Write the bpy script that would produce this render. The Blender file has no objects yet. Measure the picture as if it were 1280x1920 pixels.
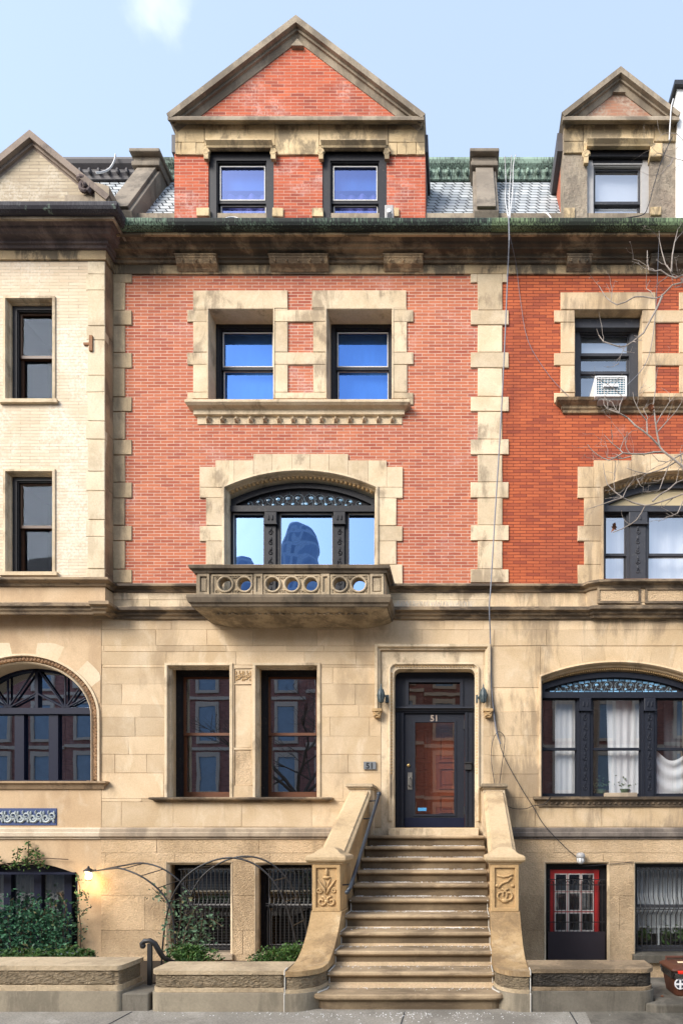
import bpy, bmesh, math, random
from mathutils import Vector
from mathutils.geometry import tessellate_polygon
RND = random.Random(11)
scene = bpy.context.scene
COL = scene.collection
rad = math.radians

# ---------------------------------------------------------------- camera
EYE, FOC, CX, HY, DIST = 1.716, 1062.0, 865.0, 1567.0, 9.0
cam_d = bpy.data.cameras.new('camera')
cam = bpy.data.objects.new('camera', cam_d)
COL.objects.link(cam)
cam.location = (0, -DIST, EYE)
cam.rotation_euler = (rad(90), 0, 0)
cam_d.sensor_fit = 'HORIZONTAL'
cam_d.sensor_width = 36.0
cam_d.lens = 36.0 * FOC / 1280.0
cam_d.shift_x = (640 - CX) / 1280.0
cam_d.shift_y = (HY - 960) / 1280.0
cam_d.clip_end = 2000
scene.camera = cam

# ---------------------------------------------------------------- sky, sun, exposure
SUN_EL, SUN_AZ = 35.0, 224.0          # azimuth clockwise from +Y: in front of the facades, a little to the left
world = bpy.data.worlds.new('World')
scene.world = world
world.use_nodes = True
wn, wl = world.node_tree.nodes, world.node_tree.links
wn.clear()
wout = wn.new('ShaderNodeOutputWorld')
wbg = wn.new('ShaderNodeBackground')
sky = wn.new('ShaderNodeTexSky')
sky.sky_type = 'NISHITA'
sky.sun_disc = False
sky.sun_elevation = rad(SUN_EL)
sky.sun_rotation = rad(SUN_AZ)
sky.air_density = 1.0
sky.dust_density = 2.6
sky.ozone_density = 1.0
SKY_STRENGTH = 0.15
wbg.inputs['Strength'].default_value = SKY_STRENGTH
# thin high haze and one small cloud mixed into the sky colour by direction
wtc = wn.new('ShaderNodeTexCoord')
wmx = wn.new('ShaderNodeMix'); wmx.data_type = 'RGBA'
wmx.inputs[0].default_value = 0.35
wmx.inputs[7].default_value = (3.9, 4.7, 5.8, 1)
wl.new(sky.outputs[0], wmx.inputs[6])
CLOUD_DIR = (-.537, 1.0, 1.475)
wd = wn.new('ShaderNodeVectorMath'); wd.operation = 'NORMALIZE'
wl.new(wtc.outputs['Generated'], wd.inputs[0])
wsub = wn.new('ShaderNodeVectorMath'); wsub.operation = 'SUBTRACT'
wl.new(wd.outputs[0], wsub.inputs[0])
wsub.inputs[1].default_value = Vector(CLOUD_DIR).normalized()
wsc = wn.new('ShaderNodeVectorMath'); wsc.operation = 'MULTIPLY'
wl.new(wsub.outputs[0], wsc.inputs[0]); wsc.inputs[1].default_value = (1.0, 1.3, 1.5)
wlen = wn.new('ShaderNodeVectorMath'); wlen.operation = 'LENGTH'
wl.new(wsc.outputs[0], wlen.inputs[0])
wno = wn.new('ShaderNodeTexNoise'); wno.inputs['Scale'].default_value = 14; wno.inputs['Detail'].default_value = 8
wl.new(wd.outputs[0], wno.inputs['Vector'])
wma = wn.new('ShaderNodeMath'); wma.operation = 'MULTIPLY_ADD'
wl.new(wno.outputs['Fac'], wma.inputs[0]); wma.inputs[1].default_value = 0.16
wl.new(wlen.outputs['Value'], wma.inputs[2])
wmr = wn.new('ShaderNodeMapRange'); wmr.interpolation_type = 'SMOOTHSTEP'
wl.new(wma.outputs[0], wmr.inputs['Value'])
wmr.inputs['From Min'].default_value = 0.122; wmr.inputs['From Max'].default_value = 0.07
wmr.inputs['To Min'].default_value = 0.0; wmr.inputs['To Max'].default_value = 0.28
wcl = wn.new('ShaderNodeMix'); wcl.data_type = 'RGBA'
wl.new(wmr.outputs[0], wcl.inputs[0]); wl.new(wmx.outputs[2], wcl.inputs[6])
wcl.inputs[7].default_value = (5.9, 6.0, 6.3, 1)
wl.new(wcl.outputs[2], wbg.inputs['Color'])
wl.new(wbg.outputs[0], wout.inputs['Surface'])

sun_d = bpy.data.lights.new('sun', 'SUN')
sun_d.energy = 2.05
sun_d.angle = rad(30)                  # thin high overcast: soft-edged shade
sun_d.color = (1.0, 0.96, 0.9)
sun = bpy.data.objects.new('sun', sun_d)
COL.objects.link(sun)
_sd = Vector((math.sin(rad(SUN_AZ)) * math.cos(rad(SUN_EL)), math.cos(rad(SUN_AZ)) * math.cos(rad(SUN_EL)), math.sin(rad(SUN_EL))))
sun.rotation_euler = (-_sd).to_track_quat('-Z', 'Y').to_euler()
sun.location = _sd * 60

scene.view_settings.view_transform = 'Standard'
scene.view_settings.look = 'None'
scene.view_settings.gamma = 1.0
scene.view_settings.use_curve_mapping = False
scene.view_settings.exposure = 1.12

# ---------------------------------------------------------------- measuring: photo pixels -> metres at a known depth
def X(px, y=0.0): return (px - CX) * (DIST + y) / FOC
def Z(py, y=0.0): return EYE + (HY - py) * (DIST + y) / FOC
def P(px, py, y=0.0): return Vector((X(px, y), y, Z(py, y)))

# ---------------------------------------------------------------- scene objects
ROOT = {}
def thing(name, label, cat, loc=(0, 0, 0), group=None):
    o = bpy.data.objects.new(name, None)
    COL.objects.link(o)
    o.location = loc
    o.empty_display_size = 0.2
    o['label'] = label; o['category'] = cat
    if group: o['group'] = group
    ROOT[o.name] = Vector(loc)
    return o

def tag(o, label=None, cat=None, group=None, kind=None):
    if label: o['label'] = label
    if cat: o['category'] = cat
    if group: o['group'] = group
    if kind: o['kind'] = kind
    return o

def unit(v):
    l = math.hypot(v[0], v[1])
    return (v[0] / l, v[1] / l) if l > 1e-9 else (0, 0)

class MB:
    """collects solids, then links them as one mesh object"""
    def __init__(s):
        s.v = []; s.f = []; s.t = []
    def add(s, vs, fs, tone=0.5):
        b = len(s.v)
        s.v += [tuple(v) for v in vs]
        s.f += [tuple(i + b for i in f) for f in fs]
        s.t += [tone] * len(fs)
        return s
    def box(s, x0, x1, y0, y1, z0, z1, tone=0.5):
        vs = [(x, y, z) for z in (z0, z1) for y in (y0, y1) for x in (x0, x1)]
        return s.add(vs, [(0, 1, 5, 4), (1, 3, 7, 5), (3, 2, 6, 7), (2, 0, 4, 6), (4, 5, 7, 6), (0, 2, 3, 1)], tone)
    def cbox(s, x0, x1, y0, y1, z0, z1, c=0.006, tone=0.5, j=0.0036):
        """block with a chamfered front (-Y) face"""
        vs = [(x0 + c, y0, z0 + c), (x1 - c, y0, z0 + c), (x1 - c, y0, z1 - c), (x0 + c, y0, z1 - c),
              (x0, y0 + c, z0), (x1, y0 + c, z0), (x1, y0 + c, z1), (x0, y0 + c, z1),
              (x0, y1, z0), (x1, y1, z0), (x1, y1, z1), (x0, y1, z1)]
        fs = [(0, 1, 2, 3), (0, 4, 5, 1), (1, 5, 6, 2), (2, 6, 7, 3), (3, 7, 4, 0),
              (4, 8, 9, 5), (5, 9, 10, 6), (6, 10, 11, 7), (7, 11, 8, 4), (8, 11, 10, 9)]
        if j: vs = [(v[0] + RND.uniform(-j, j), v[1] + (RND.uniform(-j, j) * .6 if i < 4 else 0), v[2] + RND.uniform(-j, j)) if i < 8 else v for i, v in enumerate(vs)]
        return s.add(vs, fs, tone)
    def slab(s, outer, holes, y0, y1, tone=0.5):
        """polygon in X,Z with holes, given thickness from y0 to y1"""
        loops = [list(outer)] + [list(h) for h in holes]
        tris = tessellate_polygon([[Vector((p[0], p[1], 0)) for p in l] for l in loops])
        flat = [p for l in loops for p in l]
        n = len(flat)
        vs = [(p[0], y0, p[1]) for p in flat] + [(p[0], y1, p[1]) for p in flat]
        fs = [tuple(t) for t in tris] + [tuple(i + n for i in reversed(t)) for t in tris]
        b = 0
        for l in loops:
            m = len(l)
            for i in range(m):
                j = (i + 1) % m
                fs.append((b + i, b + j, b + j + n, b + i + n))
            b += m
        return s.add(vs, fs, tone)
    def prism_x(s, prof, x0, x1, tone=0.5):
        """closed profile of (y,z) pulled along X"""
        n = len(prof)
        vs = [(x0, p[0], p[1]) for p in prof] + [(x1, p[0], p[1]) for p in prof]
        fs = [(i, (i + 1) % n, (i + 1) % n + n, i + n) for i in range(n)]
        tr = tessellate_polygon([[Vector((p[0], p[1], 0)) for p in prof]])
        fs += [tuple(t) for t in tr] + [tuple(i + n for i in t) for t in tr]
        return s.add(vs, fs, tone)
    def prism_y(s, poly, y0, y1, tone=0.5):
        return s.slab(poly, [], y0, y1, tone)
    def prism_z(s, poly, z0, z1, tone=0.5, c=0.0):
        n = len(poly)
        tr = tessellate_polygon([[Vector((p[0], p[1], 0)) for p in poly]])
        vs = [(p[0], p[1], z0) for p in poly] + [(p[0], p[1], z1) for p in poly]
        fs = [(i, (i + 1) % n, (i + 1) % n + n, i + n) for i in range(n)]
        fs += [tuple(t) for t in tr] + [tuple(i + n for i in t) for t in tr]
        return s.add(vs, fs, tone)
    def sweep(s, path, prof, plane='XY', closed=False, tone=0.5, base=0.0):
        """mitred sweep of a closed profile (o,h) along a 2D path; o is measured to the right of travel.
        plane XY: path (x,y), h is z.  plane XZ: path (x,z), h is y."""
        m, n = len(path), len(prof)
        rings = []
        for i, p in enumerate(path):
            a = path[i - 1] if (i > 0 or closed) else None
            c = path[(i + 1) % m] if (i < m - 1 or closed) else None
            d1 = unit((p[0] - a[0], p[1] - a[1])) if a else None
            d2 = unit((c[0] - p[0], c[1] - p[1])) if c else None
            if d1 is None: d1 = d2
            if d2 is None: d2 = d1
            n1, n2 = (d1[1], -d1[0]), (d2[1], -d2[0])
            k = 1 + n1[0] * n2[0] + n1[1] * n2[1]
            nx, nz = ((n1[0] + n2[0]) / k, (n1[1] + n2[1]) / k) if k > 0.05 else n1
            ring = []
            for o, h in prof:
                u, w = p[0] + nx * o, p[1] + nz * o
                ring.append((u, w, h + base) if plane == 'XY' else (u, h + base, w))
            rings.append(ring)
        vs = [v for r in rings for v in r]
        fs = []
        for i in range(m if closed else m - 1):
            j = (i + 1) % m
            for k in range(n):
                l = (k + 1) % n
                fs.append((i * n + k, i * n + l, j * n + l, j * n + k))
        if not closed:
            tr = tessellate_polygon([[Vector((q[0], q[1], 0)) for q in prof]])
            fs += [tuple(t) for t in tr] + [tuple(i + (m - 1) * n for i in t) for t in tr]
        return s.add(vs, fs, tone)
    def tube(s, pts, r, n=6, tone=0.5, closed=False):
        pts = [Vector(p) for p in pts]
        m = len(pts)
        rr = r if isinstance(r, (list, tuple)) else [r] * m
        vs = []; fs = []
        up = None
        for i, p in enumerate(pts):
            if closed: d = pts[(i + 1) % m] - pts[i - 1]
            else: d = pts[min(i + 1, m - 1)] - pts[max(i - 1, 0)]
            if d.length < 1e-9: d = Vector((0, 0, 1))
            d.normalize()
            if up is None:
                up = Vector((0, 0, 1)) if abs(d.z) < 0.9 else Vector((1, 0, 0))
            u = up - d * up.dot(d)
            if u.length < 1e-6: u = d.orthogonal()
            u.normalize()
            w = d.cross(u)
            up = u
            for k in range(n):
                a = 2 * math.pi * k / n
                vs.append(p + (u * math.cos(a) + w * math.sin(a)) * rr[i])
        for i in range(m if closed else m - 1):
            j = (i + 1) % m
            for k in range(n):
                l = (k + 1) % n
                fs.append((i * n + k, i * n + l, j * n + l, j * n + k))
        if not closed:
            fs.append(tuple(range(n)))
            fs.append(tuple((m - 1) * n + k for k in reversed(range(n))))
        return s.add(vs, fs, tone)
    def lathe(s, c, prof, n=16, axis='Z', tone=0.5):
        """profile of (radius, height) turned round a vertical (Z) or depth (Y) axis through c"""
        vs = []; fs = []
        m = len(prof)
        for r, h in prof:
            for k in range(n):
                a = 2 * math.pi * k / n
                if axis == 'Z': vs.append((c[0] + r * math.cos(a), c[1] + r * math.sin(a), c[2] + h))
                else: vs.append((c[0] + r * math.cos(a), c[1] + h, c[2] + r * math.sin(a)))
        for i in range(m - 1):
            for k in range(n):
                l = (k + 1) % n
                fs.append((i * n + k, i * n + l, (i + 1) * n + l, (i + 1) * n + k))
        fs.append(tuple(range(n)))
        fs.append(tuple((m - 1) * n + k for k in reversed(range(n))))
        return s.add(vs, fs, tone)
    def blob(s, c, r, n=8, m=5, tone=0.5):
        vs = []; fs = []
        rx, ry, rz = r if isinstance(r, (tuple, list)) else (r, r, r)
        for i in range(m + 1):
            t = math.pi * (i + 0.02) / (m + 0.04)
            for k in range(n):
                a = 2 * math.pi * k / n
                vs.append((c[0] + rx * math.sin(t) * math.cos(a), c[1] + ry * math.sin(t) * math.sin(a), c[2] + rz * math.cos(t)))
        for i in range(m):
            for k in range(n):
                l = (k + 1) % n
                fs.append((i * n + k, i * n + l, (i + 1) * n + l, (i + 1) * n + k))
        fs += [tuple(range(n)), tuple(m * n + k for k in reversed(range(n)))]
        return s.add(vs, fs, tone)
    def leaf(s, c, size, rng, tone=0.5, flat=None):
        d = Vector((rng.uniform(-1, 1), rng.uniform(-1, 1), rng.uniform(-0.6, 1)))
        if d.length < 1e-3: d = Vector((1, 0, 0))
        d.normalize()
        q = d.orthogonal().normalized()
        if flat: q = (q + Vector(flat) * 1.0).normalized()
        w = d.cross(q)
        if w.length < 1e-4: w = Vector((0, 0, 1))
        w.normalize()
        c = Vector(c)
        l = size
        return s.add([c - d * l * .5, c + w * l * .32 + q * l * .06, c + d * l * .55, c - w * l * .32 + q * l * .06], [(0, 1, 2), (0, 2, 3)], tone)
    def text(s, txt, size, x, y, z, depth=0.01, align='CENTER', tone=0.5):
        cu = bpy.data.curves.new('lettering', 'FONT')
        cu.body = txt; cu.size = size; cu.extrude = depth / 2; cu.align_x = align
        cu.resolution_u = 3; cu.offset = .03 * size
        ob = bpy.data.objects.new('lettering', cu)
        COL.objects.link(ob)
        dg = bpy.context.evaluated_depsgraph_get()
        me = bpy.data.meshes.new_from_object(ob.evaluated_get(dg))
        vs = [(x + v.co.x, y - v.co.z, z + v.co.y) for v in me.vertices]
        fs = [tuple(p.vertices) for p in me.polygons]
        s.add(vs, fs, tone)
        bpy.data.objects.remove(ob); bpy.data.curves.remove(cu); bpy.data.meshes.remove(me)
        return s
    def build(s, name, m, parent=None, smooth=False, bevel=0.0, loc=None, label=None):
        off = Vector((0, 0, 0))
        if loc is not None: off = Vector(loc)
        elif parent is not None: off = ROOT.get(parent.name, Vector((0, 0, 0)))
        me = bpy.data.meshes.new(name)
        me.from_pydata([(v[0] - off.x, v[1] - off.y, v[2] - off.z) for v in s.v], [], s.f)
        at = me.attributes.new('tone', 'FLOAT', 'FACE')
        at.data.foreach_set('value', s.t)
        bm = bmesh.new(); bm.from_mesh(me)
        bmesh.ops.recalc_face_normals(bm, faces=bm.faces)
        bm.to_mesh(me); bm.free()
        if smooth:
            for p in me.polygons: p.use_smooth = True
        me.materials.append(m)
        o = bpy.data.objects.new(name, me)
        COL.objects.link(o)
        ROOT[o.name] = off
        if parent is not None: o.parent = parent
        elif loc is not None: o.location = loc
        if bevel:
            b = o.modifiers.new('edge', 'BEVEL')
            b.width = bevel; b.segments = 2; b.limit_method = 'ANGLE'; b.angle_limit = rad(35)
        if label: o['label'] = label
        return o

def rect(x0, x1, z0, z1): return [(x0, z0), (x1, z0), (x1, z1), (x0, z1)]

def arc_pts(xc, zs, hw, rise, n=24):
    """segmental arch, left spring to right spring"""
    r = (hw * hw + rise * rise) / (2 * rise)
    a0 = math.asin(min(1, hw / r))
    zc = zs + rise - r
    return [(xc + r * math.sin(-a0 + 2 * a0 * i / n), zc + r * math.cos(-a0 + 2 * a0 * i / n)) for i in range(n + 1)]

def ell_pts(xc, zs, hw, rise, n=32):
    return [(xc - hw * math.cos(math.pi * i / n), zs + rise * math.sin(math.pi * i / n)) for i in range(n + 1)]

def spiral(cx, cz, y, r0, r1, a0, turns, n=22):
    out = []
    for i in range(n + 1):
        t = i / n
        r = r0 + (r1 - r0) * t
        a = a0 + turns * 2 * math.pi * t
        out.append((cx + r * math.cos(a), y, cz + r * math.sin(a)))
    return out
# ---------------------------------------------------------------- materials (all procedural)
class NT:
    def __init__(s, name):
        s.m = bpy.data.materials.new(name)
        s.m.use_nodes = True
        s.t = s.m.node_tree
        s.t.nodes.clear()
        s.out = s.t.nodes.new('ShaderNodeOutputMaterial')
    def n(s, typ, **kw):
        nd = s.t.nodes.new(typ)
        for k, v in kw.items():
            if k.startswith('_'):
                setattr(nd, k[1:], v)
        for k, v in kw.items():
            if k.startswith('_'): continue
            key = int(k[1:]) if (k[0] == 'i' and k[1:].isdigit()) else k.replace('__', ' ')
            s.set(nd.inputs[key], v)
        return nd
    def set(s, sock, v):
        if isinstance(v, bpy.types.NodeSocket): s.t.links.new(v, sock)
        elif isinstance(v, (tuple, list)):
            sock.default_value = (*v, 1.0) if (len(v) == 3 and sock.type == 'RGBA') else v
        else: sock.default_value = v
    def pos(s):
        return s.n('ShaderNodeNewGeometry').outputs['Position']
    def scaled(s, vec, sc):
        return s.n('ShaderNodeVectorMath', _operation='MULTIPLY', i0=vec, i1=sc).outputs[0]
    def noise(s, vec, scale, detail=4, rough=0.55, dist=0.0):
        return s.n('ShaderNodeTexNoise', Vector=vec, Scale=scale, Detail=detail, Roughness=rough, Distortion=dist).outputs['Fac']
    def ramp(s, v, a, b, lo=0.0, hi=1.0):
        return s.n('ShaderNodeMapRange', _interpolation_type='SMOOTHSTEP', Value=v, From__Min=a, From__Max=b, To__Min=lo, To__Max=hi).outputs[0]
    def mix(s, f, a, b, mode='MIX'):
        nd = s.n('ShaderNodeMix', _data_type='RGBA', _blend_type=mode)
        s.set(nd.inputs[0], f); s.set(nd.inputs[6], a); s.set(nd.inputs[7], b)
        return nd.outputs[2]
    def math(s, op, a, b=0.0, c=0.0):
        nd = s.n('ShaderNodeMath', _operation=op)
        s.set(nd.inputs[0], a); s.set(nd.inputs[1], b); s.set(nd.inputs[2], c)
        return nd.outputs[0]
    def tone(s):
        return s.n('ShaderNodeAttribute', _attribute_name='tone').outputs['Fac']
    def gray(s, v):
        return s.n('ShaderNodeCombineColor', i0=v, i1=v, i2=v).outputs[0]
    def finish(s, color, rough=0.8, bump=None, bstr=0.3, bdist=0.01, spec=0.3, metal=0.0):
        b = s.n('ShaderNodeBsdfPrincipled')
        s.set(b.inputs['Base Color'], color)
        s.set(b.inputs['Roughness'], rough)
        s.set(b.inputs['Specular IOR Level'], spec)
        s.set(b.inputs['Metallic'], metal)
        if bump is not None:
            bp = s.n('ShaderNodeBump', Strength=bstr, Distance=bdist, Height=bump)
            s.t.links.new(bp.outputs[0], b.inputs['Normal'])
        s.t.links.new(b.outputs[0], s.out.inputs['Surface'])
        return s.m

def stone(name, c1, c2, stain=(0.05, 0.04, 0.03), amt=0.0, sscale=1.2, sth=(0.5, 0.72), streak=(1, 1, 0.35), nscale=1.6, grain=45, gamt=0.27, bump=0.25, rock=0.0, rscale=26, tvar=0.5, rough=0.9, pale=None, pamt=0.0, rst=(1, 1, 1)):
    k = NT(name)
    p = k.pos()
    c = k.mix(k.ramp(k.noise(p, nscale, 6, 0.6, 0.6), 0.3, 0.7), c1, c2)
    if pale: c = k.mix(k.math('MULTIPLY', k.ramp(k.noise(k.scaled(p, (1, 1, .6)), 2.7, 6, 0.65, 0.8), 0.52, 0.68), pamt), c, pale)
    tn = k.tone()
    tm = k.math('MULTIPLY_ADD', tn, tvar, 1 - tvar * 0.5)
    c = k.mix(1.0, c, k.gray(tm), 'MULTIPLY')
    g = k.noise(p, grain, 5, 0.7)
    c = k.mix(1.0, c, k.gray(k.math('MULTIPLY_ADD', g, gamt * 2, 1 - gamt)), 'MULTIPLY')
    if amt > 0:
        st = k.noise(k.scaled(p, streak), sscale * 3, 10, 0.76, 0.5)
        st2 = k.noise(p, sscale, 3, 0.5)
        sv = k.math('MULTIPLY_ADD', st2, 0.5, k.math('MULTIPLY', st, 0.5))
        c = k.mix(k.math('MULTIPLY', k.ramp(sv, sth[0] - 0.02, sth[1] - .125), amt), c, stain)
    h = g
    if rock > 0:
        r = k.noise(k.scaled(p, rst), rscale, 4, 0.6, 0.5)
        h = k.math('MULTIPLY_ADD', r, 3.0 * rock, g)
        c = k.mix(1.0, c, k.gray(k.ramp(r, 0.25, 0.7, 1 - 0.22 * min(1, rock), 1.06)), 'MULTIPLY')
    return k.finish(c, rough, h, bump, 0.012 + 0.022 * rock, 0.2)

def brick(name, ca, cb, mortar, length, course, msize, dark=(0.1, 0.03, 0.03), damt=0.4, white=(0.7, 0.6, 0.55), wamt=0.4, wth=(0.55, 0.75), hue=0.35, bstr=0.5, zoff=0.0, sal=(1, 1, 1), big=None, bamt=0.0):
    k = NT(name)
    p = k.pos()
    sp = k.n('ShaderNodeSeparateXYZ', i0=p)
    u = k.math('ADD', sp.outputs[0], sp.outputs[1])
    w = k.math('ADD', sp.outputs[2], zoff)
    # slight unevenness of the courses
    u = k.math('MULTIPLY_ADD', k.noise(p, 6, 2), 0.012, u)
    w = k.math('MULTIPLY_ADD', k.noise(p, 3, 2), 0.006, w)
    vec = k.n('ShaderNodeCombineXYZ', i0=u, i1=w, i2=0.0).outputs[0]
    bt = k.n('ShaderNodeTexBrick', Vector=vec, Color1=(0, 0, 0), Color2=(1, 1, 1), Mortar=(0.5, 0.5, 0.5), Scale=1.0, Mortar__Size=msize, Mortar__Smooth=0.25, Bias=0.0, Brick__Width=length, Row__Height=course)
    bt.offset = 0.5
    rnd = k.n('ShaderNodeSeparateColor', i0=bt.outputs['Color']).outputs[0]
    c = k.mix(rnd, ca, cb)
    big_n = k.noise(p, 0.9, 5, 0.6, 0.5)
    c = k.mix(k.math('MULTIPLY', k.ramp(big_n, 0.42, 0.68), damt * 0.6), c, dark)
    c = k.mix(k.math('MULTIPLY', k.ramp(rnd, 0.72, 1.0), damt * 0.55), c, dark)
    if big: c = k.mix(k.math('MULTIPLY', k.ramp(k.noise(p, 1.7, 5, 0.6, 1.0), 0.48, 0.62), bamt), c, big)
    run = k.ramp(k.noise(k.scaled(p, (3.2, 3.2, .32)), 1.0, 6, 0.65), 0.54, 0.72)
    c = k.mix(k.math('MULTIPLY', run, damt * 0.55), c, dark)
    fine = k.noise(p, 70, 4, 0.7)
    c = k.mix(1.0, c, k.gray(k.math('MULTIPLY_ADD', fine, hue, 1 - hue / 2)), 'MULTIPLY')
    mo = k.mix(k.ramp(k.noise(p, 9, 4), 0.3, 0.75), mortar, tuple(x * 0.72 for x in mortar))
    c = k.mix(bt.outputs['Fac'], c, mo)
    if wamt > 0:
        wv = k.math('MULTIPLY', k.ramp(k.noise(p, 1.1, 4, 0.6, 0.7), wth[0], wth[1]), k.ramp(k.noise(p, 26, 5, 0.75), 0.38, 0.62))
        c = k.mix(k.math('MULTIPLY', wv, wamt), c, white)
    h = k.math('MULTIPLY_ADD', bt.outputs['Fac'], -1.0, k.math('MULTIPLY', fine, 0.35))
    return k.finish(c, 0.88, h, bstr, 0.008, 0.2)

def plain(name, c, rough=0.6, var=0.15, nscale=12, bump=0.1, spec=0.4, metal=0.0, wear=None, wamt=0.0, wscale=30, streak=(1, 1, 1), tvar=0.3):
    k = NT(name)
    p = k.pos()
    v = k.noise(k.scaled(p, streak), nscale, 5, 0.6)
    col = k.mix(1.0, c, k.gray(k.math('MULTIPLY_ADD', v, var * 2, 1 - var)), 'MULTIPLY')
    col = k.mix(1.0, col, k.gray(k.math('MULTIPLY_ADD', k.tone(), tvar, 1 - tvar * 0.5)), 'MULTIPLY')
    if wear: col = k.mix(k.math('MULTIPLY', k.ramp(k.noise(k.scaled(p, streak), wscale, 6, 0.7), 0.56, 0.7), wamt), col, wear)
    return k.finish(col, rough, v, bump, 0.004, spec, metal)

def glass(name, fac, tint=(1, 1, 1), through=(1, 1, 1), rough=0.0, wave=0.012, wscale=2.2):
    k = NT(name)
    p = k.pos()
    bp = k.n('ShaderNodeBump', Strength=wave * 10, Distance=0.01, Height=k.noise(p, wscale, 2, 0.5, 0.6))
    g = k.n('ShaderNodeBsdfGlossy', Color=tint, Roughness=rough, Normal=bp.outputs[0])
    t = k.n('ShaderNodeBsdfTransparent', Color=through)
    mx = k.n('ShaderNodeMixShader', i0=fac, i1=t.outputs[0], i2=g.outputs[0])
    k.t.links.new(mx.outputs[0], k.out.inputs['Surface'])
    return k.m

def patina(name, green, dark, thr=(0.42, 0.6), edge=None):
    k = NT(name)
    p = k.pos()
    st = k.noise(k.scaled(p, (58, 58, 2.2)), 1.0, 4, 0.7, 0.2)
    lo = k.noise(p, 0.8, 4, 0.6)
    v = k.math('MULTIPLY_ADD', lo, 0.6, k.math('MULTIPLY', st, 0.7))
    c = k.mix(k.ramp(v, thr[0] + 0.18, thr[1] + 0.18), dark, green)
    c = k.mix(k.math('MULTIPLY', k.ramp(k.noise(p, 7, 5, 0.7), 0.6, 0.72), 0.5), c, (0.30, 0.42, 0.33))
    return k.finish(c, 0.75, st, 0.15, 0.004, 0.3)

M = {}
# facade stone
M['sand'] = stone('sandstone_ashlar', (.60, .465, .308), (.50, .368, .222), stain=(.22, .155, .095), amt=.38, sscale=.9, sth=(.52, .74), nscale=1.1, pale=(.66, .54, .38), pamt=.55, tvar=.42, bump=.2)
M['sand_trim'] = stone('sandstone_dressings', (.62, .505, .35), (.52, .405, .26), stain=(.15, .11, .075), amt=.6, sscale=1.5, sth=(.52, .72), nscale=1.8, tvar=.5, bump=.3, rock=.18, rscale=9, pale=(.68, .56, .40), pamt=.5)
M['sand_rough'] = stone('sandstone_tooled', (.66, .49, .31), (.53, .38, .225), stain=(.19, .135, .085), amt=.42, sscale=.8, sth=(.5, .74), rock=.5, rscale=48, bump=.75, tvar=.3)
M['sand_right'] = stone('sandstone_grimy', (.61, .465, .30), (.50, .365, .215), stain=(.12, .09, .065), amt=.52, sscale=1.0, sth=(.49, .70), streak=(1.4, 1, .25), nscale=1.2, pale=(.66, .54, .38), pamt=.5, tvar=.4, bump=.2)
M['sand_left'] = stone('sandstone_warm', (.57, .42, .265), (.49, .345, .205), stain=(.30, .20, .12), amt=.3, sscale=1.3, nscale=.9, pale=(.62, .50, .36), pamt=.4, tvar=.25, bump=.15)
M['voussoir_pale'] = stone('limestone_pale', (.66, .54, .38), (.60, .47, .31), tvar=.3, bump=.15)
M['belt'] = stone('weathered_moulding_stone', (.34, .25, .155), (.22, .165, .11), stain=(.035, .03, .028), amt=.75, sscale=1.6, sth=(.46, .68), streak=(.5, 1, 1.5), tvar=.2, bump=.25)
M['dado'] = stone('grey_dado_stone', (.42, .34, .245), (.33, .26, .185), stain=(.12, .10, .08), amt=.5, sscale=1.4, tvar=.2)
M['dado_left'] = stone('pale_dado_stone', (.58, .49, .37), (.50, .40, .28), stain=(.25, .18, .12), amt=.3, tvar=.2)
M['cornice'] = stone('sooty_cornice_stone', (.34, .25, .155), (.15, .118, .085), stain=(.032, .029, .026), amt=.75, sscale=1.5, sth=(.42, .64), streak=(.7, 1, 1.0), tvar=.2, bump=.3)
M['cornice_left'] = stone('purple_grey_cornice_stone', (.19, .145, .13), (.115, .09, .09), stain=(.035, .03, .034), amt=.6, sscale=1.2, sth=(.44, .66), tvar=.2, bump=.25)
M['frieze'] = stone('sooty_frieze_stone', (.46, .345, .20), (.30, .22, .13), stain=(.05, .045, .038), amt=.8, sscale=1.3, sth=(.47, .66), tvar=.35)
M['bracket'] = stone('stained_bracket_stone', (.46, .33, .19), (.28, .195, .115), stain=(.05, .04, .033), amt=.6, sscale=3, sth=(.46, .66), rock=.6, rscale=20, tvar=.2, bump=.4)
M['dormer_stone'] = stone('stained_dormer_stone', (.58, .45, .27), (.43, .32, .18), stain=(.055, .048, .04), amt=.65, sscale=2.0, sth=(.48, .68), tvar=.5)
M['coping_grey'] = stone('grey_coping_stone', (.36, .30, .225), (.25, .205, .15), stain=(.09, .075, .06), amt=.6, sscale=1.6, sth=(.46, .7), tvar=.2, bump=.3)
M['coping_dark'] = stone('dark_coping_stone', (.27, .215, .175), (.18, .145, .12), stain=(.06, .05, .045), amt=.5, sscale=1.8, tvar=.2, bump=.3)
M['pier'] = stone('party_wall_stone', (.27, .23, .18), (.18, .152, .12), stain=(.05, .045, .04), amt=.5, sscale=1.8, tvar=.2, bump=.3)
M['return'] = stone('brown_return_stone', (.40, .285, .175), (.29, .20, .12), stain=(.10, .07, .05), amt=.6, sscale=1.5, streak=(1, 1, .2), tvar=.35)
M['quoin_left'] = stone('grimy_quoin_stone', (.50, .385, .245), (.40, .30, .18), stain=(.13, .10, .07), amt=.45, sscale=1.8, tvar=.4, rock=.25, rscale=14)
M['balcony'] = stone('carved_balcony_stone', (.50, .40, .27), (.37, .29, .185), stain=(.08, .065, .05), amt=.6, sscale=2.2, sth=(.46, .7), rock=.3, rscale=34, tvar=.25, bump=.4)
M['balcony_dark'] = stone('dark_balcony_moulding', (.20, .155, .105), (.125, .10, .072), stain=(.03, .027, .025), amt=.6, sscale=2.0, sth=(.46, .7), tvar=.2)
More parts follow.
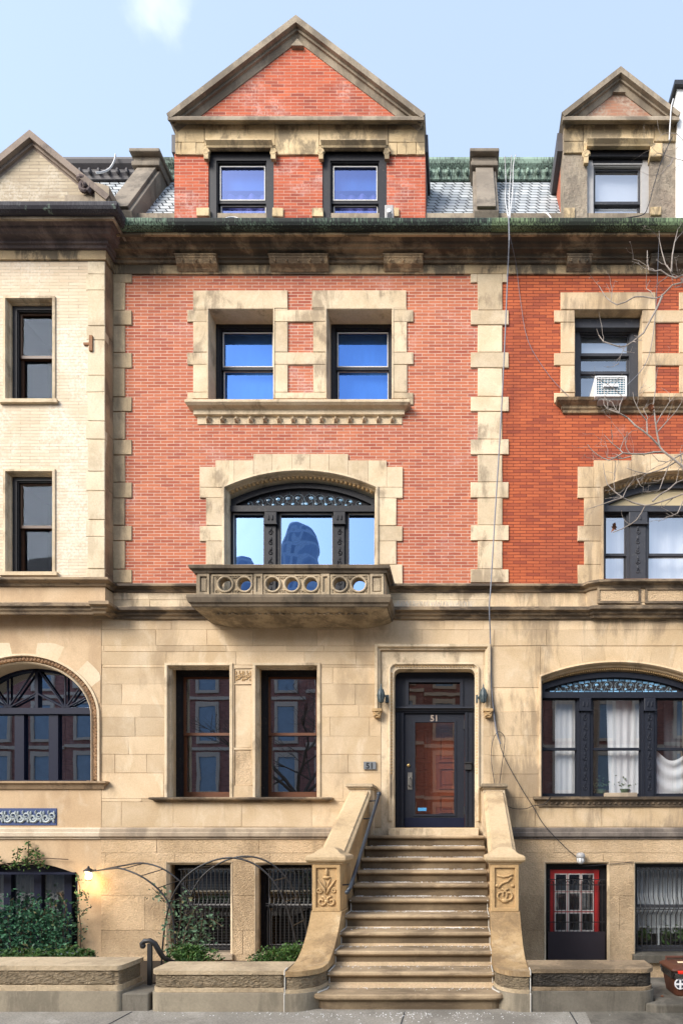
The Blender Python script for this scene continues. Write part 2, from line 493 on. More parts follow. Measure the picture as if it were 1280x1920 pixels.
M['carved'] = stone('carved_sandstone', (.54, .365, .185), (.42, .275, .13), stain=(.2, .14, .08), amt=.35, sscale=4, tvar=.3, bump=.3)
M['spalled'] = stone('spalled_render', (.34, .29, .22), (.25, .20, .155), stain=(.08, .07, .06), amt=.4, sscale=2.5, rock=.8, rscale=18, bump=.5, tvar=.2)
M['quoin_pale'] = stone('pale_corner_stone', (.65, .55, .395), (.58, .48, .325), stain=(.30, .22, .13), amt=.35, sscale=1.5, tvar=.18)
M['ornament'] = stone('carved_ornament', (.42, .27, .16), (.30, .18, .10), rock=.3, rscale=40, tvar=.3)
# brick
M['brick_c'] = brick('red_brick_white_joints', (.50, .160, .082), (.35, .102, .058), (.60, .41, .31), .2075, .0494, .0055, dark=(.30, .066, .048), damt=.55, white=(.66, .50, .47), wamt=.38, wth=(.52, .74))
M['brick_d'] = brick('red_brick_worn', (.52, .125, .058), (.34, .072, .042), (.52, .30, .22), .2075, .0494, .0050, dark=(.16, .055, .045), damt=.55, white=(.64, .48, .43), wamt=.5, wth=(.5, .68))
M['brick_r'] = brick('orange_brick_dark_joints', (.49, .125, .050), (.35, .083, .038), (.17, .040, .024), .2075, .0483, .0052, dark=(.19, .050, .038), damt=.7, white=(.60, .42, .38), wamt=.45, wth=(.64, .8))
M['brick_lg'] = brick('dingy_cream_brick', (.50, .42, .30), (.40, .33, .23), (.36, .30, .22), .30, .052, .007, dark=(.26, .20, .14), damt=.8, white=(.6, .54, .44), wamt=.6, wth=(.45, .62), hue=.3)
M['brick_l'] = brick('cream_brick', (.70, .585, .43), (.61, .495, .355), (.59, .48, .345), .30, .050, .0062, dark=(.60, .46, .31), damt=.6, white=(.8, .74, .64), wamt=.6, wth=(.45, .62), hue=.25, big=(.62, .46, .29), bamt=.22)
M['brick_p'] = brick('weathered_pediment_brick', (.40, .20, .125), (.34, .17, .11), (.36, .25, .18), .2075, .0483, .005, dark=(.10, .07, .06), damt=.6, white=(.40, .32, .25), wamt=.95, wth=(.40, .52))
M['slate'] = brick('roof_slate', (.48, .51, .52), (.32, .35, .36), (.015, .015, .017), .17, .125, .012, dark=(.22, .24, .28), damt=.5, white=(.55, .57, .62), wamt=.4, hue=.2, bstr=.8)
# metals, wood, paint
M['copper'] = patina('green_copper', (.30, .42, .34), (.045, .06, .05), (.36, .56))
M['gutter'] = patina('streaked_copper_gutter', (.16, .25, .17), (.012, .016, .015), (.47, .66))
M['gutter_l'] = patina('dark_lead_gutter', (.075, .075, .085), (.022, .02, .028), (.4, .7))
M['lead'] = plain('dark_lead_sheet', (.07, .065, .07), .6, .2)
M['black_wood'] = plain('black_painted_wood', (.012, .012, .015), .55, .25, 14, .2, .3, wear=(.12, .10, .08), wamt=.35, wscale=26)
M['grey_wood'] = plain('dark_grey_painted_wood', (.042, .044, .052), .55, .25, 14, .2, .3, wear=(.14, .13, .12), wamt=.4, wscale=20)
M['blue_black'] = plain('blue_black_paint', (.012, .0145, .023), .5, .2, 12, .1, .3, wear=(.08, .08, .08), wamt=.2, wscale=30)
M['navy'] = plain('navy_paint', (.006, .009, .026), .5, .2, 12, .1, .2)
M['brown_wood'] = plain('varnished_brown_wood', (.12, .042, .016), .4, .35, 9, .2, .5, streak=(1, 1, 6), wear=(.03, .015, .01), wamt=.5, wscale=12)
M['trim_brown'] = plain('brown_window_paint', (.075, .035, .018), .5, .3, 9, .2, .4)
M['storm'] = plain('aluminium_storm_frame', (.55, .53, .50), .5, .1)
M['storm_grey'] = plain('grey_storm_frame', (.36, .35, .34), .5, .15)
M['iron'] = plain('black_iron', (.018, .018, .02), .5, .2, 20, .2, .5)
M['iron_blue'] = plain('blue_black_iron_rail', (.03, .038, .05), .4, .3, 20, .2, .5)
M['red'] = plain('red_paint', (.44, .028, .028), .45, .2, 10, .1, .5, wear=(.2, .03, .025), wamt=.4, wscale=18)
M['gate_panel'] = plain('dark_plum_panel', (.030, .024, .030), .5, .15, 6, .05, .4)
M['white'] = plain('white_paint', (.78, .78, .76), .5, .06)
M['render_white'] = plain('white_render', (.76, .76, .75), .85, .06, 4)
M['ac_white'] = plain('white_plastic', (.74, .74, .72), .45, .06)
M['ac_blue'] = plain('blue_grey_coil', (.10, .22, .30), .4, .2, 40)
M['brass'] = plain('worn_brass', (.36, .24, .09), .35, .2, 30, .1, .5, .8)
M['steel'] = plain('dull_steel', (.20, .19, .17), .45, .25, 30, .1, .5, .6)
M['numeral'] = plain('dull_bronze_numerals', (.34, .27, .22), .4, .1, 20, .0, .5, .3)
M['verdigris'] = plain('verdigris_metal', (.05, .07, .075), .5, .3, 40, .2, .5, wear=(.18, .22, .22), wamt=.6, wscale=25)
M['plaque'] = plain('grey_plaque', (.16, .17, .18), .5, .1)
M['plaque_dark'] = plain('dark_numerals', (.02, .022, .025), .5, .1)
M['sticker'] = plain('blue_sticker', (.06, .26, .50), .5, .1)
M['interior'] = plain('dark_room', (.020, .020, .024), .9, .2)
M['room'] = plain('dim_room', (.055, .055, .062), .9, .2)
M['inner_wood'] = plain('red_brown_door_wood', (.27, .075, .035), .4, .35, 5, .1, .4, streak=(5, 1, .6))
M['curtain'] = plain('white_curtain', (.66, .67, .68), .9, .14, 14, .3, .1, streak=(6, 1, .2))
M['blind'] = plain('pale_roller_blind', (.55, .58, .62), .9, .05)
M['curtain_reflection'] = plain('violet_reflection_curtain', (.20, .19, .42), .9, .5, 5, .1, .1, streak=(6, 1, .2))  # violet stripes painted to stand for the reflection in the dormer panes
M['blind_sky_paint'] = plain('blind_painted_sky_blue', (.05, .18, .46), .9, .4, 2.2, streak=(2.5, 1, .8))  # blue of the sky's reflection put into the blind colour
M['blind_dark'] = plain('dark_slats', (.05, .052, .055), .9, .1)
M['blind_grey'] = plain('grey_blind', (.12, .135, .15), .9, .1)
M['cream'] = plain('cream_panel', (.52, .42, .25), .7, .08)
M['stained'] = plain('stained_glass_bits', (.16, .34, .52), .3, .3, 20, .1, .6, tvar=1.2)
M['came'] = plain('pale_leading', (.13, .165, .19), .4, .3)
M['tile_navy'] = plain('navy_tile_ground', (.035, .06, .16), .5, .2, 20)
M['tile_pale'] = plain('pale_blue_relief', (.36, .40, .40), .6, .2, 20)
M['cable_black'] = plain('black_cable', (.02, .02, .024), .5, .1)
M['cable_grey'] = plain('grey_cable', (.14, .15, .18), .5, .1)
M['cable_white'] = plain('white_cable', (.62, .62, .62), .5, .1)
M['spike'] = plain('pale_bird_spikes', (.62, .60, .56), .4, .1)
M['rust'] = plain('rusty_iron', (.24, .11, .045), .8, .3, 30, .2)
M['bin'] = plain('brown_plastic', (.085, .030, .016), .5, .2, 10, .1, .4)
M['tag_red'] = plain('red_plastic', (.75, .03, .015), .45, .1)
M['label_paper'] = plain('cream_label', (.75, .58, .36), .6, .15)
M['paper_white'] = plain('white_sticker', (.75, .76, .78), .5, .08)
M['sticker_dark'] = plain('dark_sticker_print', (.03, .035, .05), .5, .1)
M['bag'] = glass('clear_plastic_bag', .34, (.9, .92, .95), (.40, .41, .44), .22, .06, 22)
# glass
M['gl_blue'] = glass('sky_lit_glass', .38, (.13, .32, .86), (.9, .92, .95), .0, .014, 1.3)
M['gl_violet'] = glass('violet_tinged_glass', .40, (.30, .40, .80), (.8, .82, .9), .0, .006, 2.0)
M['gl_sky'] = glass('clear_sky_glass', .62, (.34, .54, .90), (.8, .85, .9), .0, .045, .9)
M['gl_pale'] = glass('pale_glass', .40, (1.0, .98, .97), (.96, .97, .98), .0, .012, 1.4)
M['gl_dark'] = glass('dim_old_glass', .42, (.70, .82, 1.0), (.75, .8, .85), .0, .004, 1.6)
M['gl_left'] = glass('dark_old_glass', .012, (.55, .66, .85), (.7, .75, .8), .0, .006, 1.6)
M['gl_curt'] = glass('curtained_glass', .26, (.9, .95, 1.0), (.97, .98, .99), .0, .004, 1.6)
M['gl_brown'] = glass('door_glass', .28, (1.0, .90, .80), (.9, .85, .8), .0, .004, 2.0)
M['gl_plain'] = glass('plain_glass', .26, (.9, .95, 1.0), (.85, .88, .9), .0, .004, 2.0)
# ground and walls
M['pavement'] = stone('concrete_pavement', (.31, .285, .24), (.225, .205, .172), stain=(.15, .135, .11), amt=.45, sscale=1.0, streak=(1, 1, 1), grain=55, gamt=.95, bump=.5, tvar=.15, pale=(.46, .43, .38), pamt=.4)
M['wall_base'] = stone('grey_plinth_stone', (.33, .285, .21), (.25, .215, .16), stain=(.10, .09, .07), amt=.5, sscale=1.3, streak=(1.6, 1, .3), tvar=.2)
M['wall_body'] = stone('tooled_wall_stone', (.54, .42, .275), (.43, .335, .215), stain=(.12, .10, .07), amt=.4, sscale=1.2, rock=1.3, rscale=34, rst=(.55, 1, 1.5), bump=1.0, tvar=.2)
M['wall_cap_r'] = stone('brown_coping_stone', (.36, .265, .165), (.25, .185, .115), stain=(.07, .055, .04), amt=.5, sscale=1.6, rock=.5, rscale=30, bump=.6, tvar=.2)
M['dado_r'] = stone('dark_dado_stone', (.24, .20, .165), (.16, .135, .115), stain=(.05, .045, .04), amt=.6, sscale=1.2, sth=(.46, .7), tvar=.2)
M['wall_cap'] = stone('tooled_coping_stone', (.54, .43, .285), (.43, .335, .215), stain=(.16, .12, .08), amt=.4, sscale=1.6, rock=.45, rscale=26, bump=.5, tvar=.2)
M['wall_base_r'] = stone('dark_grey_plinth_stone', (.20, .18, .145), (.14, .125, .10), stain=(.04, .037, .03), amt=.6, sscale=1.1, sth=(.46, .7), streak=(1.6, 1, .3), tvar=.2)
M['wall_body_r'] = stone('sooty_wall_stone', (.19, .16, .125), (.115, .098, .08), stain=(.03, .028, .025), amt=.6, sscale=1.2, sth=(.46, .7), rock=1.3, rscale=34, rst=(.55, 1, 1.5), bump=1.0, tvar=.2)
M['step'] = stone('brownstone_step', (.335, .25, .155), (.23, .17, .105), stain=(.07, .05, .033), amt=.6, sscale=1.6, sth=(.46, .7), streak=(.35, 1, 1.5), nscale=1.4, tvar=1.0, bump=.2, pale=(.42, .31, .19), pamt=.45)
M['stoop'] = stone('stoop_sandstone', (.47, .325, .17), (.34, .225, .11), stain=(.13, .085, .05), amt=.55, sscale=1.5, sth=(.48, .70), tvar=.25, rock=.35, rscale=30, bump=.4, pale=(.56, .43, .265), pamt=.6, nscale=2.2)
M['stoop_pale'] = stone('pale_rail_stone', (.53, .40, .245), (.45, .33, .19), stain=(.18, .12, .07), amt=.4, sscale=2.2, sth=(.5, .72), tvar=.2, rock=.25, rscale=34, bump=.35)
M['salt'] = plain('white_salt', (.80, .79, .76), .9, .1)
M['grout'] = plain('white_sealant', (.55, .52, .46), .8, .15)
M['asphalt'] = stone('asphalt', (.055, .055, .055), (.04, .04, .042), grain=120, gamt=.3)
M['soil'] = stone('dark_soil', (.05, .035, .022), (.03, .022, .015), grain=60, gamt=.4)
M['bark'] = plain('pale_grey_bark', (.30, .262, .23), .85, .5, 26, .5, .2, tvar=.5)
M['twig'] = plain('brown_stem', (.10, .065, .04), .8, .3)
M['opp_glass'] = plain('opposite_window_panes', (.16, .21, .27), .15, .3, 3, 0, .6)
M['opp_trim'] = plain('opposite_stone_trim', (.48, .37, .28), .8, .2)
M['opp_brick'] = brick('opposite_red_brick', (.36, .15, .115), (.27, .11, .085), (.26, .17, .14), .21, .07, .006)
M['tower'] = brick('slate_blue_tower', (.34, .41, .52), (.24, .30, .40), (.50, .56, .64), .9, 1.5, .22, damt=.5, dark=(.12, .16, .24), wamt=0)
def leafmat(name, dark, light, rough=.5):
    k = NT(name)
    c = k.mix(k.tone(), dark, light)
    c = k.mix(k.ramp(k.tone(), .93, .96, 0, .75), c, (.17, .11, .04))
    return k.finish(c, rough, None, 0, 0, .4)
M['box_leaf'] = leafmat('boxwood_leaves', (.026, .065, .014), (.12, .24, .05))
M['rose_leaf'] = leafmat('rose_leaves', (.028, .07, .030), (.17, .27, .15))
M['ivy_leaf'] = leafmat('ivy_leaves', (.012, .055, .028), (.085, .24, .12))
M['dry_leaf'] = plain('dry_brown_leaf', (.17, .065, .03), .8, .3)
def lampmat(name, c, e):
    k = NT(name)
    em = k.n('ShaderNodeEmission', Color=c, Strength=e)
    k.t.links.new(em.outputs[0], k.out.inputs['Surface'])
    return k.m
M['lamp_glow'] = lampmat('lit_lamp_glass', (1.0, .72, .36), 3.5)
# ---------------------------------------------------------------- masonry helpers
def ashlar(mb, x0, x1, zs, holes, y, lmin=.5, lmax=1.15, joint=.0038, thick=.007, seed=1, jit=.0015):
    rng = random.Random(seed)
    zs = sorted(set(zs) | {z for h in holes for z in (h[2], h[3]) if min(zs) < z < max(zs)})
    for za, zb in zip(zs[:-1], zs[1:]):
        x = x0 - rng.uniform(0, lmax * .6)
        while x < x1:
            L = rng.uniform(lmin, lmax)
            segs = [(max(x, x0), min(x + L, x1))]
            for h in holes:
                if h[2] < zb - 1e-4 and h[3] > za + 1e-4:
                    ns = []
                    for a, b in segs:
                        if h[1] <= a or h[0] >= b: ns.append((a, b)); continue
                        if h[0] > a: ns.append((a, h[0]))
                        if h[1] < b: ns.append((h[1], b))
                    segs = ns
            t = min(1, max(0, rng.gauss(.5, .2))); dy = rng.uniform(-jit, jit)
            for a, b in segs:
                if b - a > .03:
                    mb.cbox(a + joint / 2, b - joint / 2, y + dy, y + thick + .001, za + joint / 2, zb - joint / 2, .003, t)
            x += L

def quad_xz(mb, x0, x1, z0, z1, y): return mb.add([(x0, y, z0), (x1, y, z0), (x1, y, z1), (x0, y, z1)], [(0, 1, 2, 3)])

def interior_box(name, m, parent, x0, x1, z0, z1, ya, yb):
    b = MB()
    v = [(x0, ya, z0), (x1, ya, z0), (x1, ya, z1), (x0, ya, z1), (x0, yb, z0), (x1, yb, z0), (x1, yb, z1), (x0, yb, z1)]
    b.add(v, [(4, 5, 6, 7), (0, 1, 5, 4), (1, 2, 6, 5), (2, 3, 7, 6), (3, 0, 4, 7)])
    return b.build(name, m, parent)

def curtain_mesh(x0, x1, z0, z1, y, waves, amp=.025, n=40, gather=0.0):
    b = MB(); vs = []; fs = []
    for i in range(n + 1):
        t = i / n
        x = x0 + (x1 - x0) * t
        yy = y + amp * math.sin(t * waves * 2 * math.pi) + amp * .5 * math.sin(t * waves * 3.7 + 1)
        xb = x + gather * (0.5 - t)
        vs += [(xb, yy, z0), (x, yy, z1)]
    for i in range(n): fs.append((2 * i, 2 * i + 2, 2 * i + 3, 2 * i + 1))
    return b.add(vs, fs)

def sash_window(house, x0, x1, z0, z1, yf, zr, fm, sm, gu, gl, fw=.075, sw=.05, blind=None, blind_z=None, storm=None, room='interior', bottom=.075, upper_blind=None):
    f = MB().slab(rect(x0 - .03, x1 + .03, z0 - .03, z1 + .03), [rect(x0 + fw, x1 - fw, z0 + .03, z1 - fw)], yf, yf + .13)
    # stepped inner stop of the frame
    f.slab(rect(x0 + fw - .02, x1 - fw + .02, z0 + .01, z1 - fw + .02), [rect(x0 + fw + .014, x1 - fw - .014, z0 + .04, z1 - fw - .014)], yf + .018, yf + .05)
    w = f.build('window', M[fm], house)
    a, b, c, d = x0 + fw - .005, x1 - fw + .005, z0 + .025, z1 - fw + .005
    MB().slab(rect(a, b, zr - .025, d), [rect(a + sw, b - sw, zr + .02, d - sw * .9)], yf + .052, yf + .085).build('sash', M[sm], w)
    MB().slab(rect(a, b, c, zr + .022), [rect(a + sw, b - sw, c + bottom, zr - .022)], yf + .088, yf + .122).build('sash', M[sm], w)
    if storm:
        MB().slab(rect(a + sw - .002, b - sw + .002, zr + .018, d - sw * .9 + .002), [rect(a + sw + .013, b - sw - .013, zr + .034, d - sw * .9 - .013)], yf + .046, yf + .06).build('storm_frame', M[storm], w)
        MB().slab(rect(a + sw - .002, b - sw + .002, c + bottom - .002, zr - .02), [rect(a + sw + .012, b - sw - .012, c + bottom + .01, zr - .032)], yf + .083, yf + .096).build('storm_frame', M[storm], w)
    quad_xz(MB(), a + sw - .004, b - sw + .004, zr + .016, d - sw * .9 + .004, yf + .068).build('pane', M[gu], w)
    quad_xz(MB(), a + sw - .004, b - sw + .004, c + bottom - .004, zr - .018, yf + .105).build('pane', M[gl], w)
    interior_box('interior', M[room], w, x0, x1, z0, z1, yf + .131, yf + .75)
    if blind:
        MB().box(x0 + fw, x1 - fw, yf + .17, yf + .176, blind_z if blind_z is not None else z0 + .02, z1 - .02).build('blind', M[blind], w)
    return w

def egg_row(mb, p0, p1, n, r, tone=.5):
    p0, p1 = Vector(p0), Vector(p1)
    for i in range(n):
        c = p0.lerp(p1, (i + .5) / n)
        mb.blob(c, (r[0], r[1], r[2]), 6, 3, tone)

def scrollwork(mb, x0, x1, z0, z1, y, r=.006, n=3, rng=None, leafs=True, tone=.5):
    """symmetrical carved scrolls filling a panel"""
    rng = rng or RND
    w, h = (x1 - x0) / n, z1 - z0
    for i in range(n):
        cx, cz = x0 + (i + .5) * w, (z0 + z1) / 2
        for s in (-1, 1):
            sp = spiral(cx + s * w * .22, cz + s * h * .08, y, min(w, h) * .34, min(w, h) * .06, math.pi * (0 if s < 0 else 1), 1.4 * s, 18)
            mb.tube(sp, [r * (1 - .5 * t / 18) for t in range(19)], 5, tone)
            if leafs:
                mb.blob((cx + s * w * .40, y, cz + h * .25), (w * .09, r, h * .16), 6, 3, tone)
                mb.blob((cx + s * w * .38, y, cz - h * .27), (w * .10, r, h * .13), 6, 3, tone)
        mb.blob((cx, y, cz + h * .3), (w * .06, r * 1.4, h * .15), 6, 3, tone)

def rosette(mb, cx, cz, y, r, n=5, tone=.5):
    for k in range(n):
        a = math.pi / 2 + 2 * math.pi * k / n
        d = Vector((math.cos(a), 0, math.sin(a)))
        q = Vector((-d.z, 0, d.x))
        c = Vector((cx, y, cz))
        tip = c + d * r + Vector((0, .3 * r, 0))
        mb.add([c + Vector((0, -.75 * r, 0)), c + d * r * .42 + q * r * .34, tip, c + d * r * .42 - q * r * .34, c + d * r * .45 + Vector((0, -.55 * r, 0)), c + Vector((0, .4 * r, 0))],
               [(0, 1, 4), (1, 2, 4), (2, 3, 4), (3, 0, 4), (1, 5, 2), (2, 5, 3), (0, 5, 1), (0, 3, 5)], tone)
    mb.blob((cx, y - .5 * r, cz), r * .28, 6, 4, tone)

# wall plan of the row, left to right
XL, X_BAY, X_MID, XR = X(-330), X(197, -.22), X(918), 5.9
Y_BAY = -.22
Z_BELT0, Z_BELT1, Z_BRICK0, Z_BRICK1 = 5.15, 5.575, 5.66, 10.65
CORN_LOW = [(0, 10.625), (.028, 10.625), (.028, 10.77), (0, 10.77)]
CORN_MID = [(0, 10.765), (.06, 10.765), (.075, 10.80), (.10, 10.80), (.10, 10.835), (.12, 10.85), (.19, 10.85), (.20, 10.868), (.235, 10.875), (.25, 10.905), (.31, 10.915), (.325, 10.935), (0, 10.935)]
CORN_FIL = [(.10, 10.9365), (.30, 10.9365), (.318, 10.900), (.352, 10.900), (.352, 10.9365), (.352, 10.937), (.10, 10.937)]
GUTTER = [(.33, 10.938), (.40, 10.93), (.438, 10.95), (.458, 10.985), (.462, 11.03), (.45, 11.05), (.0, 11.06), (-.16, 11.06), (-.16, 10.94)]
LOWER_BELT = [(0, 5.15), (.03, 5.15), (.045, 5.185), (.075, 5.20), (.09, 5.24), (.14, 5.25), (.14, 5.295), (.12, 5.31), (-.02, 5.33), (-.02, 5.15)]
UPPER_BELT = [(0, 5.575), (.025, 5.575), (.045, 5.61), (.085, 5.625), (.11, 5.64), (.11, 5.672), (.09, 5.685), (-.02, 5.70), (-.02, 5.575)]
DADO = [(0, 1.655), (.03, 1.66), (.03, 1.685), (.062, 1.70), (.062, 1.755), (.045, 1.77), (.045, 1.815), (.02, 1.836), (-.02, 1.85), (-.02, 1.655)]
QZ = [(583, 611), (662, 691), (745, 773), (825, 854), (905, 935), (986, 1015), (1068, 1094)]      # long quoin blocks, photo rows

def quoin_blocks(mb, xi, xa, xb, y0, y1, rng, side=1, gap=.005):
    """alternating blocks from the corner xi: short ones end at xa, long ones at xb"""
    zt = Z(513)
    for (pt, pb) in QZ:
        zt2, zb2 = Z(pt), Z(pb)
        lo, hi = sorted((xi, xa))
        mb.cbox(lo, hi, y0 + rng.uniform(-.003, .003), y1, zt2 + gap, zt - gap, .006, rng.uniform(.2, .8))
        lo, hi = sorted((xi, xb))
        mb.cbox(lo, hi, y0 + rng.uniform(-.003, .003), y1, zb2 + gap, zt2 - gap, .006, rng.uniform(.2, .8))
        zt = zb2
    return mb

def bracket(house, xa, xb, m='bracket'):
    prof = [(.02, 10.64), (-.04, 10.645), (-.07, 10.675), (-.115, 10.70), (-.135, 10.735), (-.14, 10.752), (-.15, 10.76), (-.15, 10.82), (.02, 10.82)]
    b = MB().prism_x(prof, xa, xb)
    n = max(3, int((xb - xa) / .16))
    for i in range(n):
        b.blob((xa + (xb - xa) * (i + .5) / n, -.13, 10.735), (.022, .02, .03), 6, 4)
    b.box(xa - .012, xb + .012, -.16, .02, 10.79, 10.815)
    return b.build('cornice_bracket', M[m], house, bevel=.006)

# ================================================================ the middle house
mid = thing('townhouse', 'red brick townhouse numbered 51, with a wide twin-window gable and a carved stone balcony', 'townhouse', (X(565), 0, 0))
rg = random.Random(5)
XA, XB = X_BAY, X_MID
# openings on the wall plane
W_UP = [(X(390), X(515), Z(748), Z(580)), (X(611), X(737), Z(748), Z(580))]
W_LO = [(X(313), X(433), Z(1498), Z(1247)), (X(478), X(597), Z(1498), Z(1247))]
W_BA = [(X(312), X(436), Z(1790), Z(1617)), (X(478), X(603), Z(1790), Z(1617))]
ARC_XC, ARC_HW, ARC_ZS, ARC_RISE, ARC_Z0 = X(564), 144 / 118, Z(915), 32 / 118, Z(1062)

holes = [rect(h[0] - .05, h[1] + .05, h[2] - .05, h[3] + .05) for h in W_UP]
MB().slab([(XA + .05, Z_BRICK0 - .02), (X(405), Z_BRICK0 - .02), (X(405), Z(872)), (X(723), Z(872)), (X(723), Z_BRICK0 - .02), (XB, Z_BRICK0 - .02), (XB, Z_BRICK1), (XA + .05, Z_BRICK1)], holes, 0, .28).build('brick_wall', M['brick_c'], mid)
# stone ground floor
zrows = [Z(p) for p in (1163, 1181, 1211, 1252, 1283, 1322, 1345, 1381, 1415, 1450, 1504, 1551)]
DOOR_H = (X(714), X(906), 1.70, Z(1222))
hl = W_LO + [DOOR_H]
s = MB()
ashlar(s, X(190), XB, zrows + [5.16, 1.84], hl + [(X(433), X(478), Z(1498), Z(1247))], 0, seed=8)
s.slab(rect(X(190), XB, 1.84, 5.16), [rect(X(313), X(597), Z(1498), Z(1247)), rect(*DOOR_H)], .0075, .30)
s.build('stone_wall', M['sand'], mid)
# base storey, tooled stone
s = MB()
ashlar(s, X(190), XB, [-1.0, -.3, Z(1745), Z(1680), Z(1617), Z(1600), 1.67], W_BA, -.01, lmin=.9, lmax=1.9, seed=3, jit=.002, joint=.005)
s.slab(rect(X(190), XB, -1.0, 1.67), [rect(*h) for h in W_BA], .0045, .30)
s.build('basement_wall', M['sand_rough'], mid)
for a, b in ((X(190), X(642)), (X(905), XB)):
    MB().sweep([(a, 0), (b, 0)], DADO, 'XY').build('dado_moulding', M['dado' if a < -3 else 'dado_r'], mid)
# string courses
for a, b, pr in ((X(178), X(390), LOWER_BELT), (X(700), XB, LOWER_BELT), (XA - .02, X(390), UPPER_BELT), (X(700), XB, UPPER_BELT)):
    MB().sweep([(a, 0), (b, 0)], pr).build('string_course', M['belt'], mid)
s = MB(); ashlar(s, XA, XB, [5.30, 5.60], [(X(415), X(713), 5.46, 5.7)], -.008, lmin=.7, lmax=1.3, seed=4)
s.slab([(XA, 5.16), (XB, 5.16), (XB, 5.68), (X(713), 5.68), (X(713), 5.46), (X(415), 5.46), (X(415), 5.68), (XA, 5.68)], [], .002, .28)
s.build('band_course', M['sand_trim'], mid)
# quoins
q = MB(); rq = random.Random(2)
xq = X_BAY + .0
quoin_blocks(q, xq, X(235), X(248), -.018, .1, rq)
q.cbox(xq, X(248), -.018, .1, Z(531), Z(513), .006, .4)
q.build('corner_quoins', M['quoin_left'], mid)
q = MB()
zt = Z(513)
for (pt, pb) in QZ:
    q.cbox(X(895), X(941), -.02 + rq.uniform(-.003, .003), .08, Z(pt) + .005, zt - .005, .006, rq.uniform(.2, .8))
    q.cbox(X(882), X(953), -.024 + rq.uniform(-.003, .003), .08, Z(pb) + .005, Z(pt) - .005, .006, rq.uniform(.2, .8))
    zt = Z(pb)
q.cbox(X(882), X(894.6), -.022, .08, Z(531), Z(515), .006, .3).cbox(X(941.4), X(950), -.022, .08, Z(531), Z(515), .006, .3)
q.build('party_wall_quoins', M['sand_trim'], mid)

# ---- twin upper windows
def twin_surround(house, dx, m, one_side=False):
    sx = lambda p: X(p + dx)
    b = MB(); r = random.Random(3 + int(dx)); y0, y1 = -.022, .26
    def blk(p0, p1, t, bt, inset=0):
        b.cbox(sx(p0) + .002, sx(p1) - .002, y0 + r.uniform(-.002, .002), y1, Z(bt) + .003, Z(t) - .003, .005, r.uniform(.25, .75))
    blk(363, 540, 546, 580); blk(585, 762, 546, 580)
    for (pt, pb) in ((583, 605), (662, 685), (737, 749)):
        blk(352, 390, pt, pb); blk(515, 611, pt, pb); blk(737, 775, pt, pb)
    for (pt, pb) in ((605, 662), (685, 737)):
        blk(363, 390, pt, pb); blk(515, 540, pt, pb); blk(587, 611, pt, pb); blk(737, 763, pt, pb)
    for p0, p1 in ((363, 390), (515, 540), (587, 611), (737, 763)): blk(p0, p1, 579.5, 583.5)
    blk(352, 363, 748, 760); blk(763, 775, 748, 760)
    b.build('window_surround', M[m], house)
    # moulded stop round each opening
    for a, c in ((390, 515), (611, 737)):
        s2 = MB().sweep([(sx(a), Z(749)), (sx(a), Z(580)), (sx(c), Z(580)), (sx(c), Z(749))], [(-.006, -.03), (.012, -.03), (.022, -.01), (.022, .235), (-.006, .235)], 'XZ')
        s2.build('window_stop', M[m], house)
twin_surround(mid, 0, 'sand_trim')
SILL = [(0, 8.38), (.06, 8.38), (.06, 8.455), (.09, 8.475), (.15, 8.49), (.19, 8.53), (.19, 8.565), (.17, 8.58), (-.30, 8.60), (-.30, 8.38)]
def twin_sill(house, xa, xb, m, closed_r=True):
    b = MB()
    path = [(xa, .04), (xa, 0), (xb, 0), (xb, .04)] if closed_r else [(xa, .04), (xa, 0), (xb, 0)]
    prof = [(.001, 8.25), (.012, 8.25), (.012, 8.365), (.055, 8.375), (.055, 8.44), (.075, 8.455), (.12, 8.47), (.15, 8.50), (.15, 8.535), (.135, 8.55), (.001, 8.56)]
    b.sweep(path, prof)
    b.box(xa + .02, xb - .02, -.02, .30, 8.50, 8.556)
    return b.build('window_sill', M[m], house)
sill = twin_sill(mid, X(372), X(752), 'sand_trim')
for i in range(14):
    r = MB(); rosette(r, X(392 + i * 26.45), 8.312, -.022, .068)
    r.build('rosette', M['sand_trim'], sill)
for i, h in enumerate(W_UP):
    sash_window(mid, h[0], h[1], 8.556, h[3], .235, Z(692, .3), 'black_wood', 'black_wood', 'gl_blue', 'gl_blue', fw=.085, sw=.04, blind='blind_sky_paint', storm='storm', bottom=.03, room='room')

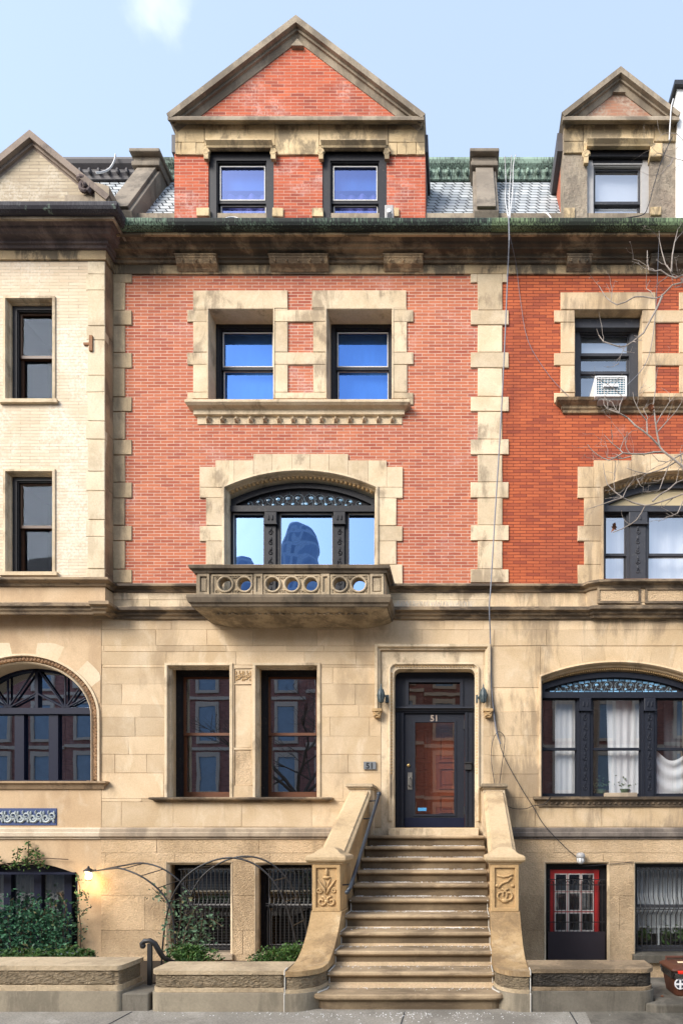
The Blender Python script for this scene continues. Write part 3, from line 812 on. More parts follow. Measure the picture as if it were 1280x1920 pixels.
# ---- arched window with stepped stone surround
def arched_surround(house, dx, m, moul, zb):
    sx = lambda p: X(p + dx)
    xc, hw, zs, ri = sx(564), ARC_HW, ARC_ZS, ARC_RISE
    y0, y1 = -.024, .30
    b = MB(); r = random.Random(9 + int(dx))
    arc = arc_pts(xc, zs, hw, ri, 48)
    def z_on(x):
        R_ = (hw * hw + ri * ri) / (2 * ri); zc = zs + ri - R_
        return zc + math.sqrt(max(0, R_ * R_ - (x - xc) ** 2))
    def vous(p0, p1, top):
        x0, x1 = sx(p0) + .0025, sx(p1) - .0025
        if x1 <= xc - hw or x0 >= xc + hw:
            b.slab(rect(x0, x1, zs + .003, Z(top)), [], y0 + r.uniform(-.002, .002), y1, r.uniform(.3, .7)); return
        a, c = max(x0, xc - hw), min(x1, xc + hw)
        pts = [(x0, Z(top))]
        low = []
        if x0 < xc - hw: low.append((x0, zs + .003)); low.append((xc - hw, zs + .003))
        for k in range(9):
            x = a + (c - a) * k / 8
            if low and abs(x - low[-1][0]) < 1e-5: continue
            low.append((x, z_on(x)))
        if x1 > xc + hw: low[-1] = (xc + hw, zs + .003); low.append((x1, zs + .003))
        b.slab(low + [(x1, Z(top)), (x0, Z(top))], [], y0 + r.uniform(-.002, .002), y1, r.uniform(.3, .7))
    for p0, p1, t in ((375, 405, 877), (405, 440, 865), (440, 476, 865), (476, 511, 853), (511, 548, 853), (548, 582, 853), (582, 617, 853), (617, 653, 853), (653, 690, 865), (690, 725, 865), (725, 755, 877)):
        vous(p0, p1, t)
    for s_, (a, w, n) in ((-1, (420, 375, 387)), (1, (708, 755, 743))):
        for (t, bt, wide) in ((915, 935, 1), (935, 987, 0), (987, 1016, 1), (1016, 1060, 0), (1060, 1096, 1)):
            e = w if wide else n
            x0, x1 = sorted((sx(a), sx(e)))
            b.cbox(x0 + .002, x1 - .002, y0 + r.uniform(-.002, .002), y1, Z(bt) + .003, Z(t) - .003, .005, r.uniform(.25, .75))
    b.build('window_surround', M[m], house)
    path = [(xc - hw, zb)] + arc + [(xc + hw, zb)]
    mo = MB()
    mo.sweep(path, [(-.012, -.045), (.02, -.05), (.03, -.03), (.032, .03), (-.012, .03)], 'XZ')
    mo.sweep(path, [(.0, .03), (.045, .03), (.055, .05), (.055, .12), (0, .12)], 'XZ')
    mo.sweep(arc, [(.0, .12), (.055, .125), (.055, .30), (0, .30)], 'XZ')
    mw = mo.build('window_moulding', M[moul], house)
    e = MB()
    a2 = arc_pts(xc, zs - .03, hw - .05, ri - .02, 34)
    for i in range(1, 34):
        e.blob((a2[i][0], .065, a2[i][1] - .012), (.030, .034, .032), 6, 4, RND.uniform(.3, .7))
    e.build('carved_beads', M['carved'], mw)
    return path
path = arched_surround(mid, 0, 'sand_trim', 'sand_trim', Z_BELT1)

def arched_window(house, xc, hw, zs, rise, z0, yf, ztr, mull, zr, fm, glassmat, arch_kind, room='room', sash_m=None):
    """timber window under a segmental arch: bar at ztr, mullions at given x pairs"""
    arc = arc_pts(xc, zs, hw, rise, 30)
    outer = [(xc - hw, z0)] + arc + [(xc + hw, z0)]
    outer = list(reversed(outer))
    # lights between mullions
    edges = [xc - hw] + [e for m_ in mull for e in m_] + [xc + hw]
    lights = [(edges[i], edges[i + 1]) for i in range(0, len(edges), 2)]
    fr = .034
    hs = []
    for i, (a, b) in enumerate(lights):
        hs.append(rect(a + fr, b - fr, z0 + fr, ztr - fr))
    ain = arc_pts(xc, zs - .02, hw - .09, rise - .015, 26)
    ain = [(x, z - .05) for x, z in ain if z - .05 > ztr + .055]
    top = [(ain[0][0], ztr + .05)] + ain + [(ain[-1][0], ztr + .05)]
    f = MB().slab(outer, hs + [list(reversed(top))], yf, yf + .12)
    f.sweep([(xc - hw, ztr), (xc + hw, ztr)], [(-.05, -.05), (.045, -.05), (.03, -.025), (.03, .01), (-.035, .01), (-.035, -.03)], 'XZ', base=yf)
    w = f.build('window', M[fm], house)
    for (a, b) in mull:
        k = MB().box(a + .018, b - .018, yf - .03, yf + .02, z0, ztr - .04)
        k.cbox(a - .005, b + .005, yf - .06, yf + .02, ztr - .25, ztr - .05, .01)
        k.box(a - .012, b + .012, yf - .07, yf + .02, ztr - .255, ztr - .235)
        x = (a + b) / 2
        zz = z0 + .12
        while zz < ztr - .32:
            k.tube(spiral(x, zz + .04, yf - .032, .042, .012, RND.uniform(0, 6), 1.2, 10), .008, 4)
            k.blob((x, yf - .032, zz + .11), (.02, .012, .034), 6, 3)
            zz += .16
        for s_ in (-1, 1): k.blob((x + s_ * .03, yf - .062, ztr - .15), (.02, .012, .05), 6, 3)
        k.build('mullion', M[fm], w)
    for i, (a, b) in enumerate(lights):
        zr_ = zr
        if zr_:
            MB().slab(rect(a + fr - .003, b - fr + .003, zr_ - .022, ztr - fr + .003), [rect(a + fr + (.012 if sash_m else .024), b - fr - (.012 if sash_m else .024), zr_ + (.04 if sash_m else .018), ztr - fr - (.012 if sash_m else .024))], yf + .03, yf + .06).build('sash', M[sash_m or fm], w)
            MB().slab(rect(a + fr - .003, b - fr + .003, z0 + fr - .003, zr_ + .022), [rect(a + fr + .024, b - fr - .024, z0 + fr + .045, zr_ - .022)], yf + .062, yf + .09).build('sash', M[fm], w)
            quad_xz(MB(), a + fr, b - fr, zr_, ztr - fr, yf + .045).build('pane', M[glassmat], w)
            quad_xz(MB(), a + fr, b - fr, z0 + fr, zr_, yf + .076).build('pane', M[glassmat], w)
        else:
            MB().slab(rect(a + fr - .003, b - fr + .003, z0 + fr - .003, ztr - fr + .003), [rect(a + fr + .010, b - fr - .010, z0 + fr + .012, ztr - fr - .010)], yf + .03, yf + .06).build('sash', M['storm'], w)
            quad_xz(MB(), a + fr, b - fr, z0 + fr, ztr - fr, yf + .045).build('pane', M[glassmat], w)
    interior_box('interior', M[room], w, xc - hw, xc + hw, z0, ztr - .02, yf + .121, yf + .9)
    # arched light
    tp = MB().slab(list(reversed(top)), [], yf + .05, yf + .056)
    if arch_kind == 'cream':
        tp.build('arched_panel', M['cream'], w)
    else:
        tp.build('stained_glass', M['gl_plain'] if False else M['interior'], w)
        c = MB(); g = MB()
        za = ztr + .06
        def zt_at(x):
            R_ = ((hw - .09) ** 2 + (rise - .015) ** 2) / (2 * (rise - .015)); zc = zs - .02 + rise - .015 - R_
            return zc + math.sqrt(max(0, R_ * R_ - (x - xc) ** 2)) - .05
        n = 12
        for i in range(n):
            x = xc + (i - (n - 1) / 2) * (hw * 1.62 / n)
            h = zt_at(x) - za
            if h < .05: continue
            s_ = 1 if x > xc else -1
            c.tube(spiral(x, za + h * .45, yf + .044, h * .36, h * .07, 0 if s_ > 0 else math.pi, 1.3 * s_, 16), .0065, 4)
            c.tube([(x - hw * .06, yf + .044, za + h * .1), (x, yf + .044, za + h * .9), (x + hw * .06, yf + .044, za + h * .1)], .005, 4)
            g.blob((x + s_ * .03, yf + .045, za + h * .55), (h * .14, .004, h * .10), 7, 3, RND.uniform(.1, 1))
            g.blob((x - s_ * .05, yf + .045, za + h * .25), (h * .10, .004, h * .08), 7, 3, RND.uniform(.1, 1))
        if arch_kind == 'blue':
            for i in range(22):
                x = xc + (i - 10.5) * (hw * 1.72 / 22)
                h = zt_at(x) - za
                if h < .03: continue
                g.box(x - .042, x + .036, yf + .043, yf + .049, za, za + .032, RND.uniform(0, 1))
                if h > .12: g.box(x - .042, x + .036, yf + .043, yf + .049, za + h - .05, za + h - .018, RND.uniform(0, 1))
        c.build('leading', M['came'], w); g.build('coloured_glass', M['stained'], w)
    return w
aw = arched_window(mid, X(569, .15), 137 * 9.15 / FOC, Z(937, .15), .275, 5.47, .15, Z(957, .15), [(X(498, .15), X(520, .15)), (X(627, .15), X(648, .15))], Z(1063, .18), 'black_wood', 'gl_sky', 'lead', sash_m='storm')

# ---- balcony
bx0, bx1, byf = X(368, -.55), X(721, -.55), -.55
path = [(bx0, .0), (bx0, byf), (bx1, byf), (bx1, .0)]
zr1, zr0 = Z(1058, -.63), Z(1074, -.58)
zs1, zs0 = Z(1116, -.6), Z(1136, -.62)
bal = MB().sweep(path, [(-.02, zs1 - .002), (.05, zs1 + .012), (.10, zs1 - .01), (.105, zs1 - .05), (.085, zs0 + .05), (.06, zs0 + .03), (.05, zs0), (-.5, zs0), (-.5, zs1 - .002)], 'XY')
bal.box(bx0 + .02, bx1 - .02, byf + .05, -.002, zs0 + .02, zs1 - .004)
bal = bal.build('balcony', M['balcony_dark'], mid)
# coved underside
cov = MB(); n = 9; rings = []
zc0 = Z(1178, 0)
for i in range(n + 1):
    t = i / n
    k = math.sin(t * math.pi / 2)
    z = zs0 - (zs0 - zc0) * t
    inset = .36 * (1 - math.cos(t * math.pi / 2))
    dep = (byf - .03) * math.cos(t * math.pi / 2 * .96)
    rings.append([(bx0 - .03 + inset, .0, z), (bx0 - .03 + inset, dep, z), (bx1 + .03 - inset, dep, z), (bx1 + .03 - inset, .0, z)])
vs = [v for r in rings for v in r]
fs = [(i * 4 + k, i * 4 + k + 1, (i + 1) * 4 + k + 1, (i + 1) * 4 + k) for i in range(n) for k in range(3)]
fs += [(0, 1, 2, 3), tuple(n * 4 + k for k in (3, 2, 1, 0))]
cov.add(vs, fs)
for i in range(13):
    t = .42
    z = zs0 - (zs0 - zc0) * t; dep = (byf - .03) * math.cos(t * math.pi / 2)
    x = bx0 + .33 + (bx1 - bx0 - .66) * i / 12
    cov.blob((x, dep - .004, z), (.03, .03, .03), 7, 4)
    cov.blob((x - .05, dep + .01, z - .02), (.03, .02, .014), 6, 3).blob((x + .05, dep + .01, z - .02), (.03, .02, .014), 6, 3)
cov.build('coved_soffit', M['balcony'], bal)
rail = MB().sweep(path, [(-.12, zr0), (.03, zr0), (.04, zr0 + .03), (.075, zr0 + .05), (.085, zr1 - .012), (.07, zr1), (-.12, zr1)], 'XY')
rail.build('top_rail', M['balcony_dark'], bal)
pz0, pz1 = zs1, zr0 + .002
def circ(cx, cz, r, n=22): return [(cx + r * math.cos(2 * math.pi * i / n), cz + r * math.sin(2 * math.pi * i / n)) for i in range(n)]
cpx = [423, 459, 511.5, 547.5, 583.5, 637.5, 672.5]
cpz = Z(1096.5, byf)
cxs = [X(p, byf) for p in cpx]
par = MB().slab(rect(bx0, bx1, pz0, pz1), [circ(x, cpz, .098) for x in cxs], byf, byf + .10)
par.slab([(y, z) for y, z in rect(0, 1, 0, 1)], [], 0, 0) if False else None
par.box(bx0, bx0 + .10, byf + .101, -.002, pz0, pz1).box(bx1 - .10, bx1, byf + .101, -.002, pz0, pz1)
for p0, p1 in ((372, 393), (477, 493), (602, 618), (694, 719)):
    x0, x1 = X(p0, byf), X(p1, byf)
    par.slab(rect(x0, x1, pz0 + .012, pz1 - .012), [rect(x0 + .03, x1 - .03, pz0 + .06, pz1 - .05)], byf - .022, byf - .001)
    if p1 - p0 > 18: par.box(x0 + .05, x1 - .05, byf - .012, byf - .001, pz0 + .08, pz1 - .08)
for a, b in ((397, 474), (495, 600), (620, 692)):
    x0, x1 = X(a, byf), X(b, byf)
    par.slab(rect(x0, x1, pz0 + .02, pz1 - .02), [rect(x0 + .022, x1 - .022, pz0 + .045, pz1 - .045)], byf - .014, byf - .001)
rr_ = random.Random(4)
for i, x in enumerate(cxs):
    for sx_, sz_ in ((-1, -1), (1, -1), (-1, 1), (1, 1)):
        par.tube(spiral(x + sx_ * .125, cpz + sz_ * .115, byf - .006, .034, .01, rr_.uniform(0, 6), 1.2, 10), .009, 4)
        par.blob((x + sx_ * .09, byf - .004, cpz + sz_ * .14), (.028, .012, .018), 6, 3)
par.build('parapet_panel', M['balcony'], bal)
for x in cxs:
    MB().lathe((x, byf, cpz), [(.097, .06), (.097, -.004), (.108, -.022), (.124, -.022), (.132, -.002), (.132, .03)], 24, 'Y').build('ring_opening', M['balcony'], bal) if False else None
    ringp = [(x + .113 * math.cos(2 * math.pi * i / 24), byf - .008, cpz + .113 * math.sin(2 * math.pi * i / 24)) for i in range(24)]
    MB().tube(ringp, .019, 7, closed=True).build('round_opening', M['balcony'], bal, smooth=True)

MB().box(X(642), X(727), .002, .30, 1.65, 1.838).build('base_block', M['sand_trim'], mid)
MB().box(X(898), X(905), .002, .30, 1.65, 1.838).build('base_block', M['sand_trim'], mid)
# ---- paired ground floor windows
for i, h in enumerate(W_LO):
    sash_window(mid, h[0], h[1], h[2], h[3], .285, Z(1377, .35), 'black_wood', 'brown_wood', 'gl_dark', 'gl_dark', fw=.085, sw=.055, bottom=.11, room='interior')
for h in W_LO:
    s = MB().sweep([(h[0], h[2]), (h[0], h[3]), (h[1], h[3]), (h[1], h[2])], [(-.03, -.02), (.008, -.024), (.018, -.012), (.018, .05), (.04, .06), (.04, .12), (-.03, .12)], 'XZ')
    for i in range(22):
        s.box(h[0] + .08 + i * (h[1] - h[0] - .16) / 22, h[0] + .08 + (i + .55) * (h[1] - h[0] - .16) / 22, .062, .08, h[3] - .058, h[3] - .04)
    s.build('window_moulding', M['sand_trim'], mid)
s = MB()
px0, px1 = X(436), X(475)
def stone_rect(a, b, t, bt, y=-.004, tone=.5): s.cbox(X(a) + .002, X(b) - .002, y, .3, Z(bt) + .002, Z(t) - .002, .004, tone)
stone_rect(433, 478, 1247, 1254, -.004); stone_rect(433, 478, 1281, 1284, -.004); stone_rect(433, 478, 1402, 1407, -.004); stone_rect(433, 478, 1473, 1498, -.004)
stone_rect(433, 440, 1254, 1473, -.004, .55); stone_rect(471, 478, 1254, 1473, -.004, .55)
stone_rect(440, 471, 1254, 1281, .012); stone_rect(440, 471, 1284, 1402, .012, .6)
s.build('pier_panel', M['sand'], mid)
s = MB().cbox(X(440), X(471), .008, .3, Z(1473), Z(1407), .004); s.build('tooled_panel', M['sand_rough'], mid)
s = MB(); scrollwork(s, X(441), X(470), Z(1280), Z(1255), .008, .010, 2, leafs=True); s.build('carved_panel', M['carved'], mid)
s = MB().sweep([(X(297), .02), (X(297), 0), (X(613), 0), (X(613), .02)], [(-.01, Z(1505)), (.03, Z(1504)), (.05, Z(1502)), (.10, Z(1500)), (.105, Z(1497)), (.09, Z(1496)), (-.01, Z(1495))], 'XY')
for h in W_LO: s.box(h[0] - .02, h[1] + .02, -.01, .29, Z(1504), h[2] + .005)
s.build('window_sill', M['belt'], mid)

# ---- basement windows with iron grilles
def grille(house, x0, x1, z0, z1, y, kink, n, m='iron', fancy=True):
    g = MB()
    w = x1 - x0
    for i in range(n):
        x = x0 + w * (i + .5) / n
        dx = w / n * .5
        g.tube([(x - dx * .5, y, z0), (x - dx * .5, y, kink - .10), (x + dx * .7, y - .03, kink + .03), (x + dx * .7, y, kink + .12), (x + dx * .2, y, kink + .2), (x + dx * .2, y, z1 - .06)], .0075, 5)
        if fancy:
            g.tube([(x + dx * .2, y, z1 - .06), (x + dx * .7, y, z1 - .02), (x + dx * 1.3, y, z1 - .06)], .006, 4)
    for z in (z0 + .03, kink, kink + .035, z1 - .06):
        g.box(x0 - .01, x1 + .01, y - .012, y + .006, z - .008, z + .008)
    for z in (z0 + .05, z1 - .09):
        for i in range(n): g.blob((x0 + w * (i + .5) / n, y - .005, z), (.013, .012, .013), 5, 3)
    return g.build('security_grille', M[m], house)
for i, h in enumerate(W_BA):
    w = sash_window(mid, h[0], h[1], h[2], h[3], .255, Z(1700, .3), 'black_wood', 'black_wood', 'gl_plain', 'gl_plain', fw=.075, sw=.045, bottom=.06, storm='storm_grey', room='interior')
    b = MB()
    for k in range(26):
        z = h[2] + .12 + k * (h[3] - h[2] - .25) / 26
        b.box(h[0] + .12, h[1] - .12, .44, .452, z, z + .018)
    b.build('slatted_blind', M['blind_dark'], w)
    grille(mid, h[0] + .15, h[1] - .02, h[2] + .05, h[3] - .06, .10, Z(1699, .1), 13)
    s = MB().box(h[0] - .02, h[1] + .02, -.06, .26, h[2] - .08, h[2] + .01); s.build('window_sill', M['dado'], mid, bevel=.006)
for h in W_BA:
    s = MB().sweep([(h[0], h[2]), (h[0], h[3]), (h[1], h[3]), (h[1], h[2])], [(-.004, -.014), (.004, -.014), (.045, .03), (.045, .075), (-.004, .075)], 'XZ')
    s.build('window_moulding', M['sand_trim'], mid)

# ---- entrance
yd = .20
dx0, dx1, dz0, dz1 = X(738), X(890), 1.70, Z(1254)
def round_rect_top(x0, x1, z0, z1, r, n=8):
    pts = [(x0, z0)]
    pts += [(x0 + r - r * math.cos(math.pi / 2 * i / n), z1 - r + r * math.sin(math.pi / 2 * i / n)) for i in range(n + 1)]
    pts += [(x1 - r + r * math.sin(math.pi / 2 * i / n), z1 - r + r * math.cos(math.pi / 2 * i / n)) for i in range(n + 1)]
    return pts + [(x1, z0)]
ho = round_rect_top(dx0, dx1, dz0 - .2, dz1, .10)
s = MB().slab([(DOOR_H[0], dz0), (DOOR_H[0], DOOR_H[3]), (DOOR_H[1], DOOR_H[3]), (DOOR_H[1], dz0)], [], 0, .001) if False else MB()
s.slab([(DOOR_H[0] + .002, dz0 - .2), (DOOR_H[0] + .002, DOOR_H[3] - .002), (DOOR_H[1] - .002, DOOR_H[3] - .002), (DOOR_H[1] - .002, dz0 - .2)][::-1][:0] or
       [(DOOR_H[0] + .002, dz0 - .2)] + [(p[0], p[1]) for p in ho] + [(DOOR_H[1] - .002, dz0 - .2), (DOOR_H[1] - .002, DOOR_H[3] - .002), (DOOR_H[0] + .002, DOOR_H[3] - .002)], [], .006, .20, .55)
s.build('door_surround', M['sand_trim'], mid)
s = MB()
path = round_rect_top(X(728), X(899), Z(1540), Z(1243), .12)
s.sweep(path, [(0, -.012), (.012, -.03), (.03, -.032), (.04, -.012), (.045, .0), (.075, .004), (.075, .02), (0, .02)], 'XZ')
s.build('door_moulding', M['sand_trim'], mid)
s = MB()
for side in (X(733.5), X(894.5)):
    zz = Z(1450)
    while zz < Z(1262):
        s.blob((side, -.002, zz), (.018, .016, .022), 6, 4, RND.uniform(.2, .6)); zz += .048
xx = X(740)
while xx < X(888):
    s.tube([(xx, -.002, Z(1246.5)), (xx + .03, -.006, Z(1251))], .011, 4, RND.uniform(.2, .6)); xx += .045
s.build('carved_beads', M['carved'], mid)
# label moulding with carved stops
s = MB()
xa, xb = X(707), X(915)
s.sweep([(xa, Z(1331)), (xa, Z(1214)), (xb, Z(1214)), (xb, Z(1331))], [(-.03, -.0), (-.03, -.075), (.01, -.075), (.025, -.04), (.05, -.03), (.05, .0)], 'XZ')
s.build('hood_moulding', M['sand_trim'], mid)
for xx in (xa + .005, xb - .005):
    s = MB().box(xx - .075, xx + .075, -.10, .0, Z(1336), Z(1331)).prism_y([(xx - .065, Z(1336)), (xx + .065, Z(1336)), (xx + .045, Z(1347)), (xx - .045, Z(1347))], -.08, 0)
    for sx_, sz_ in ((-1, 1), (1, 1), (-1, -1), (1, -1)): s.tube([(xx, -.085, Z(1341)), (xx + sx_ * .05, -.088, Z(1341) + sz_ * .035)], [.016, .008], 5)
    s.build('carved_corbel', M['carved'], mid)
s = MB().box(X(728, -.2), X(897, -.2), -.24, .23, 1.70, Z(1554, .1)); s.build('threshold', M['sand_trim'], mid, bevel=.008)
# door frame, fanlight, leaf
fx0, fx1 = X(738, yd) - .05, X(890, yd) + .05
zt0 = Z(1554, yd)
f = MB().slab(rect(fx0, fx1, zt0, Z(1250, yd)), [rect(X(765, yd), X(863, yd), Z(1323, yd), Z(1279, yd)), rect(X(757, yd), X(871, yd), zt0 + .001, Z(1337, yd))], yd, yd + .12)
f.slab(rect(X(760, yd), X(868, yd), Z(1326, yd), Z(1275, yd)), [rect(X(766, yd), X(862, yd), Z(1322, yd), Z(1280, yd))], yd - .02, yd - .001)
f.sweep([(X(742, yd), Z(1330, yd)), (X(886, yd), Z(1330, yd))], [(-.03, yd - .001), (-.03, yd - .05), (-.005, yd - .06), (.02, yd - .03), (.04, yd - .02), (.04, yd - .001)], 'XZ')
for p0, p1 in ((743, 748), (752, 756), (872, 876), (880, 885)):
    f.box(X(p0, yd), X(p1, yd), yd - .014, yd - .001, zt0, Z(1337, yd))
dr = f.build('door', M['blue_black'], mid)
yl = yd + .035
lf = MB().slab(rect(X(757, yl) + .004, X(871, yl) - .004, zt0 + .006, Z(1337, yl) - .004), [rect(X(777, yl), X(852, yl), Z(1528, yl), Z(1354, yl))], yl, yl + .06)
lf.slab(rect(X(774, yl), X(855, yl), Z(1531, yl), Z(1351, yl)), [rect(X(778, yl), X(851, yl), Z(1527, yl), Z(1355, yl))], yl - .012, yl - .001)
lf.build('door_leaf', M['blue_black'], dr)
MB().box(X(758, yl), X(870, yl), yl - .006, yl - .001, Z(1552, yl), Z(1534, yl)).build('kick_plate', M['navy'], dr)
quad_xz(MB(), X(777, yl), X(852, yl), Z(1528, yl), Z(1354, yl), yl + .02).build('pane', M['gl_brown'], dr)
quad_xz(MB(), X(765, yd), X(863, yd), Z(1323, yd), Z(1279, yd), yd + .04).build('pane', M['gl_brown'], dr)
MB().text('51', .135, X(814, yl), yl - .008, Z(1352.5, yl), .012).build('numeral', M['numeral'], dr)
h = MB().box(X(764, yl), X(772.5, yl), yl - .012, yl - .001, Z(1481, yl), Z(1449, yl))
h.tube([(X(768, yl), yl - .012, Z(1458, yl)), (X(768, yl), yl - .06, Z(1460, yl)), (X(767, yl), yl - .06, Z(1473, yl)), (X(767, yl), yl - .012, Z(1475, yl))], .011, 6)
h.build('door_handle', M['steel'], dr)
MB().lathe((X(766, yl), yl, Z(1436, yl)), [(.024, 0), (.024, -.018), (.012, -.022)], 12, 'Y').build('lock_cylinder', M['brass'], dr)
for py in (1360, 1520):
    MB().box(X(868.5, yl), X(871.5, yl), yl - .022, yl - .001, Z(py + 8, yl), Z(py - 8, yl)).build('hinge', M['iron'], dr)
MB().box(X(871, yd), X(883, yd), yd - .05, yd - .015, Z(1444, yd), Z(1430, yd)).box(X(870, yd), X(884, yd), yd - .07, yd - .014, Z(1432, yd), Z(1430, yd)).build('latch_box', M['iron'], dr)
st = MB().box(X(783, yl), X(799, yl), yl + .014, yl + .018, Z(1521, yl), Z(1515, yl)); st.build('sticker', M['sticker'], dr)
iw = MB(); yi = .55
iw.box(X(742, yi), X(890, yi), yi, yi + .05, 1.83, Z(1340, yi))
for (a, b) in ((772, 806), (822, 858)):
    for (t, bt) in ((1365, 1430), (1440, 1480), (1490, 1525)):
        iw.slab(rect(X(a, yi), X(b, yi), Z(bt, yi), Z(t, yi)), [rect(X(a + 3, yi), X(b - 3, yi), Z(bt - 3, yi), Z(t + 3, yi))], yi - .02, yi - .001)
        iw.cbox(X(a + 7, yi), X(b - 7, yi), yi - .014, yi - .001, Z(bt - 7, yi), Z(t + 7, yi), .012)
iw.build('inner_door', M['inner_wood'], dr)
interior_box('interior', M['room'], dr, fx0 + .02, fx1 - .02, zt0 - .02, Z(1252, yd), yd + .121, 1.0)

# ---- main cornice
ca, cb = XA + .02, XB
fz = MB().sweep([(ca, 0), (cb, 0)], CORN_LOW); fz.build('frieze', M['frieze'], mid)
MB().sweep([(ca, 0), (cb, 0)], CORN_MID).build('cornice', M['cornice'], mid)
MB().sweep([(ca, 0), (cb, 0)], CORN_FIL, tone=.7).build('cornice_fillet', M['frieze'], mid)
MB().sweep([(ca, 0), (cb, 0)], GUTTER).build('gutter', M['gutter'], mid)
for a, b in ((327, 403), (503, 613), (718, 792)):
    bracket(mid, X(a, -.17), X(b, -.17))

# ---- roof
def slope_roof(house, x0, x1, m='slate', copper='copper', ridge=True, seed=0):
    y0, z0, y1, z1 = .15, 11.68, 1.10, 13.39
    MB().box(x0, x1, .05, .22, 10.95, z0 - .01).build('roof_kerb', M['coping_grey'], house)
    r = MB().add([(x0, y0, z0), (x1, y0, z0), (x1, y1, z1), (x0, y1, z1), (x0, 9, z1 + .2), (x1, 9, z1 + .2), (x0, .3, 11.0), (x1, .3, 11.0)], [(0, 1, 2, 3), (3, 2, 5, 4), (6, 7, 1, 0)])
    r.build('roof', M[m], house)
    c = MB().sweep([(x0, 1.06), (x1, 1.06)], [(-.05, 13.36), (.02, 13.36), (.03, 13.41), (.05, 13.45), (.05, 13.50), (.10, 13.55), (.12, 13.60), (.12, 13.635), (-.05, 13.66)])
    rr = random.Random(seed)
    x = x0 + .1
    while x < x1 - .05:
        c.blob((x, 1.0, 13.455), (.035, .04, .05), 6, 4)
        x += .165
    c.build('roof_cornice', M[copper], house)
slope_roof(mid, X(262, .6), X(910, .6), seed=1)

# ---- gabled dormer of the middle house
def gable_coping(mb, xl, xr, zb, xp, zp, w, y0, y1, drop=.0):
    """two raking coping stones with a moulded under edge, meeting at the peak"""
    for prof in ([(0, y0), (w * .45, y0), (w * .45, y1), (0, y1)], [(w * .45, y0 + .06), (w * .62, y0 + .06), (w * .62, y1), (w * .45, y1)], [(w * .62, y0 + .09), (w, y0 + .12), (w, y1), (w * .62, y1)]):
        mb.sweep([(xl, zb), (xp, zp), (xr, zb)], prof, 'XZ')

yg = 0.02
gx0, gx1 = X(327, yg), X(797, yg)
gz0, gzc = 10.95, Z(232, yg)
ZHD = Z(271.5, -.08)
DW = [(X(392), X(510), 11.0, ZHD), (X(606), X(722), 11.0, ZHD)]
for a, b in ((gx0, DW[0][0] - .02), (DW[0][1] + .02, DW[1][0] - .02), (DW[1][1] + .02, gx1)):
    MB().box(a, b, yg, yg + .28, gz0, Z(288, yg)).build('dormer_brick', M['brick_d'], mid)
# cheeks and roof
xp, zp = X(555, -.1), Z(30, -.1)
el, er = X(313, -.1), X(797, -.1)
ze = Z(215, -.1)
for a in (gx0, gx1 - .2): MB().box(a, a + .2, yg + .281, 2.2, 11.3, gzc).build('dormer_cheek', M['lead'], mid)
c = MB()
c.slab([(el + .05, ze - .05), (el + .05, ze + .02), (xp, zp - .12), (er - .05, ze + .02), (er - .05, ze - .05)], [], .16, 4.0)
c.box(gx1 - .02, er + .03, .10, 2.0, ze - .34, ze - .06).box(el - .03, gx0 + .02, .10, 2.0, ze - .34, ze - .06)
c.build('dormer_roof', M['lead'], mid)
ys = -.005; DH = [mid]
def dst(a, b, t, bt, y=ys, tone=.5):
    MB().cbox(X(a, y) + .002, X(b, y) - .002, y, .3, Z(bt, y) + .003, Z(t, y) - .003, .006, tone).build('lintel_stone' if bt < 270 and b - a > 90 else 'stone_block', M['dormer_stone'], DH[0])
dst(328, 383, 232, 266, tone=.35); dst(328, 340, 266, 289, tone=.75); dst(340, 368, 266, 289, tone=.55); dst(368, 384, 266, 289, tone=.2)
dst(383, 516, 232, 272, tone=.6); dst(516, 598, 232, 289, tone=.8); dst(598, 728, 232, 272, tone=.65); dst(728, 796, 232, 266, tone=.3)
dst(728, 744, 266, 289, tone=.7); dst(744, 762, 266, 289, tone=.5); dst(762, 780, 266, 289, tone=.3); dst(780, 796, 266, 289, tone=.75)
for a, b in ((383, 392), (510, 516), (598, 606), (722, 728)): dst(a, b, 272, 289, tone=.4)
# blocks at the sills
dst(368, 392, 388, 404, -.02, .7); dst(510, 531, 388, 405, -.01, .8); dst(584, 606, 388, 405, -.01, .8); dst(722, 748, 388, 405, -.01, .6)
for h in DW:
    s = MB().sweep([(h[0] - .02, h[3] + .0), (h[1] + .02, h[3] + .0)], [(-.09, .0), (-.09, -.09), (-.06, -.10), (-.025, -.06), (.0, -.05), (.0, .0)], 'XZ')
    for xx in (h[0] - .03, h[1] + .03):
        s.tube(spiral(xx, h[3] - .06, -.03, .05, .015, 0, 1.5, 12), .020, 5).box(xx - .035, xx + .035, -.045, .0, h[3] - .17, h[3] - .0)
    s.build('window_hood', M['dormer_stone'], mid)
for h in DW:
    w = sash_window(mid, h[0], h[1], h[2], h[3] - .005, .035, Z(380, .10), 'black_wood', 'black_wood', 'gl_violet', 'gl_violet', fw=.10, sw=.045, storm='storm', bottom=.05, room='room')
    curtain_mesh(h[0] + .1, h[1] - .1, h[2], h[3] - .42, .25, 4.5, .02, 60).build('curtain', M['curtain_reflection'], w)  # added folds, coloured to imitate a striped reflection in the pane
    MB().box(h[0] + .1, h[1] - .1, .2, .206, h[3] - .40, h[3] - .1).build('blind', M['blind_sky_paint'], w)  # coloured with the blue of the reflected sky
s = MB().slab([(el + .12, Z(230, 0)), (el + .12, Z(217, -.1)), (xp, zp - .1), (er - .12, Z(217, -.1)), (er - .12, Z(230, 0))], [], .01, .25); s.build('pediment_brick', M['brick_d'], mid)
s = MB()
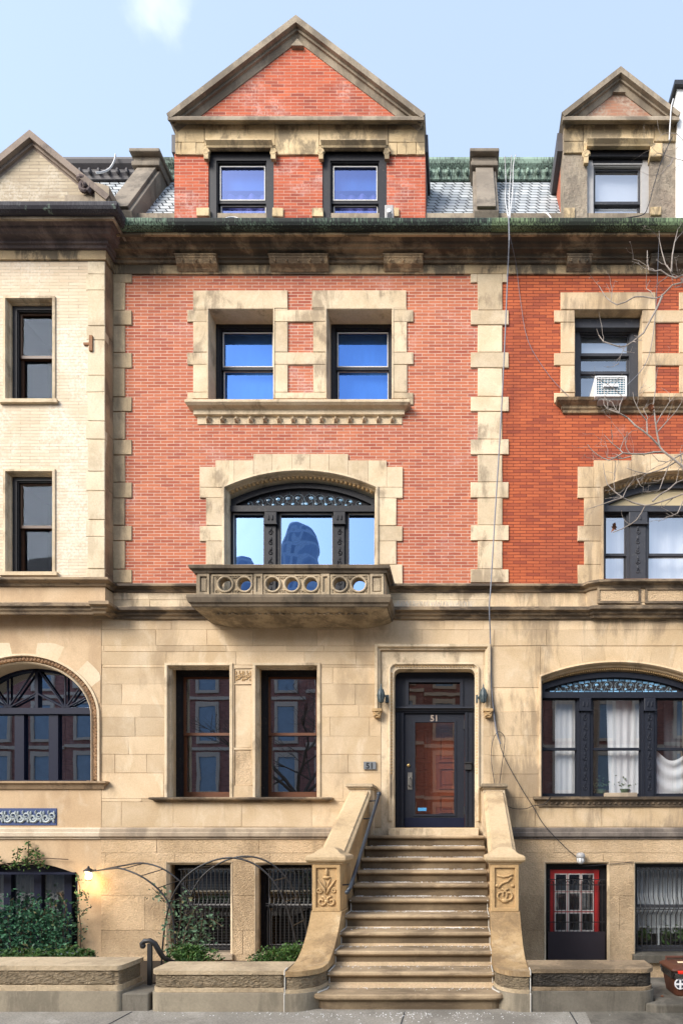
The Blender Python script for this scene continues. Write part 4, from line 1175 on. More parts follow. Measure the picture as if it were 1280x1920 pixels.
s.sweep([(el + .02, .0), (er - .02, .0)], [(0, Z(233)), (.03, Z(232, -.03)), (.05, Z(229, -.05)), (.10, Z(226, -.10)), (.12, Z(224, -.12)), (.12, Z(219, -.12)), (.10, Z(217, -.10)), (0, Z(217, -.10))])
gable_coping(s, el, er, ze, xp, zp, .20, -.12, .30)
for sgn, xe in ((1, el), (-1, er)):
    kx_ = .30 if sgn > 0 else .46
    s.prism_y([(xe + sgn * .05, Z(217, -.1) - .02), (xe + sgn * kx_, Z(217, -.1) - .02), (xe + sgn * kx_, ze + kx_ * .62 - .1), (xe + sgn * .1, ze - .02)], -.03, .2)
s.prism_y([(xp - .10, zp - .37), (xp + .10, zp - .37), (xp, zp - .26)], -.04, .1)
s.build('dormer_coping', M['coping_grey'], mid)

# ---- sloping party wall piers
def party_pier(house, xc, w, label=None):
    y0, z0, y1, z1 = .02, 11.50, 1.12, 13.08
    n = Vector((0, -(z1 - z0), (y1 - y0))).normalized()
    b = MB()
    t = .34
    prof = [(y0, z0 - .2), (y0 - t * .35, z0 + .05), (y1 - t, z1 + .15), (y1 + .2, z1 + .15), (y1 + .2, z0 - .2)]
    b.prism_x(prof, xc - w / 2, xc + w / 2)
    prof2 = [(p[0] - .035, p[1] + .03) for p in prof[1:3]] + [(y1 - .1, z1 + .15), (y0 + .2, z0 + .05)]
    b.prism_x(prof2, xc - w / 2 + .05, xc + w / 2 - .05)
    b.box(xc - w / 2 - .03, xc + w / 2 + .03, y1 - t - .12, y1 + .25, z1 + .08, z1 + .16)
    b.box(xc - w / 2 - .015, xc + w / 2 + .015, y1 - t - .08, y1 + .22, z1 + .161, z1 + .27)
    b.box(xc - w / 2 - .05, xc + w / 2 + .05, y1 - t - .16, y1 + .28, z1 + .271, z1 + .33)
    return b.build('party_wall_pier', M['pier'], house, bevel=.012)
party_pier(mid, X(909, .4), .40)

# ================================================================ the left house
lef = thing('townhouse', 'cream brick townhouse with an arched navy window and ivy, at the left edge', 'townhouse', (X(50), 0, 0))
yl_ = Y_BAY
WL = [(X(9, yl_), X(103, yl_), Z(752, yl_), Z(558, yl_)), (X(9, yl_), X(103, yl_), Z(1075, yl_), Z(882, yl_))]
MB().slab(rect(XL, X(168, yl_), 5.60, 10.62), [rect(*h) for h in WL], yl_, yl_ + .4).build('brick_wall', M['brick_l'], lef)
q = MB(); rq = random.Random(8)
zz = 10.62
for k, hgt in enumerate([.20, .25, .55, .22, .55, .26, .45, .28, .5, .3, .45, .26, .5, .35, .6]):
    z2 = max(5.62, zz - hgt)
    wide = k % 2
    q.cbox(X(165 if not wide else 162, yl_), X_BAY, yl_ - .008 + rq.uniform(-.003, .003), yl_ + .1, z2 + .004, zz - .004, .006, rq.uniform(.35, .85))
    zz = z2
    if z2 <= 5.63: break
q.build('corner_quoins', M['quoin_pale'], lef)
q = MB(); zz = 10.62
while zz > 5.65:
    hgt = rq.uniform(.35, .75); z2 = max(5.63, zz - hgt)
    q.box(X_BAY - .05, X_BAY + rq.uniform(.0, .004), yl_ + .003, .02, z2 + .003, zz - .003, rq.uniform(.2, .8)); zz = z2
q.build('return_wall', M['return'], lef)
for h in WL:
    s = MB().sweep([(h[0] + .0, h[2]), (h[0], h[3]), (h[1], h[3]), (h[1], h[2])], [(-.012, yl_ - .02), (.025, yl_ - .026), (.035, yl_), (.035, yl_ + .05), (.05, yl_ + .055), (.05, yl_ + .12), (-.012, yl_ + .12)], 'XZ')
    s.box(h[0] - .06, h[1] + .06, yl_ - .05, yl_ + .12, h[2] - .05, h[2] + .005)
    s.build('window_surround', M['sand_trim'], lef)
    sash_window(lef, h[0] + .062, h[1] - .02, h[2], h[3] - .05, yl_ + .085, (h[2] + h[3]) / 2 + .0, 'black_wood', 'trim_brown', 'gl_left', 'gl_left', fw=.06, sw=.045, bottom=.06)
MB().box(X(169, yl_), X(175, yl_), yl_ - .03, yl_ - .006, Z(660, yl_), Z(631, yl_)).box(X(158, yl_), X(169, yl_), yl_ - .022, yl_ - .002, Z(648, yl_), Z(644, yl_)).build('wall_anchor', M['rust'], lef)
# cornice returning to the middle house
pth = [(XL, yl_), (X_BAY, yl_), (X_BAY, .03)]
MB().sweep(pth, [(o, z + .003) for o, z in CORN_LOW]).build('frieze', M['frieze'], lef)
MB().sweep(pth, [(o, z + .003) for o, z in CORN_MID]).build('cornice', M['cornice_left'], lef)
MB().sweep(pth, [(o, z + .003) for o, z in CORN_FIL], tone=.7).build('cornice_fillet', M['coping_grey'], lef)
MB().sweep(pth, [(o, z + .003) for o, z in GUTTER]).build('gutter', M['gutter_l'], lef)
MB().sweep(pth, UPPER_BELT).build('string_course', M['belt'], lef)
s = MB(); s.box(XL, X_BAY, yl_ + .0, .3, 5.292, 5.60); s.box(XL, X_BAY, yl_ + .01, .3, 5.56, 5.66); s.build('band_course', M['sand_left'], lef)
MB().sweep([(XL, yl_), (X(177, yl_), yl_)], [(o * .7, z - .01) for o, z in LOWER_BELT]).build('string_course', M['belt'], lef)
MB().sweep([(X(177, yl_), yl_), (X_BAY, yl_), (X_BAY, .02)], LOWER_BELT).build('string_course', M['belt'], lef)
# lower walls
EC, EHW, EZS, ERI, EZ0 = X(45), 141 / 118, Z(1345), 116 / 118, Z(1466)
s = MB()
ar = ell_pts(EC, EZS, EHW, ERI, 30)
x1w = X(190)
ztop = Z(1206)
zi = Z(1226)
outer = [(XL, 1.84), (EC - EHW - .0, 1.84), (EC - EHW, EZS)] + ar[1:-1] + [(EC + EHW, EZS), (EC + EHW, 1.84), (x1w, 1.84), (x1w, 5.29), (XL, 5.29)]
s.slab(outer, [], -.004, .30)
s.box(EC - EHW, EC + EHW, -.003, .3, 1.84, EZ0 - .12)
s.build('stone_wall', M['sand_left'], lef)
# voussoirs, pale and tan by turns
def ell(a, k): return (EC - (EHW + k) * math.cos(a), EZS + (ERI + k) * math.sin(a))
N = 9
for i in range(N):
    a0, a1 = math.pi * (.06 + .88 * i / N), math.pi * (.06 + .88 * (i + 1) / N)
    pts = [ell(a0 + (a1 - a0) * k / 6 + .003, .005) for k in range(7)]
    out = []
    for k in range(6, -1, -1):
        x, z = ell(a0 + (a1 - a0) * k / 6, .26)
        out.append((min(x, x1w - .01), min(z, Z(1206))))
    MB().slab(pts + out, [], -.010, .02, RND.uniform(.4, .7)).build('arch_stone', M['voussoir_pale' if i % 2 else 'sand_left'], lef)
path = [(EC - EHW, EZ0)] + [(EC - EHW, EZS - .1)] + ar[1:-1] + [(EC + EHW, EZS - .1), (EC + EHW, EZ0)]
s = MB().sweep(path, [(-.02, -.03), (.012, -.035), (.022, -.01), (.022, .05), (-.02, .05)], 'XZ')
s.sweep(path, [(.105, .0), (.115, -.025), (.135, .0), (.135, .30), (.0, .30), (.0, .05), (.10, .05)], 'XZ')
mo = s.build('window_moulding', M['voussoir_pale'], lef)
s = MB(); rr = random.Random(6)
Lp = []
for (a, b) in zip(path[:-1], path[1:]):
    n_ = max(1, int(math.hypot(b[0] - a[0], b[1] - a[1]) / .05))
    for k in range(n_): Lp.append((a[0] + (b[0] - a[0]) * k / n_, a[1] + (b[1] - a[1]) * k / n_))
for i, (x, z) in enumerate(Lp):
    d = Vector((EC - x, 0, min(0, EZS - z) if z > EZS else 0)); d = d.normalized() if d.length > 0 else Vector((1, 0, 0))
    c = Vector((x, .012, z)) + d * .062
    s.blob(c, (.036, .035, .030), 6, 4, rr.uniform(0, 1))
    s.tube(spiral(c.x, c.z, -.012, .03, .008, rr.uniform(0, 6), 1.2, 8), .009, 4, rr.uniform(0, 1))
s.build('carved_foliage_band', M['ornament'], mo)
yw = .26
ein = ell_pts(EC, EZS, EHW - .115, ERI - .115, 30)
o2 = [(EC - EHW + .115, EZ0)] + ein + [(EC + EHW - .115, EZ0)]
ztr = Z(1334, yw)
f = MB()
def eq(x, k): return EZS + (ERI - k) * math.sqrt(max(0, 1 - ((x - EC) / (EHW - k)) ** 2))
mx = [(X(92, yw), X(108, yw)), (EC - (X(108, yw) - EC), EC - (X(92, yw) - EC))]
mx = sorted(mx)
lights = [(EC - EHW + .16, mx[0][0]), (mx[0][1], mx[1][0]), (mx[1][1], EC + EHW - .16)]
hs = [rect(a + .006, b - .006, EZ0 + .05, ztr - .05) for a, b in lights]
fan = [(EC - EHW + .20, ztr + .04)] + [(x, eq(x, .17)) for x in [EC + (EHW - .20) * (k / 14 - 1) for k in range(1, 28)]] + [(EC + EHW - .20, ztr + .04)]
f.slab(list(reversed(o2)), hs + [list(reversed(fan))], yw, yw + .1)
f.sweep([(EC - EHW + .1, ztr), (EC + EHW - .1, ztr)], [(-.05, -.03), (.05, -.03), (.05, .0), (-.05, .0)], 'XZ', base=yw - .001)
wl_ = f.build('window', M['navy'], lef)
s = MB()
for sx_ in (-1, 1):
    hub = Vector((EC + sx_ * .47, yw + .01, ztr + .05))
    for ang in (0, 28, 55, 90, 125, 152):
        L = .9
        d = Vector((math.cos(rad(ang)) * sx_, 0, math.sin(rad(ang))))
        t = .0
        while t < L:
            p = hub + d * t
            if abs(p.x - EC) > EHW - .18 or p.z > eq(p.x, .16): break
            if (p.x - EC) * sx_ < 0.02: break
            t += .02
        s.tube([hub, hub + d * t], .017, 6)
    s.tube([hub + Vector((.06 * math.cos(a * .3), 0, .06 * math.sin(a * .3))) for a in range(0, 11)], .015, 5)
s.box(EC - .025, EC + .025, yw, yw + .05, ztr + .03, eq(EC, .14))
s.build('fan_bars', M['navy'], wl_)
for a, b in lights:
    quad_xz(MB(), a + .02, b - .02, EZ0 + .04, ztr - .04, yw + .05).build('pane', M['gl_dark'], wl_)
MB().slab(list(reversed(fan)), [], yw + .05, yw + .052).build('fanlight_pane', M['gl_dark'], wl_)
interior_box('interior', M['interior'], wl_, EC - EHW + .02, EC + EHW - .02, EZ0 - .02, EZS + ERI - .02, yw + .12, yw + .9)
MB().sweep([(EC - EHW - .05, 0), (EC + EHW + .06, 0), (EC + EHW + .06, .03)], [(-.03, EZ0 - .13), (.03, EZ0 - .12), (.06, EZ0 - .05), (.10, EZ0 - .03), (.10, EZ0 + .0), (-.28, EZ0 + .02), (-.28, EZ0 - .13)]).build('window_sill', M['return'], lef)
t = MB().box(X(-16), X(107), -.012, .02, Z(1548), Z(1516)); tp = t.build('ornament_panel', M['tile_navy'], lef)
t = MB(); scrollwork(t, X(-15), X(105), Z(1547), Z(1518), -.016, .022, 5, random.Random(2)); t.build('scroll_relief', M['tile_pale'], tp)
MB().sweep([(XL, 0), (X(190), 0)], DADO).build('dado_moulding', M['dado_left'], lef)
# basement
lb = (X(-66), X(146), Z(1790), Z(1622))
la = arc_pts((lb[0] + lb[1]) / 2, lb[3] - .16, (lb[1] - lb[0]) / 2, .20, 20)
op = [(lb[0], lb[2])] + la + [(lb[1], lb[2])]
MB().slab([(XL, -1), (XL, 1.67)][::-1] + [(XL, -1)][:0] + [], [], 0, 0) if False else None
MB().slab([(XL, -1.0), (lb[0], -1.0)] + op + [(lb[1], -1.0), (X(190), -1.0), (X(190), 1.67), (XL, 1.67)], [], -.004, .3).build('basement_wall', M['sand_left'], lef)
bwf = MB().slab(list(reversed(op)), [rect(X(2), X(46), lb[2] + .05, Z(1640)), rect(X(60), X(104), lb[2] + .05, Z(1640)), rect(X(118), X(140), lb[2] + .05, Z(1640)), rect(X(-60), X(-12), lb[2] + .05, Z(1640))], .2, .28).build('window', M['navy'], lef)
quad_xz(MB(), lb[0], lb[1], lb[2], Z(1632), .25).build('pane', M['gl_plain'], bwf)
curtain_mesh(X(-40), X(106), lb[2], Z(1636), .42, 16, .03, 90).build('curtain', M['blind_grey'], bwf)
interior_box('interior', M['interior'], bwf, lb[0], lb[1], lb[2], lb[3], .30, .9)
MB().box(lb[0] + .1, lb[1] - .02, -.04, .06, Z(1640), Z(1636)).build('window_bar', M['navy'], bwf)
# left gable
yg2 = -.18
pxp, pzp = X(55, yg2 - .1), Z(242, yg2 - .1)
exr = X(205, yg2 - .1); zer = Z(365, yg2 - .1)
exl = pxp - (exr - pxp)
# the slope of the coping carried on past the cornice edge
s = MB().slab([(exl + .1, 10.95), (exr - .16, 10.95), (exr - .16, zer - .05), (pxp, pzp - .15), (exl + .1, zer - .05)], [], yg2, yg2 + .3)
s.build('gable_brick', M['brick_lg'], lef)
s = MB(); gable_coping(s, exl, exr, zer, pxp, pzp, .20, yg2 - .10, yg2 + .34)
s.build('gable_coping', M['coping_dark'], lef)
s = MB().cbox(X(120, yg2 - .03), X(196, yg2 - .03), yg2 - .03, yg2 + .3, 10.95, Z(364, yg2 - .03), .01)
s.prism_y([(X(184, yg2), Z(352, yg2)), (exr - .02, Z(352, yg2) - .06), (exr + .0, 10.95), (X(184, yg2), 10.95)], yg2 - .08, yg2 + .3)
s.build('gable_kneeler', M['coping_grey'], lef)
s = MB(); kx, kz, ky = X(158, yg2 - .08), Z(348, yg2 - .08), yg2 - .06
s.tube(spiral(kx, kz, ky, .10, .02, -1, 1.8, 20), [.045 - .0014 * i for i in range(21)], 7)
s.blob((kx - .05, ky, kz + .13), (.09, .06, .05), 8, 5).blob((kx + .02, ky - .03, kz), .04, 7, 5)
s.build('carved_scroll', M['cornice_left'], lef)
s = MB().slab([(exl + .1, 10.95), (exr + .05, 10.95), (exr + .05, zer - .12), (pxp, pzp - .12), (exl + .1, zer - .12)], [], yg2 + .31, 2.6)
s.build('gable_roof', M['lead'], lef)
slope_roof(lef, XL, X(262, .6) - .002, 'slate', 'lead', seed=2)
party_pier(lef, X(236, .1), .42)

# ================================================================ the right house
rig = thing('townhouse', 'orange brick townhouse with narrow sooty gable, red basement door and white curtains', 'townhouse', (X(1160), 0, 0))
DXU = 688
W_UR = [(X(1077), X(1203), Z(757), Z(582)), (X(390 + 908), X(515 + 908), Z(757), Z(582))]
AX = 1271 - 564
hr = [rect(X(1060), X(1220), Z(748), Z(560)), rect(X(1285), X(1440), Z(748), Z(560)), rect(X(405 + AX), X(723 + AX), Z(1085), Z(872))]
MB().slab(rect(X_MID, XR, Z_BRICK0 - .02, Z_BRICK1), hr, 0, .28).build('brick_wall', M['brick_r'], rig)
s = MB()
AR_C, AR_HW, AR_ZS, AR_RI, AR_Z0 = X(1155), 142 / 118, Z(1270), 27 / 118, Z(1496)
HA = (X(1013), X(1297), AR_Z0, Z(1212))
ashlar(s, X_MID, XR, zrows[:2] + [Z(p) for p in (1211, 1290, 1335, 1380, 1418, 1452, 1496, 1551)] + [5.16, 1.84], [HA], 0, seed=21, lmin=.6, lmax=1.5)
s.slab(rect(X_MID, XR, 1.84, 5.16), [rect(*HA)], .0075, .30)
s.build('stone_wall', M['sand_right'], rig)
v = MB()
R_ = (AR_HW ** 2 + AR_RI ** 2) / (2 * AR_RI); zc = AR_ZS + AR_RI - R_; a0 = math.asin(AR_HW / R_)
N = 7
for i in range(N):
    aa, ab = -a0 + 2 * a0 * i / N, -a0 + 2 * a0 * (i + 1) / N
    low = [(AR_C + R_ * math.sin(aa + (ab - aa) * k / 6), zc + R_ * math.cos(aa + (ab - aa) * k / 6)) for k in range(7)]
    zt_ = Z(1212) - .003
    k_ = 1.55
    def top(a):
        x = AR_C + (zt_ - zc) * math.tan(a) * k_ if False else AR_C + (zt_ - zc) * math.tan(a) * 1.0
        return (min(max(x, HA[0] + .002), HA[1] - .002), zt_)
    ta, tb = top(aa), top(ab)
    poly = [(low[0][0] + .002, low[0][1])] + low[1:-1] + [(low[-1][0] - .002, low[-1][1])] + [tb, ta]
    MB().slab(poly, [], -.002 + RND.uniform(-.002, .002), .30, RND.uniform(.3, .75)).build('arch_stone', M['sand_right'], rig)
path = [(AR_C - AR_HW, AR_Z0)] + arc_pts(AR_C, AR_ZS, AR_HW, AR_RI, 40) + [(AR_C + AR_HW, AR_Z0)]
s = MB().sweep(path, [(-.03, -.03), (.0, -.045), (.018, -.02), (.025, .03), (-.03, .03)], 'XZ')
s.sweep(path[1:-1], [(.0, .03), (.05, .03), (.06, .05), (.06, .13), (.10, .15), (.10, .30), (0, .30)], 'XZ')
mo = s.build('window_moulding', M['sand_right'], rig)
s = MB(); aa = arc_pts(AR_C, AR_ZS - .05, AR_HW - .03, AR_RI - .01, 70)
for i in range(1, 70): s.box(aa[i][0] - .010, aa[i][0] + .010, .06, .12, aa[i][1] - .03, aa[i][1] + .012, RND.uniform(.1, .5))
s.build('dentil_band', M['carved'], mo)
aw2 = arched_window(rig, AR_C, AR_HW - .0, AR_ZS - .09, AR_RI - .02, AR_Z0, .12, Z(1305, .12), [(X(1086, .1), X(1107, .1)), (X(1207, .1), X(1227, .1))], Z(1404, .12), 'blue_black', 'gl_curt', 'blue', room='room')
# curtains and the cloth hung in the right light
yc = .31
curtain_mesh(X(1040, yc), X(1085, yc), AR_Z0 + .02, Z(1312, yc), yc, 4, .005, 36).build('curtain', M['curtain'], aw2)
curtain_mesh(X(1136, yc), X(1206, yc), AR_Z0 + .02, Z(1312, yc), yc, 5, .006, 50, .10).build('curtain', M['curtain'], aw2)
curtain_mesh(X(1252, yc), X(1300, yc), AR_Z0 + .02, Z(1312, yc), yc + .2, 4, .006, 50).build('curtain', M['blind_grey'], aw2)
cl = MB(); vs = []; fs = []; n = 20; mm = 14
for j in range(mm + 1):
    for i in range(n + 1):
        u, w = i / n, j / mm
        sag = .17 * math.sin(math.pi * min(1, u * 1.15)) * (1 - .75 * w)
        x = X(1229, .235) + (X(1300, .235) - X(1229, .235)) * u
        z = Z(1407, .235) - sag - w * (Z(1407, .235) - AR_Z0 - .06 - sag * .9)
        vs.append((x, .245 + .026 * math.sin(w * 17 - 7 * u * (1 - u) * 2) * (1 - .4 * w), z))
for j in range(mm):
    for i in range(n): fs.append((j * (n + 1) + i, j * (n + 1) + i + 1, (j + 1) * (n + 1) + i + 1, (j + 1) * (n + 1) + i))
cl.add(vs, fs).build('draped_cloth', M['curtain'], aw2, smooth=True)
pl = MB(); r_ = random.Random(5)
for bx, nn in ((X(1170, .34), 60), (X(1125, .34), 40)):
    pl.lathe((bx, .34, AR_Z0 + .06), [(.05, 0), (.09, .09), (.095, .1)], 10)
    for i in range(nn): pl.leaf((bx + r_.gauss(0, .08), .34 + r_.gauss(0, .03), AR_Z0 + .2 + abs(r_.gauss(0, .07))), .05, r_)
pl.build('potted_plants', M['rose_leaf'], aw2)
MB().cbox(X(1134, -.03), X(1194, -.03), -.05, .06, AR_Z0 + .002, Z(1487, -.03), .006).build('sill_block', M['dado'], aw2)
s = MB().sweep([(X(1012), .02), (X(1012), 0), (XR - .05, 0)], [(-.02, Z(1514)), (.03, Z(1513)), (.04, Z(1508)), (.07, Z(1502)), (.11, Z(1500)), (.12, Z(1495)), (-.3, Z(1494)), (-.3, Z(1514))])
for i in range(28): s.blob((X(1022 + i * 10), -.045, Z(1506.5)), (.028, .02, .028), 6, 3, RND.uniform(.2, .6))
s.build('window_sill', M['belt'], rig)
# basement: door and barred window
RD = (X(1020), X(1142), -.9, Z(1617)); RW = (X(1188), X(1330), Z(1790), Z(1617))
s = MB()
ashlar(s, X_MID, XR, [-1.0, -.3, Z(1745), Z(1680), Z(1617), Z(1600), 1.67], [RD, RW], -.01, lmin=.9, lmax=1.9, seed=13, jit=.002, joint=.005)
s.slab(rect(X_MID, XR, -1.0, 1.67), [rect(*RD), rect(*RW)], .0045, .30)
s.build('basement_wall', M['sand_rough'], rig)
MB().sweep([(X_MID, 0), (XR, 0)], DADO).build('dado_moulding', M['dado_r'], rig)
for h in (RD, RW):
    s = MB().sweep([(h[0], h[2]), (h[0], h[3]), (h[1], h[3]), (h[1], h[2])], [(-.004, -.014), (.004, -.014), (.03, .03), (.03, .05), (-.004, .05)], 'XZ')
    s.build('door_moulding' if h is RD else 'window_moulding', M['sand_trim'], rig)
yb = .16
f = MB().slab([(X(1026, yb) - .05, -.85), (X(1026, yb) - .05, Z(1617) + .02), (RD[1] + .02, Z(1617) + .02), (RD[1] + .02, -.85)], [rect(X(1031, yb), X(1124, yb), -.80, Z(1631, yb))], yb, yb + .1)
dr2 = f.build('door', M['black_wood'], rig)
rx0, rx1, rz1 = X(1031, yb), X(1123, yb), Z(1631, yb)
gx = [X(p, yb) for p in (1041, 1062, 1066, 1087, 1091, 1112)]
gz = [Z(p, yb) for p in (1640, 1671, 1675, 1708, 1713, 1746)]
hs = [rect(gx[i], gx[i + 1], gz[j + 1], gz[j]) for i in (0, 2, 4) for j in (0, 2, 4)]
MB().slab(rect(rx0, rx1, -.80, rz1), hs, yb + .02, yb + .06).build('door_leaf', M['red'], dr2, label='red glazed basement door leaf with nine small panes')
s = MB()
for hq in hs:
    a, b, c_, d = hq[0][0], hq[1][0], hq[0][1], hq[2][1]
    s.slab(rect(a - .012, b + .012, c_ - .012, d + .012), [rect(a + .006, b - .006, c_ + .006, d - .006)], yb + .012, yb + .019)
s.build('glazing_beads', M['storm'], dr2)
for hq in hs:
    quad_xz(MB(), hq[0][0], hq[1][0], hq[0][1], hq[2][1], yb + .04).build('pane', M['gl_plain'], dr2)
curtain_mesh(gx[0] - .05, gx[5] + .05, gz[5] - .1, gz[0] + .1, yb + .2, 9, .02, 50).build('curtain', M['blind_grey'], dr2)
interior_box('interior', M['interior'], dr2, rx0 - .1, rx1 + .1, -.8, rz1 + .1, yb + .11, yb + .8)
yg3 = .07
s = MB().box(X(1027, yg3), X(1134, yg3), yg3, yg3 + .03, -.86, Z(1748, yg3))
s.build('gate_panel', M['gate_panel'], dr2)
s = MB()
for i in range(14):
    x = X(1030 + i * 7.6, yg3)
    s.tube([(x, yg3 + .015, Z(1748, yg3)), (x, yg3 + .015, Z(1652, yg3))], .006, 4)
for i in range(7):
    x = X(1030 + (2 * i + .5) * 7.6, yg3)
    s.tube([(x - .032 + .064 * k / 8, yg3 + .01, Z(1658, yg3) + .05 * math.sin(math.pi * k / 8)) for k in range(9)], .006, 4)
for p in (1650, 1660, 1730): s.box(X(1027, yg3), X(1134, yg3), yg3 + .01, yg3 + .022, Z(p + .8, yg3), Z(p - .8, yg3))
s.build('gate_bars', M['iron'], dr2)
w = sash_window(rig, RW[0] + .03, RW[1], RW[2], RW[3], .2, Z(1700, .25), 'grey_wood', 'grey_wood', 'gl_plain', 'gl_plain', fw=.06, sw=.045, bottom=.06, room='room')
curtain_mesh(RW[0] + .1, RW[1], Z(1760), RW[3], .45, 12, .025, 70).build('curtain', M['curtain'], w)
s = MB().box(X(1197, .38), X(1290, .38), .38, .40, Z(1740, .38), Z(1737, .38)).box(X(1233, .38), X(1236, .38), .38, .4, Z(1790, .38), Z(1740, .38)); s.build('inner_rail', M['white'], w)
pl = MB(); r_ = random.Random(7)
for bx in (1208, 1248, 1275):
    for i in range(36): pl.leaf((X(bx, .42) + r_.gauss(0, .06), .42 + r_.gauss(0, .02), Z(1752, .42) + r_.gauss(0, .08)), .09, r_)
pl.build('potted_plants', M['box_leaf'], w)
grille(rig, RW[0] + .06, RW[1], RW[2] + .05, RW[3] - .06, .08, Z(1705, .1), 15)
MB().box(RW[0] - .03, XR - .1, -.10, .22, RW[2] - .12, RW[2] + .005).build('window_sill', M['wall_base_r'], rig, bevel=.008)
# upper windows, the right one of the pair off to the side
def right_twin():
    b = MB(); r = random.Random(17); y0, y1 = -.022, .26
    def blk(p0, p1, t, bt):
        b.cbox(X(p0) + .002, X(p1) - .002, y0 + r.uniform(-.004, .003), y1, Z(bt) + .003, Z(t) - .003, .007, r.uniform(.25, .75))
    blk(1050, 1228, 549, 582); blk(1272, 1450, 549, 582)
    for (pt, pb) in ((583, 606), (663, 687), (738, 757)):
        blk(1038, 1077, pt, pb); blk(1203, 1298, pt, pb); blk(1423, 1462, pt, pb)
    for (pt, pb) in ((606, 663), (687, 738)):
        blk(1050, 1077, pt, pb); blk(1203, 1228, pt, pb); blk(1272, 1298, pt, pb); blk(1423, 1450, pt, pb)
    b.build('window_surround', M['sand_right'], rig)
right_twin()
b = MB().sweep([(X(1058), .04), (X(1058), 0), (X(1454), 0)], [(.001, Z(777)), (.03, Z(776)), (.035, Z(772)), (.055, Z(770)), (.06, Z(766)), (.09, Z(764)), (.13, Z(761)), (.15, Z(757)), (.001, Z(755))])
b.box(X(1060), X(1452), -.02, .3, Z(762), Z(757.5)); b.build('window_sill', M['bracket'], rig)
for i, h in enumerate(W_UR):
    zz0 = Z(757)
    w = sash_window(rig, h[0] + .0, h[1], zz0, h[3] - .03, .20, Z(666, .27), 'grey_wood', 'grey_wood', 'gl_plain', 'gl_plain', fw=.12, sw=.045, bottom=.06, room='room', blind='blind_grey')
    x0, x1 = h[0] + .13, h[1] - .13
    MB().box(x0, x1, .345, .352, Z(664, .34), Z(612, .34)).build('blind', M['blind'], w)
    MB().box(x0 + .02, x1 - .02, .258, .30, Z(703, .28), Z(698, .28)).build('sash', M['grey_wood'], w)
    MB().box(h[0] - .02, h[1] + .02, .12, .2, h[3] - .16, h[3] - .02).build('head_board', M['grey_wood'], w)
arched_surround(rig, AX, 'sand_right', 'sand_right', Z(1094))
aw3 = arched_window(rig, X(1271, .15), 141 * 9.15 / FOC, Z(937, .15), .275, Z(1092, .15), .15, Z(957, .15), [(X(1178, .15), X(1211, .15)), (X(1331, .15), X(1364, .15))], Z(1040, .18), 'grey_wood', 'gl_pale', 'cream', room='room')
curtain_mesh(X(1133, .5), X(1410, .5), Z(1092, .3), Z(957, .3), .40, 9, .02, 80).build('curtain', M['curtain'], aw3)
# bowed sill under it
bow = [(X(1098), .02), (X(1098), -.02), (X(1104), -.09), (X(1118), -.14), (X(1140), -.16), (XR - .05, -.16)]
MB().prism_z([(p[0], p[1]) for p in bow] + [(XR - .05, .02)], 5.32, 5.60, .6).build('bowed_apron', M['sand_right'], rig)
ap = MB()
for a, b in ((1119, 1200), (1208, 1300)): ap.slab(rect(X(a, -.16), X(b, -.16), 5.335, 5.575), [rect(X(a + 4, -.16), X(b - 4, -.16), 5.37, 5.545)], -.185, -.161)
ap.build('apron_frame', M['belt'], rig)
ap = MB().box(X(1123, -.16), X(1296, -.16), -.168, -.161, 5.36, 5.55); ap.build('tooled_panel', M['sand_rough'], rig)
MB().sweep([(X_MID, 0), (X(1092), 0)] + [(p[0], p[1]) for p in bow[1:]], UPPER_BELT).build('string_course', M['belt'], rig)
MB().sweep([(X_MID, 0), (X(1106), 0), (X(1112), -.05), (XR, -.05)], LOWER_BELT).build('string_course', M['belt'], rig)
s = MB(); ashlar(s, X_MID, XR, [5.30, 5.60], [], -.008, lmin=.7, lmax=1.3, seed=41); s.box(X_MID, XR, .006, .28, 5.16, 5.68); s.build('band_course', M['sand_right'], rig)
# cornice
MB().sweep([(X_MID, 0), (XR, 0)], CORN_LOW).build('frieze', M['frieze'], rig)
MB().sweep([(X_MID, 0), (XR, 0)], CORN_MID).build('cornice', M['cornice'], rig)
MB().sweep([(X_MID, 0), (XR, 0)], CORN_FIL, tone=.4).build('cornice_fillet', M['frieze'], rig)
gz_ = MB().sweep([(X_MID, 0), (XR, 0)], GUTTER)
M['gutter_r'] = patina('greener_copper_gutter', (.19, .27, .14), (.02, .026, .018), (.43, .63))
gz_.build('gutter', M['gutter_r'], rig)
for a, b in ((1064, 1110), (1222, 1300)): bracket(rig, X(a, -.17), X(b, -.17), 'cornice')
slope_roof(rig, X(910, .6) + .002, XR, seed=3)
# gable
rx0, rx1 = X(1056, yg), X(1272, yg)
ZHR = Z(268.5, -.08)
DR = (X(1101), X(1219), 11.0, ZHR)
s = MB().slab(rect(rx0, rx1, 10.95, Z(232, yg)), [rect(DR[0], DR[1], 11.0, DR[3] + .05)], yg, yg + .28); s.build('dormer_wall', M['spalled'], rig)
for a in (rx0, rx1 - .2): MB().box(a, a + .2, yg + .281, 2.2, 11.3, Z(232, yg)).build('dormer_cheek', M['brick_d'], rig)
rxp, rzp = X(1163, -.1), Z(126, -.1); rel, rer = X(1052, -.1), X(1275, -.1); rze = Z(213, -.1)
c = MB().slab([(rel + .04, rze - .04), (rel + .04, rze + .02), (rxp, rzp - .1), (rer - .04, rze + .02), (rer - .04, rze - .04)], [], .16, 4.0)
c.box(rel - .03, rx0 + .02, .10, 2.0, rze - .34, rze - .05); c.build('dormer_roof', M['lead'], rig)
DH[0] = rig
